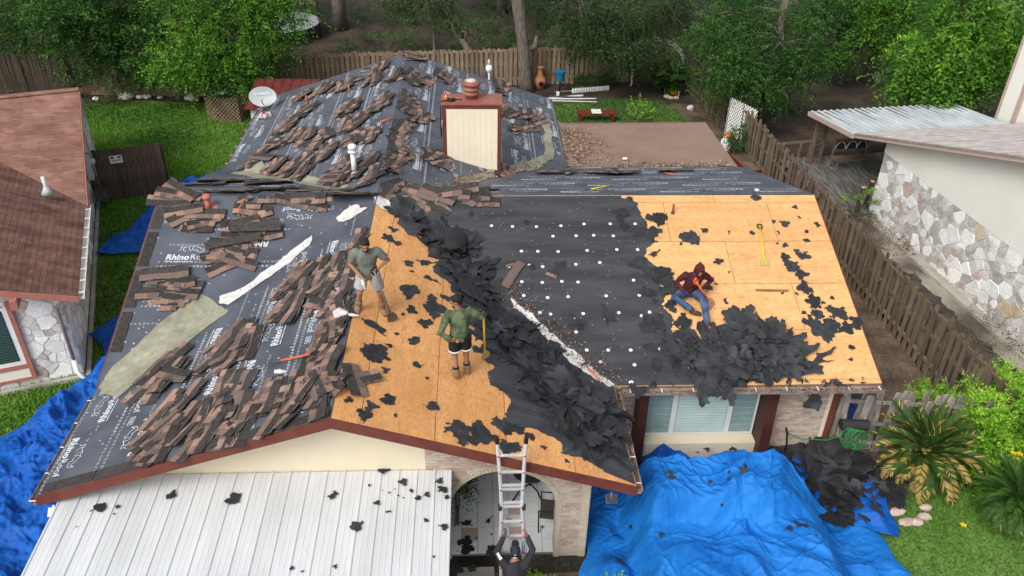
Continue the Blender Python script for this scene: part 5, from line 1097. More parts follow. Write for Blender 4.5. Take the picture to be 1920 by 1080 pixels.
# right group beyond the picket fence
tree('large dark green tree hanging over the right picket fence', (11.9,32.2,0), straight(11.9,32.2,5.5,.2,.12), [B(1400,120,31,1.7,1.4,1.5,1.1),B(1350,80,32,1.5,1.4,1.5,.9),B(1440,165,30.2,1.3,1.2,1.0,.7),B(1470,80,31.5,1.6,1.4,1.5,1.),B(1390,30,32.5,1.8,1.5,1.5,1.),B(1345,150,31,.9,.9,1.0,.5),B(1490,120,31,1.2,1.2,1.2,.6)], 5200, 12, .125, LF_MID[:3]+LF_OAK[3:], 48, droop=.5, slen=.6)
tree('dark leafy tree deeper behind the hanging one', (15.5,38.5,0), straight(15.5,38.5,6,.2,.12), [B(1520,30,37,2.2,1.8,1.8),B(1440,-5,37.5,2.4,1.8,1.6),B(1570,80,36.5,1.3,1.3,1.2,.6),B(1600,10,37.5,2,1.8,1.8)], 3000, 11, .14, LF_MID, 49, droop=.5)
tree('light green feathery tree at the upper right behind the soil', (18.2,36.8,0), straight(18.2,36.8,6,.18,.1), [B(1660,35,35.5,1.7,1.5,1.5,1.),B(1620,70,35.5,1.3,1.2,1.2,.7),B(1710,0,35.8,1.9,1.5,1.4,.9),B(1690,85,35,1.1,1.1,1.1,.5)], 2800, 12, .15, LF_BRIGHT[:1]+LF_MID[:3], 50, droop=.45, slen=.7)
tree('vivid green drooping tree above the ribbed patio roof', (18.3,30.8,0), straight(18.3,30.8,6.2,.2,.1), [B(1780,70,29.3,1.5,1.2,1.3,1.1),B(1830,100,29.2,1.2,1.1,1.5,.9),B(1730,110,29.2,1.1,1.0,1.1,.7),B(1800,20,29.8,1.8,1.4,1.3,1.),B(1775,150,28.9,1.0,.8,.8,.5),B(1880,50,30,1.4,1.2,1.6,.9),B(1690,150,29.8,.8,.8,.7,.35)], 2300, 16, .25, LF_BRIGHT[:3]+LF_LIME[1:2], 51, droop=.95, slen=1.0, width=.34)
for i, (x, y, h, sd_) in enumerate(((-17,43,6,61),(-12,46,7,62),(6,43,6.5,63),(11,44,7,64),(21,42,6.5,65),(25,36,6,66),(1.5,48,7,67))):
    tree(('background tree beyond the fence at the far left','background tree behind the trampoline','background tree behind the big live oak','background tree right of the garden arch','background tree at the upper right edge','background tree beyond the right house chimney','background tree far behind the leaning oak')[i], (x,y,0), straight(x,y,h,.25,.15), [((x,y,h*.72),(3.2,2.6,2.6),1),((x+1.5,y-1.2,h*.42),(2.6,1.8,1.6),.8),((x-2,y+.5,h*.5),(2.2,2,1.9),.7)], 1700, 10, .2, LF_MID[:3]+LF_OAK[1:2], sd_, droop=.45, slen=.8, group=None)
# low undergrowth behind the fence: ground cover
und = [((x, y, .12), (2.4, 1.7, .35), 1.) for x, y in ((-1,39.5),(2.5,41),(5.5,39),(8,40.5),(0,44),(5,45),(10.5,39.5),(-4.5,41.5),(-8,46),(2,48),(-3,47),(9,44),(4,37.8))]
tag(link(bpy.data.objects.new('undergrowth', leaf_mesh('undergrowth', und, 5200, 9, .13, LF_MID[:3]+LF_OAK[:1], 71, droop=-.2, slen=.4, zmin=.01))), 'dark green undergrowth on the ground behind the back fence', 'undergrowth', kind='stuff')
def bush(name, label, c, rad, nsp, per, leaf, mats, seed, cat='shrub', group=None, **kw):
    c = Vector(c); e = empty(name, (c.x, c.y, 0), label, cat, group); r = random.Random(seed); st = MB()
    for k in range(6):
        d = Vector((r.gauss(0,.5), r.gauss(0,.5), 1)); st.tube([(c.x+r.uniform(-.05,.05),c.y+r.uniform(-.05,.05),0), (c.x+d.x*rad[0]*.5, c.y+d.y*rad[1]*.5, c.z+rad[2]*.3*r.random())], [.02,.008], 5)
    st.build('stems', BARK, e); link(bpy.data.objects.new('foliage', leaf_mesh('foliage', [(tuple(c), rad, 1)], nsp, per, leaf, mats, seed, **kw)), e); return e
bq = at_z(1860,800,.8)
sh = empty('flowering_shrub', (bq.x,bq.y,0), 'lime green shrub with yellow flowers at the right edge', 'shrub')
SB = [((bq.x,bq.y,.85),(1.05,.9,.95),1.2),((bq.x+1.0,bq.y+.4,1.0),(1.0,.9,1.0),1.),((bq.x-.35,bq.y+.55,.9),(.8,.7,.7),.7),((bq.x+.6,bq.y-1.0,.5),(1.0,.9,.6),.8),((bq.x-.2,bq.y-.9,.35),(.7,.6,.4),.5)]
link(bpy.data.objects.new('foliage', leaf_mesh('foliage', SB, 3400, 12, .125, LF_LIME, 81, droop=.05, slen=.35, width=.38, zmin=.02)), sh)
st = MB()
for c, rad, w in SB:
    for k in range(5): d = Vector((random.gauss(0,.4),random.gauss(0,.4),.9)); st.tube([(bq.x,bq.y,0), (c[0]+d.x*rad[0]*.5,c[1]+d.y*rad[1]*.5,c[2]+.3)], [.03,.01], 5)
st.build('stems', BARK, sh); FY = mat('petal_yellow',(.85,.55,.02),None,rough=.5)
for px, py, z in ((1912,852,1.1),(1900,850,1.1),(1905,860,1.0),(1806,985,.3),(1800,810,1.3)):
    c = at_z(px, py, z); fm = MB()
    for k in range(5): a = k*1.257; fm.add([c, c+Vector((.05*math.cos(a-.4),.05*math.sin(a-.4),.02)), c+Vector((.075*math.cos(a),.075*math.sin(a),.015)), c+Vector((.05*math.cos(a+.4),.05*math.sin(a+.4),.02))], [(0,1,2,3)])
    fm.build('flower', FY, sh)
bush('hedge_plant', 'bright green plant at the bottom edge by the ladder foot', at_z(1012,1112,.35), (.36,.3,.24), 330, 10, .085, LF_LIME, 82, droop=-.2, slen=.22); bush('hedge_plant', 'bright green hedge plant at the bottom edge left of the tarp', at_z(1150,1122,.4), (.7,.25,.22), 360, 10, .085, LF_LIME, 83, droop=-.2, slen=.22)
bush('hanging_fern', 'green trailing plant inside the left of the arched porch', (-.42,11.1,1.35), (.24,.22,.32), 110, 11, .09, LF_OAK, 84, cat='plant', droop=.9, slen=.4)
bush('broadleaf_plant', 'large dark leaved plant in the blue grey pot under the arch', at_z(1254,135,1.1), (.6,.5,.5), 120, 5, .34, LF_MID[:3], 85, cat='plant', slen=.3, width=.7)
bush('yard_plant', 'fresh green weed on the back lawn behind the patio cover', (6.7,32.1,.3), (.4,.35,.4), 90, 10, .13, LF_LIME[:2]+LF_BRIGHT[:2], 86, cat='plant', droop=-.6, slen=.4); bush('planter_plant', 'green plant growing before the white lattice panel', (9.75,28.4,.75), (.28,.28,.6), 140, 9, .13, LF_MID, 87, cat='plant', slen=.3)
bush('bed_plant', 'low green plants filling the white edged flower bed', (5.05,36.0,.35), (.75,.25,.22), 260, 8, .09, LF_MID, 88, cat='plant', slen=.2); bush('bed_plant', 'rounded green plant at the right end of the flower bed', (6.0,36.1,.35), (.35,.3,.3), 130, 8, .13, LF_MID, 89, cat='plant', slen=.2)
bush('climbing_plant', 'small green climber at the left foot of the garden arch', (7.35,36.1,.4), (.3,.25,.45), 130, 8, .1, LF_MID, 90, cat='plant', slen=.2); bush('pot_plant', 'green plant behind the yellow pot', (8.7,35.5,.4), (.3,.25,.35), 110, 8, .14, LF_BRIGHT, 91, cat='plant', slen=.25)
bush('sapling', 'thin green sapling by the sawn deck posts', at_z(1610,385,.6), (.6,.5,.5), 150, 9, .11, LF_BRIGHT, 92, cat='plant', slen=.35); bush('weed', 'dry brown weeds between the picket fence and the concrete', at_z(1840,640,.15), (1.2,1.2,.3), 300, 8, .08, [mat('dry_weed',(.12,.075,.045),None,rough=.9)]*4, 93, cat='weeds', slen=.35, droop=-.3)
bush('weed', 'dry brown weeds at the foot of the picket fence by the deck', at_z(1650,455,.15), (.8,1.6,.25), 260, 8, .08, [MATS['dry_weed']]*4, 94, cat='weeds', slen=.35, droop=-.3)
# sago palms: a stout trunk and arching fronds, each frond a part
def frond_mesh(L, arch, mats, seed, tip):
    mb = MB(); n = 26; r = random.Random(seed); pts = []
    for i in range(n+1):
        t = i/n; pts.append(Vector((L*t*(1-.12*t*arch), 0, L*(.55*t-arch*.62*t*t))))
    mb.tube(pts[::3], [.014*(1-.7*i/9) for i in range(len(pts[::3]))], 5, 1)
    for i in range(3, n+1):
        t = i/n; ll = .21*L*(math.sin(math.pi*min(1,.12+.86*t))**.6)*(1 if t < .97 else .5); tg = (pts[i]-pts[i-1]).normalized()
        for s in (-1, 1):
            d = (tg*1.25+Vector((0,s*.9,.34))).normalized(); w = tg*.016; b = pts[i]; e_ = b+d*ll+Vector((0,0,-.12*ll))
            mi = 2 if r.random() < (tip if t > 1-tip*.75 else tip*.10) else (3 if r.random() < tip*.15 else (0 if r.random() < .6 else 1))
            mb.add([b-w, b+w, b+d*ll*.6+w*.9, e_, b+d*ll*.6-w*.9], [(0,1,2,3,4)], mi)
    return mb.mesh('frond', mats)
def sago(c, n, Ls, label, trunk_h, fr, seed, tips):
    e = empty('sago_palm', (c[0],c[1],0), label, 'palm'); r = random.Random(seed)
    mb = MB().lathe([(.26,0),(.3,.15),(.27,.4),(.24,trunk_h),(.1,trunk_h+.12)], (c[0],c[1],0), 16); mb.v = [tuple(Vector(v)*1+Vector((noise.noise(Vector(v)*7),noise.noise(Vector(v)*7+Vector((5,0,0))),0))*.06) for v in mb.v]; mb.build('trunk', BARK, e)
    ms = [frond_mesh(1., a, fr, seed+k, tp) for k, (a, tp) in enumerate(zip((.5,.75,1.0,1.2)*3, [q*w_ for w_ in (1.,.7,1.25) for q in tips]))]
    for i in range(n):
        k = min(3, int(4*i/n)); az = i*2.39996+r.uniform(-.15,.15); up = R(72-92*(i/n))+r.uniform(-.1,.1); s = Ls*r.uniform(.8,1.12)
        inst('frond', ms[k+4*(i % 3)], Matrix.Translation((c[0],c[1],trunk_h+.05)) @ Matrix.Rotation(az,4,'Z') @ Matrix.Rotation(-up+R(20),4,'Y') @ Matrix.Rotation(r.uniform(-.25,.25),4,'X') @ Matrix.Scale(s,4), e)
    return e
FRD = [LF_PALM[0], LF_PALM[1], LF_PALM[2], LF_PALM[3]]; pq = at_z(1735,850,.75)
sago((pq.x,pq.y), 78, 1.2, 'large sago palm with tan scorched frond tips before the silvery fence', .7, FRD, 5, (.15,.35,.5,.55))
pq2 = at_z(1912,935,.7); sago((pq2.x,pq2.y), 80, .95, 'dense green sago palm at the right edge with a shaggy trunk', .6, [LF_PALM[0], LF_MID[1], LF_PALM[1], LF_PALM[3]], 15, (.05,.05,.1,.3))

# ------------------------------------------------------------------ blue tarpaulins
def ridged(x, y, s, f): 
    v = Vector((x*f, y*f, s)); return 1-abs(noise.noise(v))*2.4
def creases(X, Y, seed, n, amp, w0, w1, l0, l1, radial=None):
    r = np.random.default_rng(seed); Z = np.zeros_like(X); x0, x1, y0, y1 = X.min(), X.max(), Y.min(), Y.max()
    for k in range(n):
        cx, cy = r.uniform(x0,x1), r.uniform(y0,y1); a = r.uniform(0,np.pi)
        if radial is not None and r.random() < .7: a = math.atan2(cy-radial[1], cx-radial[0])+r.normal(0,.35)
        w = r.uniform(w0,w1); L = r.uniform(l0,l1); u = (X-cx)*math.cos(a)+(Y-cy)*math.sin(a); v = -(X-cx)*math.sin(a)+(Y-cy)*math.cos(a)+.12*L*np.sin(u*2.2/L+k)
        t = np.clip(1-np.abs(v)/w, 0, 1); s_ = 1 if r.random() < .72 else -.6
        Z += s_*amp*r.uniform(.4,1.2)*(w/w1)*t*(.6+.4*t)*np.clip(1-(u/L)**2, 0, 1)
    return Z
def tarp(name, label, left, right, hf, m, nu, nv, seed, amp=.10, radial=None, dens=1.):
    """surface spanned between two ground polylines, lifted by hf and by creases"""
    def res(pl, n):
        d = [0]
        for a, b in zip(pl, pl[1:]): d.append(d[-1]+math.hypot(b[0]-a[0], b[1]-a[1]))
        out = []
        for i in range(n+1):
            t = d[-1]*i/n; k = max(j for j in range(len(d)-1) if d[j] <= t+1e-9); f = (t-d[k])/(d[k+1]-d[k]); out.append((pl[k][0]+(pl[k+1][0]-pl[k][0])*f, pl[k][1]+(pl[k+1][1]-pl[k][1])*f))
        return np.array(out)
    A, Bq = res(left, nu), res(right, nu); t = np.linspace(0,1,nv+1)[None,:,None]; P = A[:,None,:]*(1-t)+Bq[:,None,:]*t; X, Y = P[...,0], P[...,1]
    ar_ = (X.max()-X.min())*(Y.max()-Y.min())*dens
    Z = creases(X, Y, seed, int(5*ar_), amp, .10, .28, .4, 1.3, radial)+creases(X, Y, seed+1, int(14*ar_), amp*.38, .04, .10, .25, .8, radial)+creases(X, Y, seed+2, int(1.2*ar_), amp*1.6, .25, .5, .6, 1.6, radial)+creases(X, Y, seed+4, int(6*ar_), .05, .025, .055, .4, 1.7, radial)
    H = np.array([hf(x, y) for x, y in zip(X.ravel(), Y.ravel())]).reshape(X.shape); ii = np.linspace(0,1,nu+1)[:,None]; ed = np.clip(8*np.minimum(np.minimum(ii,1-ii), np.minimum(t[...,0],1-t[...,0]))+.2, 0, 1)
    Z = .10+np.maximum(0, H+Z*ed)+.012*np.array([noise.noise((x*3,y*3,seed)) for x, y in zip(X.ravel(), Y.ravel())]).reshape(X.shape)
    V = np.stack([X+.04*np.sin(7*Y+seed), Y+.04*np.sin(6*X+seed), Z], -1).reshape(-1,3)
    F = [(i*(nv+1)+j, (i+1)*(nv+1)+j, (i+1)*(nv+1)+j+1, i*(nv+1)+j+1) for i in range(nu) for j in range(nv)]
    me = np_mesh(name, V, F, [m], smooth=True); o = link(bpy.data.objects.new(name, me)); return tag(o, label, 'tarp')
def w2(pts): return [tuple(at_z(x, y, .05)[:2]) for x, y in pts]
def sm(a, b, x): t = min(1, max(0, (x-a)/(b-a))); return t*t*(3-2*t)
tarp('tarp', 'crumpled blue tarp on the ground beside the front left eave', w2([(228,594),(168,630),(188,648),(197,668),(162,712),(105,752),(60,788),(0,828),(-130,905),(-260,1010)]), [(-6.85,18.2),(-6.85,17.2),(-6.85,16.5),(-6.85,15.5),(-6.85,14.5),(-6.85,13.5),(-6.85,12.2),(-6.85,11),(-6.85,9),(-6.85,7)], lambda x, y: .22*sm(-9.2,-7.2,x)+.08*max(0,noise.noise((x*.7,y*.7,3))), TARPD, 300, 150, 3, .12, dens=2.2)
tarp('tarp', 'blue tarp wedge on the grass beside the left rake near the gate', w2([(352,338),(320,352),(290,385),(245,432),(205,452),(178,479)]), [(-6.85,26.2),(-6.85,25.2),(-6.85,24.3),(-6.85,23.2),(-6.85,22.2),(-6.85,21.45)], lambda x, y: .32*sm(-10.3,-7.6,x), TARPD, 140, 120, 13, .13, dens=2.)
def carh(x, y):
    hx = sm(2.75,3.2,x)*(1-sm(6.1,7.0,x)); body = .88*hx*(1-sm(11.45,12.1,y))*sm(7.6,8.9,y)
    cab = .42*sm(3.0,3.35,x)*(1-sm(5.7,6.3,x))*sm(10.25,10.62,y)*(1-sm(11.45,11.7,y)); sag = -.16*math.exp(-((x-4.6)/.8)**2-((y-9.95)/.4)**2)+.35*math.exp(-((x-2.5)/.35)**2-((y-9.7)/.45)**2)
    pl = .10*math.sin(5.2*(x+.35*y)+1.2*noise.noise((x*.8,y*.8,2)))*(sm(6.0,7.2,x)+sm(3.4,2.6,x)+.5*sm(9.6,8.6,y))*.7
    return max(0,body+cab+sag)+max(0,pl)*.8+.04*hx*noise.noise((x*1.1,y*1.1,4))
tarp('tarp', 'large bright blue tarp draped over a vehicle before the bay window', [(2.15,12.75),(2.12,12),(2.1,11),(2.0,10.2),(1.75,9.5),(1.6,8.6),(1.6,7)], w2([(1475,868),(1520,920),(1560,955)])+[tuple(at_z(1640,1000,.05)[:2]),tuple(at_z(1668,1040,.05)[:2]),tuple(at_z(1705,1085,.05)[:2]),(8.1,8.2),(8.3,7)], carh, TARP, 300, 320, 23, .085, radial=(4.7,10.4), dens=.8)
tarp('tarp', 'flat blue tarp under the dumped felt beside the silvery fence', [(3.4,12.85),(3.5,12.6),(4.2,12.3)], [(8.4,12.75),(8.45,12.0),(8.2,10.5)], lambda x, y: .05+.42*math.exp(-((x-3.9)/.35)**2-((y-12.62)/.22)**2), TARPD, 70, 160, 33, .12)
tarp('tarp', 'dark blue tarp on the soil beside the right rake corner', [(7.65,16.8),(7.65,15),(7.65,13.3)], [(8.6,16.6),(8.75,14.9),(9.0,13.4)], lambda x, y: .1, mat('tarp_navy',(.008,.03,.20),(.012,.05,.27),scale=2,rough=.45,bump=.3,bscale=9), 90, 40, 43, .14)
# ------------------------------------------------------------------ loose shingles
def shingle_mesh(seed):
    r = random.Random(seed); mb = MB(); L, W = .98, .33; T = .008; tabs = []; x = 0
    while x < L-.04: w = r.uniform(.13,.30); tabs.append((x, min(L, x+w))); x += w
    tone = r.choice((0,1,1,2))
    bend = r.uniform(-.015,.04); b2 = r.uniform(-.012,.025); tw = r.uniform(-.03,.03)
    def z(x, y): t = x/L; return bend*(2*t-1)**2+b2*math.sin(5*t+seed)+tw*(t-.5)*(y/W-.5)+.012*math.sin(9*y+seed)
    def quad(x0, x1, y0, y1, h, mi):
        p = [(x0,y0),(x1,y0),(x1,y1),(x0,y1)]; top = [(a-L/2,b-.14,z(a,b)+h) for a, b in p]; bot = [(a-L/2,b-.14,z(a,b)) for a, b in p]
        mb.add(top, [(0,1,2,3)], mi); mb.add(top+bot, [(0,4,5,1),(1,5,6,2),(2,6,7,3),(3,7,4,0)], min(3,mi+1) if mi < 3 else 3)
    for i, (x0, x1) in enumerate(tabs):
        k = min(2, max(0, tone+r.choice((-1,0,0,1)))); d = r.choice((0,0,.012,.02)); quad(x0, x1, d, .15, T+.004*(i % 2), k)
    n = 4
    for i in range(n): quad(L*i/n, L*(i+1)/n, .15, W-.012, T*.8, 3)
    for i in range(n):
        if r.random() < .3: quad(L*i/n, L*(i+.8)/n, W-.014, W, T*.9, 4)
        else: quad(L*i/n, L*(i+1)/n, W-.014, W, T*.7, 3)
    return mb.mesh('shingle', SHED)
SH = [shingle_mesh(k) for k in range(12)]
def torn_shingle(seed):
    r = random.Random(seed); mb = MB()
    for i in range(3):
        x0 = i*.14; k = r.choice((0,1,2)); mb.box((x0,0,0),(x0+.138,.14,.012+.003*i),k); mb.box((x0,.14,0),(x0+.14,.14+r.uniform(.04,.16),.010),3)
    return mb.mesh('shingle', SHED)
SH2 = [torn_shingle(k) for k in range(5)]
CL = [  # px, py, count, turn, spread along, spread across, where
 (302,718,8,16,.35,.30,'at the lower end of the green valley metal'),(330,762,6,25,.3,.25,'at the lower end of the green valley metal'),(300,692,3,40,.2,.2,'at the lower end of the green valley metal'),
 (300,818,9,30,.4,.3,'above the front left rake board'),(290,852,6,20,.35,.15,'above the front left rake board'),(380,838,5,15,.3,.12,'above the front left rake board'),(340,800,4,35,.3,.2,'above the front left rake board'),
 (440,722,7,14,.35,.22,'in the row above the cream gable'),(405,770,8,16,.35,.25,'in the row above the cream gable'),(388,808,6,22,.3,.2,'in the row above the cream gable'),(475,772,8,12,.35,.25,'in the row above the cream gable'),(452,815,5,10,.3,.15,'in the row above the cream gable'),
 (507,730,7,12,.35,.22,'below the pitchfork'),(538,745,8,8,.4,.22,'below the pitchfork'),(525,780,4,10,.3,.15,'below the pitchfork'),
 (575,725,9,6,.4,.2,'at the front end of the wing ridge'),(606,712,9,0,.45,.2,'at the front end of the wing ridge'),(618,722,9,-18,.3,.2,'at the front end of the wing ridge'),(605,758,7,5,.35,.2,'at the front end of the wing ridge'),(646,716,3,-25,.12,.12,'at the front end of the wing ridge'),
 (607,675,8,8,.4,.2,'along the wing ridge beside the bare boarding'),(618,632,9,4,.5,.2,'along the wing ridge beside the bare boarding'),(636,600,8,2,.5,.15,'along the wing ridge beside the bare boarding'),(650,555,6,0,.5,.12,'along the wing ridge beside the bare boarding'),(665,500,5,0,.5,.1,'along the wing ridge beside the bare boarding'),(672,460,4,0,.4,.1,'along the wing ridge beside the bare boarding'),
 (548,530,7,8,.35,.22,'right of the white membrane strip'),(543,582,8,12,.35,.25,'right of the white membrane strip'),(617,508,8,8,.4,.2,'right of the white membrane strip'),(612,568,9,8,.4,.25,'right of the white membrane strip'),(590,540,4,20,.3,.2,'right of the white membrane strip'),
 (440,632,8,14,.35,.28,'below the green valley metal in mid slope'),(418,668,6,14,.3,.2,'below the green valley metal in mid slope'),(455,655,4,25,.3,.2,'below the green valley metal in mid slope'),
 (325,545,10,-6,.35,.28,'at the left rake above the green valley metal'),(315,568,4,0,.3,.12,'at the left rake above the green valley metal'),(440,478,10,-8,.4,.28,'in the heap above the white membrane strip'),(418,492,4,20,.3,.15,'in the heap above the white membrane strip'),(470,455,6,4,.5,.15,'in the heap above the white membrane strip'),
 (365,415,9,8,.35,.26,'below the terracotta vent hood'),(480,398,9,2,.55,.2,'right of the terracotta vent hood'),(468,432,6,0,.5,.12,'right of the terracotta vent hood'),(560,380,5,-15,.4,.15,'right of the terracotta vent hood'),
 (330,368,7,0,.4,.12,'along the left end of the main ridge'),(430,362,9,0,.7,.12,'along the left end of the main ridge'),(520,358,9,0,.7,.12,'along the left end of the main ridge'),(600,362,8,0,.5,.15,'along the left end of the main ridge'),(660,368,8,10,.4,.2,'along the left end of the main ridge'),
 (850,368,12,0,.5,.12,'in the long pile on the main ridge'),(800,372,8,-35,.35,.18,'in the long pile on the main ridge'),(890,375,7,-3,.4,.1,'in the long pile on the main ridge'),(745,362,9,20,.45,.2,'in the long pile on the main ridge'),(905,358,5,0,.4,.06,'in the long pile on the main ridge'),
 # beyond the main ridge
 (640,318,8,10,.4,.25,'around the tall white vent pipe'),(636,336,8,5,.4,.2,'around the tall white vent pipe'),(607,291,7,4,.35,.2,'around the tall white vent pipe'),(684,315,6,30,.3,.2,'around the tall white vent pipe'),(700,330,6,40,.3,.2,'around the tall white vent pipe'),
 (483,300,6,15,.35,.22,'near the rear left valley'),(515,313,7,15,.4,.2,'near the rear left valley'),(540,322,6,20,.4,.2,'near the rear left valley'),(560,332,4,10,.3,.15,'near the rear left valley'),(360,350,7,5,.5,.15,'near the rear left valley'),(430,342,7,5,.5,.15,'near the rear left valley'),(500,345,7,5,.5,.15,'near the rear left valley'),
 (733,240,7,10,.4,.2,'along the rear ridge'),(727,272,9,15,.4,.25,'along the rear ridge'),(749,284,9,-20,.4,.25,'along the rear ridge'),(733,303,9,25,.4,.25,'along the rear ridge'),(768,195,6,5,.4,.15,'along the rear ridge'),(781,218,6,10,.3,.2,'along the rear ridge'),(746,146,6,10,.35,.15,'along the rear ridge'),(770,108,7,60,.2,.15,'along the rear ridge'),(773,148,7,0,.4,.2,'along the rear ridge'),(790,152,5,0,.3,.2,'along the rear ridge'),(693,254,7,10,.4,.2,'along the rear ridge'),
 (564,183,5,15,.3,.2,''),(604,170,5,12,.35,.2,''),(647,164,9,10,.35,.25,''),(695,156,6,10,.35,.2,''),(709,130,5,8,.4,.15,''),(711,198,8,5,.4,.22,''),(652,205,8,20,.35,.25,''),(663,232,7,8,.35,.22,''),(566,213,8,25,.35,.25,''),(540,236,6,20,.3,.2,''),(550,256,5,10,.3,.15,''),(574,259,7,8,.35,.2,''),(599,264,7,8,.35,.2,''),(515,272,5,10,.35,.15,''),(658,264,5,10,.35,.15,''),(572,302,3,20,.2,.1,''),
 (835,146,6,0,.4,.2,''),(819,303,6,20,.3,.2,''),(950,214,7,10,.35,.2,''),(1000,224,9,15,.35,.25,''),(985,245,5,40,.3,.2,''),(940,168,4,10,.3,.1,''),(1040,326,6,0,.5,.1,''),(1150,327,7,0,.6,.1,''),(1265,322,4,0,.5,.06,''),(950,326,5,0,.4,.08,'')]
random.seed(5); count = 0; rest = []; NIND = 292
for px, py, n, turn, sl, sw, where in CL:
    p0, _, pl = roofhit(px, py); e1, e2, nn = FR[pl]; base = R(-turn if pl in 'LR' else turn)
    n = max(2, round(n*(.72 if py > 345 else 1.2))); sl *= .8; sw *= 1.05; order = list(range(n))
    for i in order:
        u = (i/(max(1,n-1))-.5)*2; q = p0+e1*random.uniform(-sl,sl)-e2*(-u*sw)+e2*random.gauss(0,.05)
        lift = .030+.0065*i+random.uniform(0,.008); ang = base+R(random.gauss(0,13)); 
        if random.random() < .08: ang += R(random.choice((60,90,180)))
        # keep on the slope
        if not (XL+.25 < q.x < XR-.2 and YF+.25 < q.y < YB-.2): continue
        if pl in 'LR' and abs(q.x-XW) < .24: q.x = XW+(.24 if pl == 'R' else -.24)
        q.z = PL[pl](q.x, q.y)
        M = frameM(pl, q, ang, lift, (random.gauss(.035,.035), random.gauss(0,.025))) @ Matrix.Diagonal((random.uniform(.7,1.05),random.uniform(.85,1.05),1,1))
        me = random.choice(SH) if random.random() < .74 else random.choice(SH2)
        if count < NIND and where:
            o = inst('shingle', me, M); tag(o, say(('upturned' if abs(ang-base) > .9 else 'topmost' if i == n-1 else 'lowest' if i == 0 else 'loose')+' brown shingle strip on the heap', q), 'shingle', 'loose shingle strips on the roof'); count += 1
        else: rest.append((me, M))
def merge_inst(name, items, mats, label, cat, parent=None):
    V = []; F3 = []; MI = []; b = 0
    cache = {}
    for me, M in items:
        if me.name not in cache:
            co = np.empty(len(me.vertices)*3, np.float32); me.vertices.foreach_get('co', co); cache[me.name] = (co.reshape(-1,3), [tuple(p.vertices) for p in me.polygons], [p.material_index for p in me.polygons])
        co, fs, mi = cache[me.name]; A = np.array(M); V.append(co @ A[:3,:3].T+A[:3,3]); F3 += [tuple(i+b for i in f) for f in fs]; MI += mi; b += len(co)
    me = bpy.data.meshes.new(name); me.from_pydata(np.concatenate(V).tolist(), [], F3)
    for m in mats: me.materials.append(m)
    me.polygons.foreach_set('material_index', MI); me.update(); o = link(bpy.data.objects.new(name, me), parent); return tag(o, label, cat, kind='stuff')
merge_inst('loose_shingles', rest, SHED, 'loose brown shingles strewn over the rear roof slopes', 'shingles')
for pl, a0, a1, b0, b1 in [('F', XL+.02, XL+.02+.22, -1.1*k-1.0, -1.1*k-.02) for k in range(4)]+[('L', -YF-.23, -YF-.02, -2.2-.98*k, -1.24-.98*k) for k in (0,2,3)]+[('L', -YF-.2, -YF-.02, -.95, -.2)]:
    if pl == 'F': b0, b1 = max(b0, -4.6), b1
    MB().prism([p3(pl,a0,b0,.021),p3(pl,a1,b0,.021),p3(pl,a1,b1,.021),p3(pl,a0,b1,.021)], FR[pl][2]*.007).build('starter_strip', SHED[3], house)
# long dark starter strip and a bent flap on the ridge
tag(MB().box((-.55,-.14,0),(.55,.14,.012),0,frameM('F',on('F',482,432),R(2),.13)).build('starter_strip', SHED[3]), 'long charcoal strip lying on shingles right of the vent hood', 'strip')
tag(MB().box((-.6,-.10,0),(.6,.10,.012),0,frameM('F',on('F',440,460),R(14),.15,(.1,0))).build('starter_strip', SHED[3]), 'charcoal strip slanting over the heap above the white membrane', 'strip')
q = on('F',962,517); tag(MB().tube([p3('F',q.x+a*.34*.55,ab('F',q.x,q.y)[1]+a*.34,.05+.02*math.cos(a*2)) for a in (-1,-.5,0,.5,1)], [(.10,.02)]*5, 8, side=(1,0,0)).build('curled_shingle', SHED[2]), 'single curled shingle lying on the black felt of the right slope', 'shingle')
for i, (x, y, a) in enumerate(((950,504,20),(1022,516,-30))): inst('shingle', SH2[i], frameM('F', on('F',x,y), R(a), .03) @ Matrix.Scale(.6,4)); o = col.objects[-1]; tag(o, ('small tan shingle fragment left of the curled shingle','small brown shingle fragment right of the curled shingle')[i], 'shingle')
tag(MB().box((-.35,-.025,0),(.35,.025,.02),0,frameM('F',on('F',1447,546),R(-2),.016)).build('batten', mat('batten_brown',(.22,.09,.05),(.3,.14,.08),scale=6,rough=.9)), 'thin brown batten lying on the bare right boarding', 'batten')

# ------------------------------------------------------------------ torn felt
def torn_flat(seed):
    r = random.Random(seed); k = r.randint(6,9); el = r.uniform(.45,1.); a0 = r.uniform(0,6)
    poly = [(.5*math.cos(a)*q, .5*el*math.sin(a)*q) for a, q in ((2*math.pi*(i+r.uniform(-.3,.3))/k, r.choice((.45,.7,1,1,1.15))) for i in range(k))]
    poly = ragged(poly, .42, 2, r); poly = ragged(poly, .25, 1, r); pts = [Vector((x, y, .02*noise.noise((x*4,y*4,seed))+.03*max(0,noise.noise((x*2.5,y*2.5,seed+5))))) for x, y in poly]
    tr = tessellate_polygon([[Vector((q.x,q.y,0)) for q in pts]]); mb = MB(); mb.add(pts, [t if (pts[t[1]]-pts[t[0]]).cross(pts[t[2]]-pts[t[0]]).z > 0 else (t[0],t[2],t[1]) for t in tr]); return mb.mesh('felt_scrap', TORN)
from mathutils.geometry import delaunay_2d_cdt
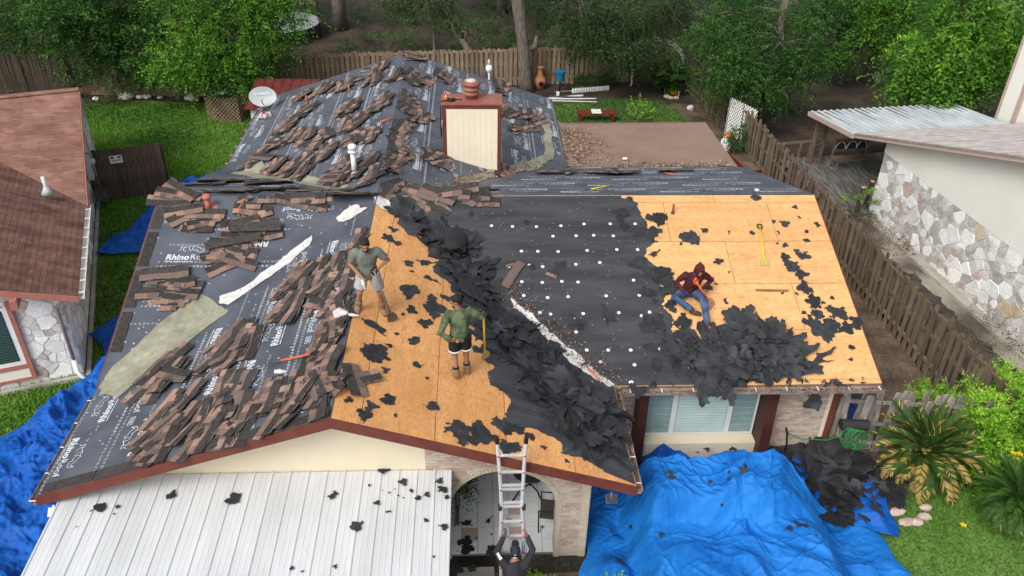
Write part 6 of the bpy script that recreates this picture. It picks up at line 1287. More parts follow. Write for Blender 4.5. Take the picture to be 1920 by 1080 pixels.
def torn(seed):      # a torn sheet with curling bends
    r = random.Random(seed); w, h = r.uniform(.8,1.1), r.uniform(.5,.85)
    base = [(-w/2,-h/2),(-.1,-h/2+r.uniform(-.06,.1)),(w/2,-h/2),(w/2+r.uniform(-.2,.05),0),(w/2,h/2),(.1,h/2+r.uniform(-.12,.06)),(-w/2,h/2),(-w/2+r.uniform(-.05,.2),0)]
    base = [(x+r.gauss(0,.07), y+r.gauss(0,.07)) for x, y in base if r.random() > .12]
    poly = ragged(ragged(base, .38, 1, r), .34, 2, r); k = len(poly); th = r.uniform(0,3.14); k1 = r.uniform(2,5.5); am = r.uniform(.03,.11); ph = r.uniform(0,6); th2 = th+r.uniform(.6,1.4); fo = r.uniform(-.2,.2); fa = r.choice((0,0,.25,.55))
    pts = [Vector(q) for q in poly]+[Vector((r.uniform(-w/2,w/2), r.uniform(-h/2,h/2))) for _ in range(26)]; pts = pts[:k]+[q for q in pts[k:] if inside(q, poly)]
    out = delaunay_2d_cdt(pts, [(i, (i+1) % k) for i in range(k)], [], 1, 1e-4)
    def z(x, y):
        u = x*math.cos(th)+y*math.sin(th); v = x*math.cos(th2)+y*math.sin(th2)-fo; return am*math.sin(k1*u+ph)+fa*max(0,v)+.08*noise.noise((x*2.5,y*2.5,seed))
    mb = MB(); mb.add([(q.x, q.y, z(q.x,q.y)) for q in out[0]], [f for f in out[2] if inside(((out[0][f[0]].x+out[0][f[1]].x+out[0][f[2]].x)/3,(out[0][f[0]].y+out[0][f[1]].y+out[0][f[2]].y)/3), poly)]); return mb.mesh('felt_sheet', TORN, smooth=True)
TS = [torn(100+k) for k in range(16)]; TF = [torn_flat(200+k) for k in range(22)]
random.seed(9)
def felt_at(M, s, label, group, flat=True, name='felt_scrap'):
    o = inst(name, random.choice(TF if flat else TS), M @ Matrix.Diagonal((s*1.02,s*1.02,s,1))); return tag(o, say(('small ' if s < .2 else 'large ' if s > .4 else 'middling ')+label, M.translation), 'felt scrap', group)
def z1(off, pts): return [(off[0]+x/3, off[1]+y/3, s) for x, y, s in pts]
SCR_R = z1((640,360), [(265,262,.28),(315,290,.25),(290,215,.22),(480,400,.42),(380,405,.24),(395,450,.12),(485,487,.2),(535,507,.18),(375,565,.48),(505,600,.25),(540,660,.5),(520,700,.3),(400,668,.27),(310,802,.14),(410,840,.42),(265,865,.13),(180,915,.5),(475,745,.32),(428,975,.17),(250,1005,.16),(715,790,.2),(820,830,.45),(345,692,.1),(480,1050,.12),(800,900,.4),(140,870,.2),(590,600,.4)])+z1((640,720), [(260,92,.28),(170,130,.24),(130,187,.3),(302,180,.13),(38,92,.16),(120,38,.16),(505,130,.25),(660,290,.5),(655,250,.35),(690,330,.22),(765,225,.17),(810,295,.6),(760,270,.3),(945,370,.42),(1135,360,.12),(1265,437,.12),(900,235,.35),(965,250,.5),(1060,300,.2)])
for x, y, s in SCR_R:
    felt_at(frameM('R', on('R',x,y), random.uniform(0,6.28), .020), s*1.15, 'torn felt scrap on the wing boarding', 'felt scraps on the front wing boarding')
q = on('R',702,612); o = inst('felt_scrap', TF[3], frameM('R', q, R(60), .02) @ Matrix.Diagonal((.95,.38,1,1))); tag(o, 'long strip of torn felt at the feet of the man in the olive shirt', 'felt scrap')
SCR_F = z1((1280,360), [(410,35,.4),(635,90,.16),(655,145,.14),(565,178,.27),(510,168,.12),(755,182,.2),(125,220,.26),(260,230,.12),(390,232,.14),(535,230,.13),(35,268,.48),(695,278,.18),(530,292,.12),(575,303,.16),(695,225,.12),(575,373,.28),(640,335,.15),(680,355,.36),(200,390,.25),(615,425,.36),(665,468,.38),(690,545,.45),(185,518,.1),(145,545,.18),(560,572,.12),(245,617,.2),(740,620,.36),(790,625,.18),(840,595,.12),(865,690,.5),(760,690,.45),(820,650,.2),(900,660,.13),(970,735,.36),(920,765,.42),(835,750,.42),(715,705,.16),(680,680,.18),(945,875,.14),(945,943,.12),(790,795,.5),(720,740,.4),(640,575,.15),(260,455,.1)])
for x, y, s in SCR_F: felt_at(frameM('F', on('F',x,y), random.uniform(0,6.28), .020), s*1.1, 'torn felt scrap on the right boarding', 'felt scraps on the right slope boarding')
def on_z(x, y, z): return at_z(x, y, z)
CPS = z1((640,720), [(240,478,.28),(290,460,.13),(545,548,.2),(565,595,.26),(345,553,.22),(160,568,.08),(390,600,.12),(480,620,.18),(430,640,.14),(205,670,.16),(265,720,.14),(475,765,.12),(80,800,.42),(580,805,.3),(520,970,.1),(590,635,.12),(270,610,.06),(230,600,.05),(320,625,.06),(350,640,.05),(300,590,.05)])+z1((0,720), [(553,698,.27),(970,620,.24),(1310,645,.34),(1870,625,.25),(660,690,.11),(1640,1035,.09),(1700,1052,.07),(1885,1025,.1),(640,730,.05),(430,803,.05)])
for i, (x, y, s) in enumerate(CPS):
    p = at_z(x, y, 2.3); p = at_z(x, y, cz(p.y)+.026); felt_at(Matrix.Translation(p) @ Matrix.Rotation(random.uniform(0,6.28),4,'Z'), s*.9, 'black felt scrap on the carport roof', 'felt scraps on the carport roof')
for x, y, s in z1((640,720), [(695,782,.32),(695,880,.3),(700,932,.3),(845,937,.25),(830,765,.2),(1130,803,.1),(945,770,.2),(845,845,.08),(760,865,.06)]): p = at_z(x,y,.106); felt_at(Matrix.Translation(p) @ Matrix.Rotation(random.uniform(0,6.28),4,'Z'), s*1.1, 'black felt scrap on the porch tiles', 'felt scraps on the porch floor')
for x, y, s in z1((640,720), [(645,1050,.3),(735,1035,.17),(1180,990,.2),(1250,1010,.2)]): felt_at(Matrix.Translation(at_z(x,y,.06)), s*1.1, 'black felt scrap on the ground', 'felt scraps on the ground before the arch')
for x, y, s, z in ((1307,848,.12,.615),(1325,843,.16,.615),(1375,842,.22,.615)): felt_at(Matrix.Translation(at_z(x,y,z)), s, 'black felt scrap on the window seat', 'felt scraps on the window seat')
from mathutils.bvhtree import BVHTree
big = [o for o in col.objects if o.name.startswith('tarp') and o.get('label','').startswith('large bright')][0]
bv = BVHTree.FromPolygons([v.co.copy() for v in big.data.vertices], [tuple(p.vertices) for p in big.data.polygons])
for x, y, s in z1((1280,720), [(335,495,.28),(258,497,.14),(600,812,.2),(660,790,.3),(350,462,.14),(155,553,.14),(265,533,.12),(218,680,.07),(240,450,.1)])+z1((640,720), [(1850,520,.3),(1565,1000,.24),(1540,850,.2),(1800,850,.16),(1630,805,.12),(1520,826,.14)]):
    h = bv.ray_cast(CAM, ray(x,y).normalized())
    if h[0] is not None: felt_at(Matrix.Translation(h[0]+h[1]*.012*(1 if h[1].z > 0 else -1)) @ Vector((0,0,1)).rotation_difference(h[1] if h[1].z > 0 else -h[1]).to_matrix().to_4x4() @ Matrix.Rotation(random.uniform(0,6.28),4,'Z'), s, 'black felt scrap on the blue tarp', 'felt scraps on the blue tarp')
# heaps
def heap(path, npc, top, label, group, lmax, seed, fixed=None):
    r = random.Random(seed); items = []; tops = []
    for i in range(npc):
        t = r.random()*(len(path)-1); k = int(t); f = t-k; a, b = path[k], path[k+1]; px, py, w, h = [a[j]+(b[j]-a[j])*f for j in range(4)]
        if fixed is None: p, _, pl = roofhit(px, py); fr = FR[pl]
        else: p = at_z(px, py, fixed); fr = (Vector((1,0,0)),Vector((0,1,0)),Vector((0,0,1))); pl = None
        g1, g2 = r.gauss(0,.42), r.gauss(0,.42); q = p+fr[0]*g1*w+fr[1]*g2*w
        lev = max(0, 1-(g1*g1+g2*g2)*1.6); lift = .033+.5*h*lev*r.random()**.9
        if pl:
            z = roofz(q.x, q.y); 
            if not (XW+.3 < q.x and q.y > YE-.02 or q.y > YF+.1 and q.x < XE+.05): continue
            q.z = z
        s = r.choice((.22,.3,.4,.55,.75))*(.75+.4*w)*lmax; tl = .12+.42*lev
        B_ = Matrix(fr).transposed().to_4x4() if pl is None else Matrix((fr[0],fr[1],fr[2])).transposed().to_4x4()
        M = Matrix.Translation(q+Vector(fr[2])*lift) @ B_ @ Matrix.Rotation(r.uniform(0,6.28),4,'Z') @ Matrix.Rotation(r.gauss(0,.42*tl),4,'X') @ Matrix.Rotation(r.gauss(0,.42*tl),4,'Y') @ Matrix.Diagonal((s*r.uniform(.7,1.7),s*r.uniform(.6,1.05),s,1))
        items.append((lift, r.choice(TS), M))
    items.sort(key=lambda x: x[0]); low, hi = items[:-top], items[-top:]
    if low: merge_inst('felt_heap', [(m, M) for _, m, M in low], [TORN], label[1], 'felt heap')
    for _, m, M in hi: tag(inst('felt_sheet', m, M), say(label[0], M.translation), 'felt sheet', group)
heap([(765,412,.25,.05),(800,440,.35,.10),(835,462,.45,.16),(868,495,.55,.22),(890,545,.5,.2),(925,600,.5,.18),(960,640,.6,.24),(1000,680,.7,.32),(1040,725,.8,.42),(1080,760,.75,.40),(1105,800,.65,.25),(1125,850,.5,.12)], 330, 52, ('crumpled felt sheet on the valley heap','black heap of torn felt along the right valley behind the men'), 'felt sheets topping the valley heap', 1, 31)
heap([(1285,665,.4,.1),(1325,668,.5,.22),(1375,645,.6,.42),(1425,640,.55,.45),(1465,662,.45,.3),(1490,688,.3,.12),(1400,690,.55,.3),(1330,698,.55,.2)], 290, 46, ('crumpled felt sheet on the right slope heap','black heap of torn felt on the right slope below the seated man'), 'felt sheets topping the right slope heap', 1, 32)
heap([(1400,868,.25,.1),(1480,880,.4,.2),(1540,895,.6,.3),(1580,880,.6,.3),(1600,930,.45,.25),(1560,940,.4,.2),(1645,905,.45,.15),(1500,865,.4,.15)], 170, 26, ('torn felt sheet on the dumped heap','black heap of felt dumped on the flat blue tarp'), 'felt sheets topping the dumped heap', 1.3, 33, fixed=.12)
heap([(1160,725,.08,.03),(1300,722,.1,.05),(1420,722,.14,.06),(1560,720,.1,.05),(1640,718,.06,.03)], 46, 1, ('piece of torn felt caught in the front gutter at its right end','torn felt pieces caught along the front gutter'), 'felt in the gutter', .42, 34)
for px, py, Y, z_, sx, sz_, rot, lb_ in ((1345,738,12.14,None,.62,.5,.1,'big torn felt flap hanging over the gutter before the window'),(1315,745,12.1,None,.22,.42,.5,'narrow torn felt strip hanging over the gutter before the window'),(1524,752,12.55,None,.42,.4,-.3,'torn felt piece hanging before the brick wall by the corner')):
    c = at_y(px, py, Y); o = inst('felt_flap', TS[5 if sx > .5 else 2], Matrix.Translation(c) @ Matrix.Rotation(R(68),4,'X') @ Matrix.Rotation(rot,4,'Z') @ Matrix.Diagonal((sx,sz_,.5,1))); tag(o, lb_, 'felt scrap')
# a loose roll of felt in the heap
q = on('F',852,470); mb = MB(); sp_ = []
for i in range(29):
    t = i/28*2*math.pi*1.35; rr = .13+.05*t/6; sp_.append((rr*math.cos(t), rr*math.sin(t)*.7))
for j in range(3):
    for x, y in sp_: mb.v.append(tuple(q+Vector((x*1.5+.02*noise.noise((x*9,y*9,j)), -.28+.26*j, .17+y+.04*noise.noise((x*7,y*7,j+4))+PL['F'](q.x,q.y-.28+.26*j)-q.z))))
for j in range(2):
    for i in range(28): mb.f.append((j*29+i,j*29+i+1,(j+1)*29+i+1,(j+1)*29+i)); mb.m.append(0)
tag(mb.build('felt_roll', TORN), 'loose open roll of black felt in the upper valley heap', 'felt roll')
# flaps half torn from the felt layer, and brown debris along the valley and in the gutters
fl = []; r = random.Random(77)
for px, py, sp, k in ((1215,420,25,5),(1225,500,30,7),(1240,580,35,8),(1255,640,40,10),(1180,400,30,4),(1100,640,60,4),(1230,690,45,8),(860,440,40,6),(1010,450,60,3),(900,560,35,5)):
    for i in range(k): h = roofhit(px+r.uniform(-sp,sp), py+r.uniform(-sp,sp)); fl.append((r.choice(TF), frameM(h[2], h[0], r.uniform(0,6.28), .030+.002*i, (r.gauss(0,.05), r.gauss(0,.05))) @ Matrix.Diagonal((r.uniform(.2,.6),)*2+(.8,1))))
merge_inst('felt_flaps', fl, [TORN], 'torn flaps lifting from the black felt of the right slope', 'felt flaps')
rq = np.random.default_rng(12); Q = []
for i in range(620):
    t = rq.random(); px = 945+t*205+rq.normal(0,15); py = 540+t*180+rq.normal(0,11); q = roofhit(px, py)[0]; Q.append((q.x, q.y, roofz(q.x,q.y)+.04))
for i in range(500): Q.append((rq.uniform(XE+.2,XR), YE-.06+rq.normal(0,.025), EZ-.145+rq.uniform(0,.05)))
for i in range(260): Q.append((XE+.06+rq.normal(0,.025), rq.uniform(YF,YE), EZ-.145+rq.uniform(0,.05)))
for i in range(700): t = rq.random(); q = roofhit(840+t*190+rq.normal(0,14), 347-t*40+rq.normal(0,6))[0]; Q.append((q.x, q.y, roofz(q.x,q.y)+.045))
Q = np.array(Q); m_ = len(Q); a = rq.uniform(0,6.28,m_); L_ = rq.uniform(.012,.035,m_); V = np.zeros((m_,4,3))
for k,(u,v) in enumerate(((-1,0),(0,-.5),(1,0),(0,.5))): V[:,k,0]=Q[:,0]+(np.cos(a)*u-np.sin(a)*v)*L_; V[:,k,1]=Q[:,1]+(np.sin(a)*u+np.cos(a)*v)*L_; V[:,k,2]=Q[:,2]+rq.uniform(0,.02,m_)
tag(link(bpy.data.objects.new('roof_debris', np_mesh('roof_debris', V, np.arange(m_*4).reshape(-1,4), LFD, rq.choice(4,m_,p=(.2,.35,.35,.1))))), 'brown leaf debris and grit along the valleys and gutters', 'debris', kind='stuff')
# ------------------------------------------------------------------ tools
def shovel(label, top, bot, hm, bm, up=None, w=.20, grip=True, name='roofing_shovel', cat='shovel', bl=.22, grm=None):
    top, bot = Vector(top), Vector(bot); d = (bot-top); L = d.length; d.normalize(); up = Vector(up or (0,0,1)); sx = d.cross(up).normalized(); nn = sx.cross(d).normalized(); e = empty(name, bot, label, cat)
    MB().tube([top, bot-d*bl*.9], .019, 8).build('handle', hm, e, smooth=True)
    if grip: MB().tube([top+d*.12-sx*.005, top+sx*.055+d*.02, top+sx*.055-d*.05, top-sx*.055-d*.05, top-sx*.055+d*.02, top+d*.12+sx*.005], .014, 6).build('grip', grm or BLACK, e)
    a = bot-d*bl; mb = MB(); P = [a-sx*w*.28, a+sx*w*.28, a+sx*w*.5+d*bl*.45, bot+sx*w*.5, bot-sx*w*.5, a-sx*w*.5+d*bl*.45]
    mb.prism(P, nn*.006)
    for k in range(7): c = bot+sx*w*(k/6-.5)*.92; mb.prism([c-sx*w*.05, c+sx*w*.05, c+d*.025], nn*.006)
    mb.build('blade', bm, e); MB().tube([bot-d*bl*1.35, bot-d*bl*.55], [.022,.012], 8).build('socket', bm, e); return e
gm = mat('grey_handle',(.16,.16,.16),(.24,.24,.23),scale=9,rough=.5)
yb = mat('yellow_blade',(.55,.42,.05),(.40,.36,.22),scale=14,rough=.5); rb_ = mat('red_blade',(.42,.12,.08),(.40,.32,.29),scale=12,rough=.5)
tp, bt = on('F',1423,427), on('F',1434,499); shovel('yellow handled roofing shovel lying on the bare right boarding', tp+FR['F'][2]*.06, bt+FR['F'][2]*.035, YELLOW, yb, FR['F'][2])
def bar(label, a, b, m, head, name='pry_bar', cat='pry bar', r=.017):
    a, b = Vector(a), Vector(b); e = empty(name, a, label, cat); d = (b-a).normalized(); MB().tube([a, a+(b-a)*.72], r, 8).build('handle', m, e, smooth=True); MB().tube([a+(b-a)*.72, b-d*.06], .012, 6).build('shaft', STEEL, e); sx = d.cross(Vector((0,0,1))).normalized()
    if head == 'fork':
        for k in range(4): MB().tube([b-d*.08, b-d*.02+sx*(k-1.5)*.05, b+d*.16+sx*(k-1.5)*.055+Vector((0,0,.02))], .007, 5).build('tine', STEEL, e)
        MB().tube([a-d*.0, a-d*.07+sx*.05, a-d*.13+sx*.05, a-d*.13-sx*.05, a-d*.07-sx*.05, a], .015, 6).build('grip', BLACK, e)
    elif head == 'hammer': MB().beam(b-sx*.08, b+sx*.08, .035, .035).build('head', STEEL, e)
    else: MB().prism([b-d*.05-sx*.03,b-d*.05+sx*.03,b+d*.05+sx*.035,b+d*.05-sx*.035],(0,0,.01)).build('claw', STEEL, e)
    return e
h_ = lambda x, y, l=.1: roofhit(x,y)[0]+Vector((0,0,l))
bar('orange handled pitchfork lying across shingles on the left slope', h_(583,676,.14), h_(508,690,.12), ORANGE, 'fork', 'pitchfork', 'pitchfork'); bar('orange handled hammer on shingles right of the vent hood', h_(443,405,.08), h_(463,378,.08), ORANGE, 'hammer', 'hammer', 'hammer')
bar('orange pry bar lying beside the rear ridge', h_(711,237,.12), h_(746,225,.14), ORANGE, 'claw'); bar('yellow and black pry bar on the main ridge', h_(1147,351,.06), h_(1092,362,.06), YELLOW, 'claw'); bar('orange pry bar in the valley at the lower right felt heap', h_(1123,719,.1), h_(1094,694,.16), ORANGE, 'hammer', 'hammer', 'hammer'); bar('thin orange handled tool in shingles beside the rear valley', h_(1262,330,.05), h_(1240,326,.05), ORANGE, 'claw')
# bottles, bags and litter
def bottle(label, p, axis, mats, s=1.):
    p = Vector(p); d = Vector(axis).normalized(); M_ = Vector((0,0,1)).rotation_difference(d).to_matrix().to_4x4(); e = empty('water_bottle', p, label, 'bottle')
    MB().lathe([(.028*s,0),(.034*s,.01),(.034*s,.12*s),(.03*s,.15*s),(.014*s,.19*s),(.014*s,.2*s)], p, 12, 0, M_).build('bottle_body', mats[0], e, smooth=True); MB().lathe([(.036*s,.05*s),(.036*s,.11*s)], p, 12, 0, M_).build('label_band', mats[1], e); MB().lathe([(.016*s,.195*s),(.016*s,.225*s)], p, 10, 0, M_).build('cap', mats[2], e)
CLR = mat('clear_plastic',(.6,.64,.66),None,rough=.15,spec=.6); BLU = mat('blue_plastic',(.02,.14,.5),None,rough=.4)
bottle('water bottle with blue cap lying on shingles below the pitchfork', h_(516,707,.12), (.9,.1,-.1), (CLR,WHITE,BLU), 1.1)
pb = h_(640,597,.12); mb = MB().ball(pb, (.15,.10,.07), 14); mb.v = [tuple(Vector(v)+Vector((noise.noise(Vector(v)*9),noise.noise(Vector(v)*9+Vector((4,0,0))),noise.noise(Vector(v)*9+Vector((0,7,0)))))*.07) for v in mb.v]
e = mb.build('plastic_bag', mat('bag_white',(.62,.55,.55),(.72,.35,.35),scale=9,rough=.35,contrast=(.55,.7)), smooth=True); tag(e, 'crumpled white and pink plastic bag at the wing ridge', 'bag')
bottle('small bottle lying beside the plastic bag on the wing ridge', h_(655,598,.1), (.9,-.2,.0), (CLR,CLR,WHITE), .8)
mb = MB().ball(h_(497,222,.1), (.25,.2,.08), 12); mb.v = [tuple(Vector(v)+Vector((noise.noise(Vector(v)*7),noise.noise(Vector(v)*7+Vector((4,0,0))),noise.noise(Vector(v)*7+Vector((0,7,0)))))*.1) for v in mb.v]
tag(mb.build('wrapper', mat('wrapper',(.5,.5,.5),(.35,.03,.04),scale=9,rough=.4,contrast=(.48,.56))), 'crumpled red and white wrapper below the satellite dish', 'wrapper')
tag(MB().lathe([(.05,0),(.06,.03),(.02,.05)], h_(1418,361,.05), 10).build('paper_cup', WHITE), 'crushed white cup on the main ridge right end', 'cup'); q = at_z(1172,299,2.43); tag(MB().ball(q+Vector((0,0,.03)), (.09,.05,.04), 8).build('paper_scrap', WHITE), 'white paper scrap on the patio cover', 'paper')
q = on('F',794,421); tag(MB().prism([q+Vector((-.09,-.02,.03)),q+Vector((.03,-.1,.02)),q+Vector((.1,0,.05)),q+Vector((0,.08,.07))],(0,0,.005)).build('paper_scrap', WHITE), 'white scrap on black felt below the ridge pile', 'paper')
# ------------------------------------------------------------------ ladder
e = empty('ladder', (.58,9.3,0), 'aluminium folding ladder with red locks leaning on the front rake', 'ladder')
def lad(t, s):      # t height
    y = 9.22+.46*t/3.6; c = .585-.015*t; hw = .165+.03*max(0,(t-2.0))**1.6*1.0+ (.0 if t > 1.8 else .03); return Vector((c+s*hw, y, t))
for s in (-1, 1):
    MB().tube([lad(t,s) for t in (0,.5,1.0,1.5,1.8,2.3,2.7,3.05,3.4,3.66)], .031, 8).build('rail', ALU, e); MB().tube([lad(3.62,s), lad(3.72,s)], .036, 8).build('rubber_cap', BLACK, e); MB().tube([lad(3.36,s)-Vector((s*.09,0,0)), lad(3.55,s)], .012, 6).build('brace', ALU, e)
    MB().lathe([(.055,-.03),(.06,0),(.055,.03)], lad(2.32,s)+Vector((s*.03,0,0)), 12, 0, Matrix.Rotation(R(90),4,'Y')).build('hinge', BLACK, e)
for t in (.3,.65,1.0,1.35,1.7,2.02,2.34,2.42,2.70,2.78,3.05,3.38):
    MB().beam(lad(t,-1), lad(t,1), .04, .03).build('rung', ALU, e)
    if t not in (2.42,2.78):
        for s in (-1, 1): MB().box((-.020,-.036,-.013),(.020,.03,.013),0,Matrix.Translation(lad(t,s))).build('lock', RED, e)

# ------------------------------------------------------------------ people
SKIN = mat('skin', (.29,.145,.088), (.35,.18,.115), scale=6, rough=.55); HAIR = mat('hair_black', (.010,.009,.008), (.022,.02,.018), scale=40, rough=.7, bump=.5, bscale=60)
OLIVE = mat('olive_tee', (.13,.145,.12), (.185,.20,.17), scale=5, rough=.9, bump=.6, bscale=9); GREYS = mat('grey_shorts', (.27,.27,.27), (.40,.40,.40), scale=4, rough=.9, bump=.5, bscale=9)
CAMO = mat('camo_green', (.055,.085,.045), (.12,.155,.085), scale=8, rough=.9, bump=.5, bscale=9, contrast=(.42,.56)); BLKC = mat('black_cloth', (.012,.011,.011), (.022,.02,.02), scale=6, rough=.9, bump=.5, bscale=9)
MAROON = mat('maroon_hoodie', (.060,.012,.016), (.095,.02,.026), scale=5, rough=.9, bump=.6, bscale=9); DENIM = mat('denim', (.025,.055,.12), (.085,.14,.24), scale=6, rough=.9, bump=.4, bscale=12); BOOT = mat('boot_leather', (.20,.125,.075), (.29,.19,.12), scale=8, rough=.7, bump=.3); BOOTD = mat('boot_dark', (.07,.035,.025), (.11,.055,.04), scale=8, rough=.7, bump=.3)
CHAR = mat('charcoal_shirt', (.022,.023,.026), (.036,.037,.041), scale=5, rough=.85, bump=.6, bscale=8); JEANG = mat('grey_jeans', (.26,.26,.25), (.36,.36,.34), scale=6, rough=.9, bump=.4); PURP = mat('purple_glove', (.035,.02,.12), None, rough=.6); GLV = mat('grey_glove', (.10,.10,.11), None, rough=.7); SOLE = mat('sole', (.05,.03,.02), None, rough=.8)
def remesh(name, mb, m, parent, vox=.011, smooth=4):
    o = mb.build(name, m, None); o.hide_render = False
    a = o.modifiers.new('r', 'REMESH'); a.mode = 'VOXEL'; a.voxel_size = vox; a.use_smooth_shade = True
    b = o.modifiers.new('s', 'SMOOTH'); b.iterations = smooth; b.factor = .5
    dg = bpy.context.evaluated_depsgraph_get(); me = bpy.data.meshes.new_from_object(o.evaluated_get(dg)); bpy.data.objects.remove(o)
    me.name = name; me.materials.clear(); me.materials.append(m); return link(bpy.data.objects.new(name, me), parent)
def person(label, base, fwd, J, outfit, look=(0,1,-.3), grip=('',''), group=None):
    base = Vector(base); f = Vector((fwd[0],fwd[1],0)).normalized(); rt = Vector((f.y,-f.x,0)); T = Matrix.Translation(base) @ Matrix((rt,f,Vector((0,0,1)))).transposed().to_4x4()
    def W(v): return T @ Vector(v)
    j = {k: W(v) for k, v in J.items()}; e = empty('person', base, label, 'person', group); X = rt
    body = MB()
    def limb(mb, names, rad, n=12, mi=0): mb.tube([j[k] if isinstance(k, str) else k for k in names], rad, n, mi)
    lk = (T.to_3x3() @ Vector(look)).normalized(); hd = j['head']; hx = lk.cross(Vector((0,0,1))).normalized(); hu = hx.cross(lk).normalized(); HM = Matrix((hx,lk,hu)).transposed().to_4x4()
    def H(x, y, z): return hd+hx*x+lk*y+hu*z
    # head: skull, jaw, nose, brow, ears
    body.ball(H(0,-.012,.025), (.076,.095,.098), 16, 0, HM); body.ball(H(0,.022,-.045), (.058,.068,.072), 14, 0, HM); body.ball(H(0,.062,-.085), (.03,.026,.024), 8, 0, HM)
    body.tube([H(0,.082,.03),H(0,.104,-.012),H(0,.098,-.024)], [.010,.016,.013], 8); body.ball(H(0,.082,.034), (.05,.014,.012), 8, 0, HM); body.ball(H(0,.084,-.052), (.026,.012,.008), 8, 0, HM)
    for s in (-1,1): body.ball(H(s*.078,-.008,.0), (.012,.022,.032), 8, 0, HM)
    body.tube([j['neck']-Vector((0,0,.06)), (j['neck']+hd)/2, H(0,-.012,-.04)], [.062,.055,.056], 12)
    up = (j['chest']-j['pelvis']).normalized()
    body.tube([j['pelvis']-up*.07, j['pelvis'], j['pelvis']+up*.14, j['chest'], j['chest']+up*.1, j['neck']-up*.01], [(.13,.10),(.155,.11),(.135,.10),(.165,.115),(.16,.10),(.07,.06)], 16, side=X)
    for s in 'RL':
        limb(body, ['sh'+s,'el'+s,'ha'+s], [.056,.046,.031], 10); body.ball(j['el'+s], .045, 10); body.ball(j['kn'+s], .057, 10); limb(body, ['hip'+s,'kn'+s,'an'+s], [.082,.058,.04], 12)
        body.ball(j['sh'+s], .056, 10)
        # foot
        toe = j['toe'+s]; an = j['an'+s]; body.tube([an+Vector((0,0,-.01)), an*.5+toe*.5+Vector((0,0,-.02)), toe], [.04,.04,.028], 10)
        # hand: palm, four bent fingers, thumb
        wr = j['ha'+s]; d = (wr-j['el'+s]).normalized(); gz = j.get('gr'+s, None); d2 = ((gz-wr).normalized() if gz is not None else d); sd_ = d2.cross(X if abs(d2.dot(X)) < .9 else f).normalized(); nrm = d2.cross(sd_)
        body.tube([wr-d*.02, wr+d2*.03, wr+d2*.085], [(.026,.022),(.041,.018),(.040,.015)], 10, side=sd_)
        for q in range(4):
            o_ = wr+d2*.08+sd_*(.030-.020*q); l_ = (.036,.042,.040,.031)[q]; body.tube([o_, o_+d2*l_, o_+d2*(l_*1.35)+nrm*l_*.8, o_+d2*(l_*1.0)+nrm*l_*1.35], [.0095,.009,.0085,.007], 6)
        o_ = wr+d2*.03+sd_*.036; body.tube([o_, o_+sd_*.022+d2*.03+nrm*.012, o_+sd_*.014+d2*.055+nrm*.03], [.012,.011,.008], 6)
    remesh('body', body, SKIN, e, .0085, 2)
    for s in (-1,1): MB().ball(H(s*.03,.083,.014), (.012,.006,.007), 8, 0, HM).build('eye', mat('eye_dark',(.02,.015,.012),None,rough=.3), e)
    top = outfit['top']; tm2 = MB(); fit = outfit.get('fit',1.)
    hem = outfit.get('hem',.06)
    tm2.tube([j['pelvis']-up*hem, j['pelvis']+up*.06, j['pelvis']+up*.18, j['chest']-up*.02, j['chest']+up*.10, j['neck']-up*.035, j['neck']-up*.0], [(.185*fit,.135*fit),(.178*fit,.132*fit),(.165*fit,.125*fit),(.19*fit,.14*fit),(.185,.125),(.10,.09),(.072,.068)], 18, side=X)
    for s in 'RL':
        tm2.ball(j['sh'+s], .078, 12)
        if outfit['sleeve'] != 'short': tm2.ball(j['el'+s], .058, 12)
        if outfit['sleeve'] == 'short': m_ = j['sh'+s].lerp(j['el'+s], .72); tm2.tube([j['sh'+s], m_], [.082,.080], 12); tm2.tube([j['chest'], j['sh'+s]], [.11,.082], 12)
        else: tm2.tube([j['sh'+s], j['sh'+s].lerp(j['el'+s],.5), j['el'+s], j['el'+s].lerp(j['ha'+s],.55), j['el'+s].lerp(j['ha'+s],.96)], [.078,.068,.058,.050,.040], 12); tm2.tube([j['chest'], j['sh'+s]], [.11,.078], 12)
    # soft folds
    tm2.v = [tuple(Vector(v)+Vector((noise.noise(Vector(v)*9),noise.noise(Vector(v)*9+Vector((3,0,0))),noise.noise(Vector(v)*9+Vector((0,5,0)))))*.02) for v in tm2.v]
    remesh('shirt', tm2, top, e, .011, 3)
    bt = MB(); lowm = outfit['bottom']; kk = outfit.get('leg',.62)
    bt.tube([j['pelvis']+up*.06, j['pelvis'], j['pelvis']-up*.08], [(.165,.122),(.178,.132),(.17,.128)], 16, side=X)
    for s in 'RL':
        if outfit['long']: bt.tube([j['hip'+s], j['hip'+s].lerp(j['kn'+s],.5), j['kn'+s], j['kn'+s].lerp(j['an'+s],.5), j['kn'+s].lerp(j['an'+s],.92)], [.112,.098,.080,.07,.066], 14); bt.ball(j['kn'+s], .079, 12)
        else: bt.tube([j['hip'+s]+up*.02, j['hip'+s].lerp(j['kn'+s],.4), j['hip'+s].lerp(j['kn'+s],kk)], [.115,.112,.114], 14)
    bt.v = [tuple(Vector(v)+Vector((noise.noise(Vector(v)*8+Vector((7,0,0))),noise.noise(Vector(v)*8+Vector((3,0,0))),noise.noise(Vector(v)*8+Vector((0,5,0)))))*.012) for v in bt.v]
    remesh('trousers' if outfit['long'] else 'shorts', bt, lowm, e, .011, 3)
    if 'trim' in outfit:
        for s in 'RL': c = j['hip'+s].lerp(j['kn'+s],kk); d = (j['kn'+s]-j['hip'+s]).normalized(); MB().tube([c-d*.012, c+d*.012], .121, 16).build('hem_band', WHITE, e)
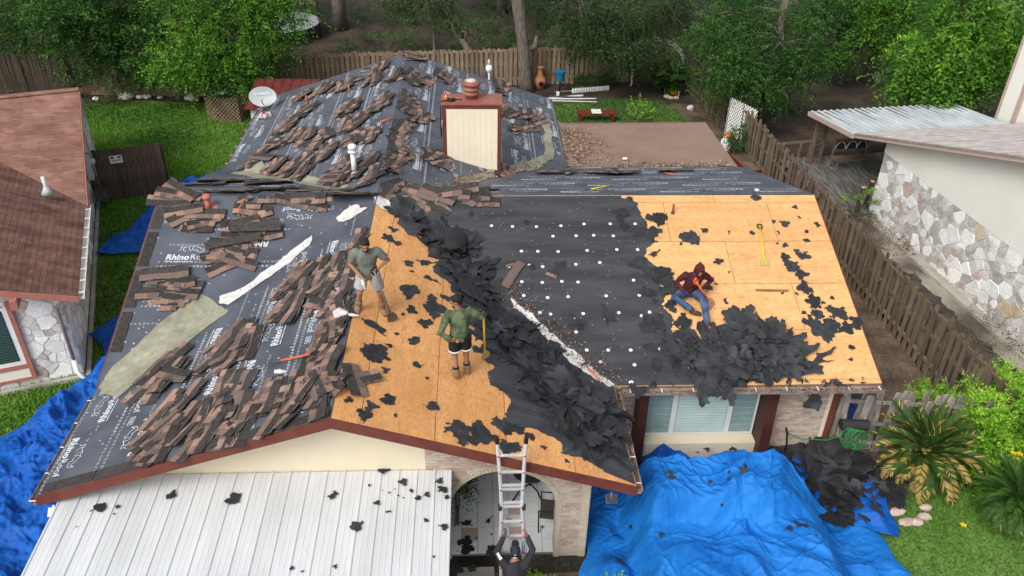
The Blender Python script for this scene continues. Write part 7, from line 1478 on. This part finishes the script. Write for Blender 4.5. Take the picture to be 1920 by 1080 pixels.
    for s in 'RL':
        an, toe = j['an'+s], j['toe'+s]; sh_ = an.lerp(j['kn'+s], outfit.get('shaft',.34)); bo = MB(); dn = Vector((0,0,-1))
        bo.tube([sh_, an, an+dn*.04], [.066,.061,.056], 12); dr = (toe-an); bo.tube([an+dn*.045-dr.normalized()*.05, an.lerp(toe,.4)+dn*.03, toe+dn*.012, toe+dr.normalized()*.03+dn*.012], [(.050,.050),(.056,.050),(.058,.042),(.042,.032)], 12)
        remesh('boot', bo, outfit['boot'], e, .010, 2)
        if outfit.get('sock'): MB().tube([sh_.lerp(j['kn'+s],.02), sh_.lerp(j['kn'+s],.16)], .060, 12).build('sock', BLKC, e)
        if outfit.get('glove'+s):
            gm_ = MB(); wr = j['ha'+s]; d = (wr-j['el'+s]).normalized(); gz = j.get('gr'+s); d2 = ((gz-wr).normalized() if gz is not None else d); sd_ = d2.cross(X if abs(d2.dot(X)) < .9 else f).normalized(); nrm = d2.cross(sd_)
            gm_.tube([wr-d*.05, wr, wr+d2*.05, wr+d2*.092], [(.036,.036),(.034,.03),(.05,.026),(.047,.024)], 10, side=sd_)
            for q in range(4):
                o_ = wr+d2*.085+sd_*(.032-.0215*q); l_ = (.036,.042,.040,.031)[q]; gm_.tube([o_, o_+d2*l_, o_+d2*(l_*1.35)+nrm*l_*.8, o_+d2*l_+nrm*l_*1.4], [.0125,.012,.0115,.010], 6)
            o_ = wr+d2*.03+sd_*.038; gm_.tube([o_, o_+sd_*.022+d2*.03+nrm*.012, o_+sd_*.014+d2*.06+nrm*.03], [.015,.014,.011], 6); remesh('glove', gm_, outfit['glove'+s], e, .0085, 2)
    hr = MB(); hk = outfit['hair']
    if hk == 'short':
        hr.ball(H(0,-.022,.045), (.083,.098,.092), 16, 0, HM)
        hr.v = [v for v in hr.v]; o = remesh('hair', hr.ball(H(0,-.06,.0), (.072,.05,.075), 12, 0, HM).ball(H(0,.045,.088), (.06,.04,.035), 10, 0, HM), HAIR, e, .009, 2)
        if outfit.get('beard'): remesh('beard', MB().ball(H(0,.034,-.078), (.06,.062,.045), 12, 0, HM), HAIR, e, .008, 2)
    elif hk == 'hood':
        hr.ball(H(0,-.035,.03), (.108,.112,.128), 16, 0, HM).ball(H(0,-.05,-.07), (.105,.09,.09), 14, 0, HM).ball(H(0,-.09,.12), (.04,.05,.05), 10, 0, HM); remesh('hood', hr, top, e, .011, 4)
        for s in (-1,1): MB().ball(H(s*.07,.055,-.01), (.03,.03,.095), 10, 0, HM).build('hood_edge', top, e, smooth=True)
        MB().ball(H(0,.05,.10), (.075,.035,.03), 10, 0, HM).build('hood_brim', top, e, smooth=True); MB().ball(H(0,.058,.07), (.06,.03,.02), 10, 0, HM).build('fringe', HAIR, e, smooth=True); remesh('beard', MB().ball(H(0,.04,-.075), (.052,.055,.035), 10, 0, HM), HAIR, e, .008, 2)
    elif hk == 'cap':
        capm = mat('cap_navy',(.018,.022,.032),(.03,.034,.045),scale=8,rough=.85); hr.ball(H(0,-.01,.045), (.092,.108,.098), 16, 0, HM); remesh('cap', hr, capm, e, .010, 2)
        MB().prism([H(-.07,.08,.06),H(.07,.08,.06),H(.055,.17,.045),H(0,.19,.04),H(-.055,.17,.045)], hu*.008).build('cap_brim', capm, e); MB().ball(H(0,-.06,-.03), (.066,.045,.05), 10, 0, HM).build('hair', HAIR, e, smooth=True)
        MB().ball(H(0,-.118,-.005), (.03,.008,.014), 8, 0, HM).build('cap_strap', WHITE, e); MB().ball(H(0,-.105,.06), (.02,.012,.02), 8, 0, HM).build('cap_emblem', DM, e)
    return e, W
# man in the olive shirt, facing the camera, leaning on his shovel
b1 = on('R',697,588)
J1 = dict(pelvis=(0,0,.92), chest=(0,.05,1.25), neck=(0,.10,1.45), head=(.0,.16,1.57), shR=(.185,.06,1.385), shL=(-.185,.06,1.385), elR=(.30,.02,1.13), haR=(.13,.24,1.00), grR=(.02,.32,.92), elL=(-.37,.0,1.15), haL=(-.15,.20,1.06), grL=(-.05,.28,1.04),
          hipR=(.10,0,.90), hipL=(-.10,0,.90), knR=(.18,.06,.53), knL=(-.18,.02,.47), anR=(.225,-.06,.165), anL=(-.21,-.13,.03), toeR=(.28,.09,.11), toeL=(-.25,.02,-.02))
p1, W1 = person('man in olive shirt and grey shorts standing by the wing ridge', b1, (.12,-1), J1, dict(top=OLIVE, sleeve='short', bottom=GREYS, long=False, leg=.78, boot=BOOT, shaft=.38, hair='short', beard=True, hem=.09), look=(-.05,1,-.28))
shovel('grey handled roofing shovel held by the man in the olive shirt', W1((-.12,.30,1.12)), on('R',738,604)+Vector((0,0,.02)), gm, STEEL, (.2,-.6,.6))
bottle('empty clear bottle in the right hand of the man in olive', W1((.10,.33,.98)), (.25,-.3,-1), (CLR,WHITE,WHITE), .8)
lgx = text_tris('ROOFING', .035, .001); MB().add([W1((-.05-x, .05+.155, 1.31+y)) for x, y in lgx[0]], lgx[1]) if False else None
# man in camouflage shirt seen from behind
b2 = on('R',864,706)
J2 = dict(pelvis=(0,0,.92), chest=(0,.03,1.25), neck=(-.01,.05,1.45), head=(-.04,.09,1.57), shR=(.185,.03,1.39), shL=(-.185,.02,1.38), elR=(.36,-.02,1.28), haR=(.44,.16,1.22), grR=(.45,.22,1.18), elL=(-.36,-.14,1.13), haL=(-.19,-.20,.98), grL=(-.10,-.17,.95),
          hipR=(.09,0,.90), hipL=(-.09,0,.90), knR=(.11,.06,.50), knL=(-.10,.0,.50), anR=(.13,.10,.06), anL=(-.09,-.07,.12), toeR=(.17,.26,.02), toeL=(-.13,.08,.09))
p2, W2 = person('man in green camouflage shirt and black shorts seen from behind', b2, (-.18,1), J2, dict(top=CAMO, sleeve='long', bottom=BLKC, long=False, leg=.66, trim=1, boot=BOOT, shaft=.30, sock=1, hair='short', beard=True, hem=.07), look=(-1,.25,-.25))
shovel('yellow handled roofing shovel propped beside the man in camouflage', W2((.45,.20,1.22)), on('R',910,674)+Vector((0,0,.02)), YELLOW, yb, (.4,-.7,.5))
# seated man in the maroon hoodie
b3 = on('F',1291,556)
J3 = dict(pelvis=(0,0,.16), chest=(-.02,.10,.50), neck=(-.03,.16,.68), head=(-.06,.24,.79), shR=(.185,.12,.63), shL=(-.215,.12,.62), elR=(.33,.05,.40), haR=(.19,.28,.30), grR=(.13,.36,.27), elL=(-.43,.02,.42), haL=(-.22,.14,.26), grL=(-.15,.20,.23),
          hipR=(.10,.02,.14), hipL=(-.10,.02,.14), knR=(.40,.30,.20), knL=(-.17,.44,.20), anR=(.06,.50,.0), anL=(-.19,.84,-.14), toeR=(-.10,.54,-.06), toeL=(-.28,1.0,-.22))
p3_, W3 = person('seated man in maroon hoodie and torn jeans on the right slope', b3, (.05,-1), J3, dict(top=MAROON, sleeve='long', bottom=DENIM, long=True, boot=BOOTD, shaft=.2, hair='hood', hem=.02, gloveR=PURP, gloveL=PURP), look=(-.02,1,-.45))
shovel('red handled roofing shovel resting against the seated man', W3((.03,.36,.62)), on('F',1336,577)+Vector((0,0,.03)), ORANGE, rb_, (0,-.5,.8), grm=ORANGE)
# man at the foot of the ladder seen from behind
b4 = Vector((.60,9.02,0))
J4 = dict(pelvis=(0,-.06,.98), chest=(0,.02,1.30), neck=(0,.10,1.50), head=(.0,.15,1.63), shR=(.19,.05,1.44), shL=(-.19,.05,1.44), elR=(.29,.22,1.58), haR=(.20,.34,1.80), grR=(.17,.35,1.90), elL=(-.31,.20,1.56), haL=(-.18,.32,1.82), grL=(-.16,.33,1.92),
          hipR=(.10,-.05,.96), hipL=(-.10,-.05,.96), knR=(.24,.22,.70), knL=(-.11,.0,.50), anR=(.20,.10,.34), anL=(-.11,-.06,.10), toeR=(.20,.26,.33), toeL=(-.13,.10,.05))
p4_, W4 = person('man in charcoal shirt and cap gripping the foot of the ladder', b4, (.03,1), J4, dict(top=CHAR, sleeve='long', bottom=JEANG, long=True, boot=BOOTD, shaft=.25, hair='cap', hem=.12, fit=1.05, gloveL=GLV), look=(.03,1,.15))
# white lettering along the left sleeve
sa, sb2 = W4((-.19,.05,1.44)), W4((-.31,.20,1.56)); ax = (sb2-sa).normalized(); vw = (CAM-sa).normalized(); sy_ = vw.cross(ax).normalized(); nn = ax.cross(sy_)
G4 = text_tris('SAN', .07, .004); MB().add([sa.lerp(sb2,.35)+ax*x*.9+sy_*(y-.02)+nn*.076 for x, y in G4[0]], G4[1]).build('sleeve_print', WHITE, p4_)
print('objects', len(bpy.data.objects), 'shingles', count, 'rest', len(rest))
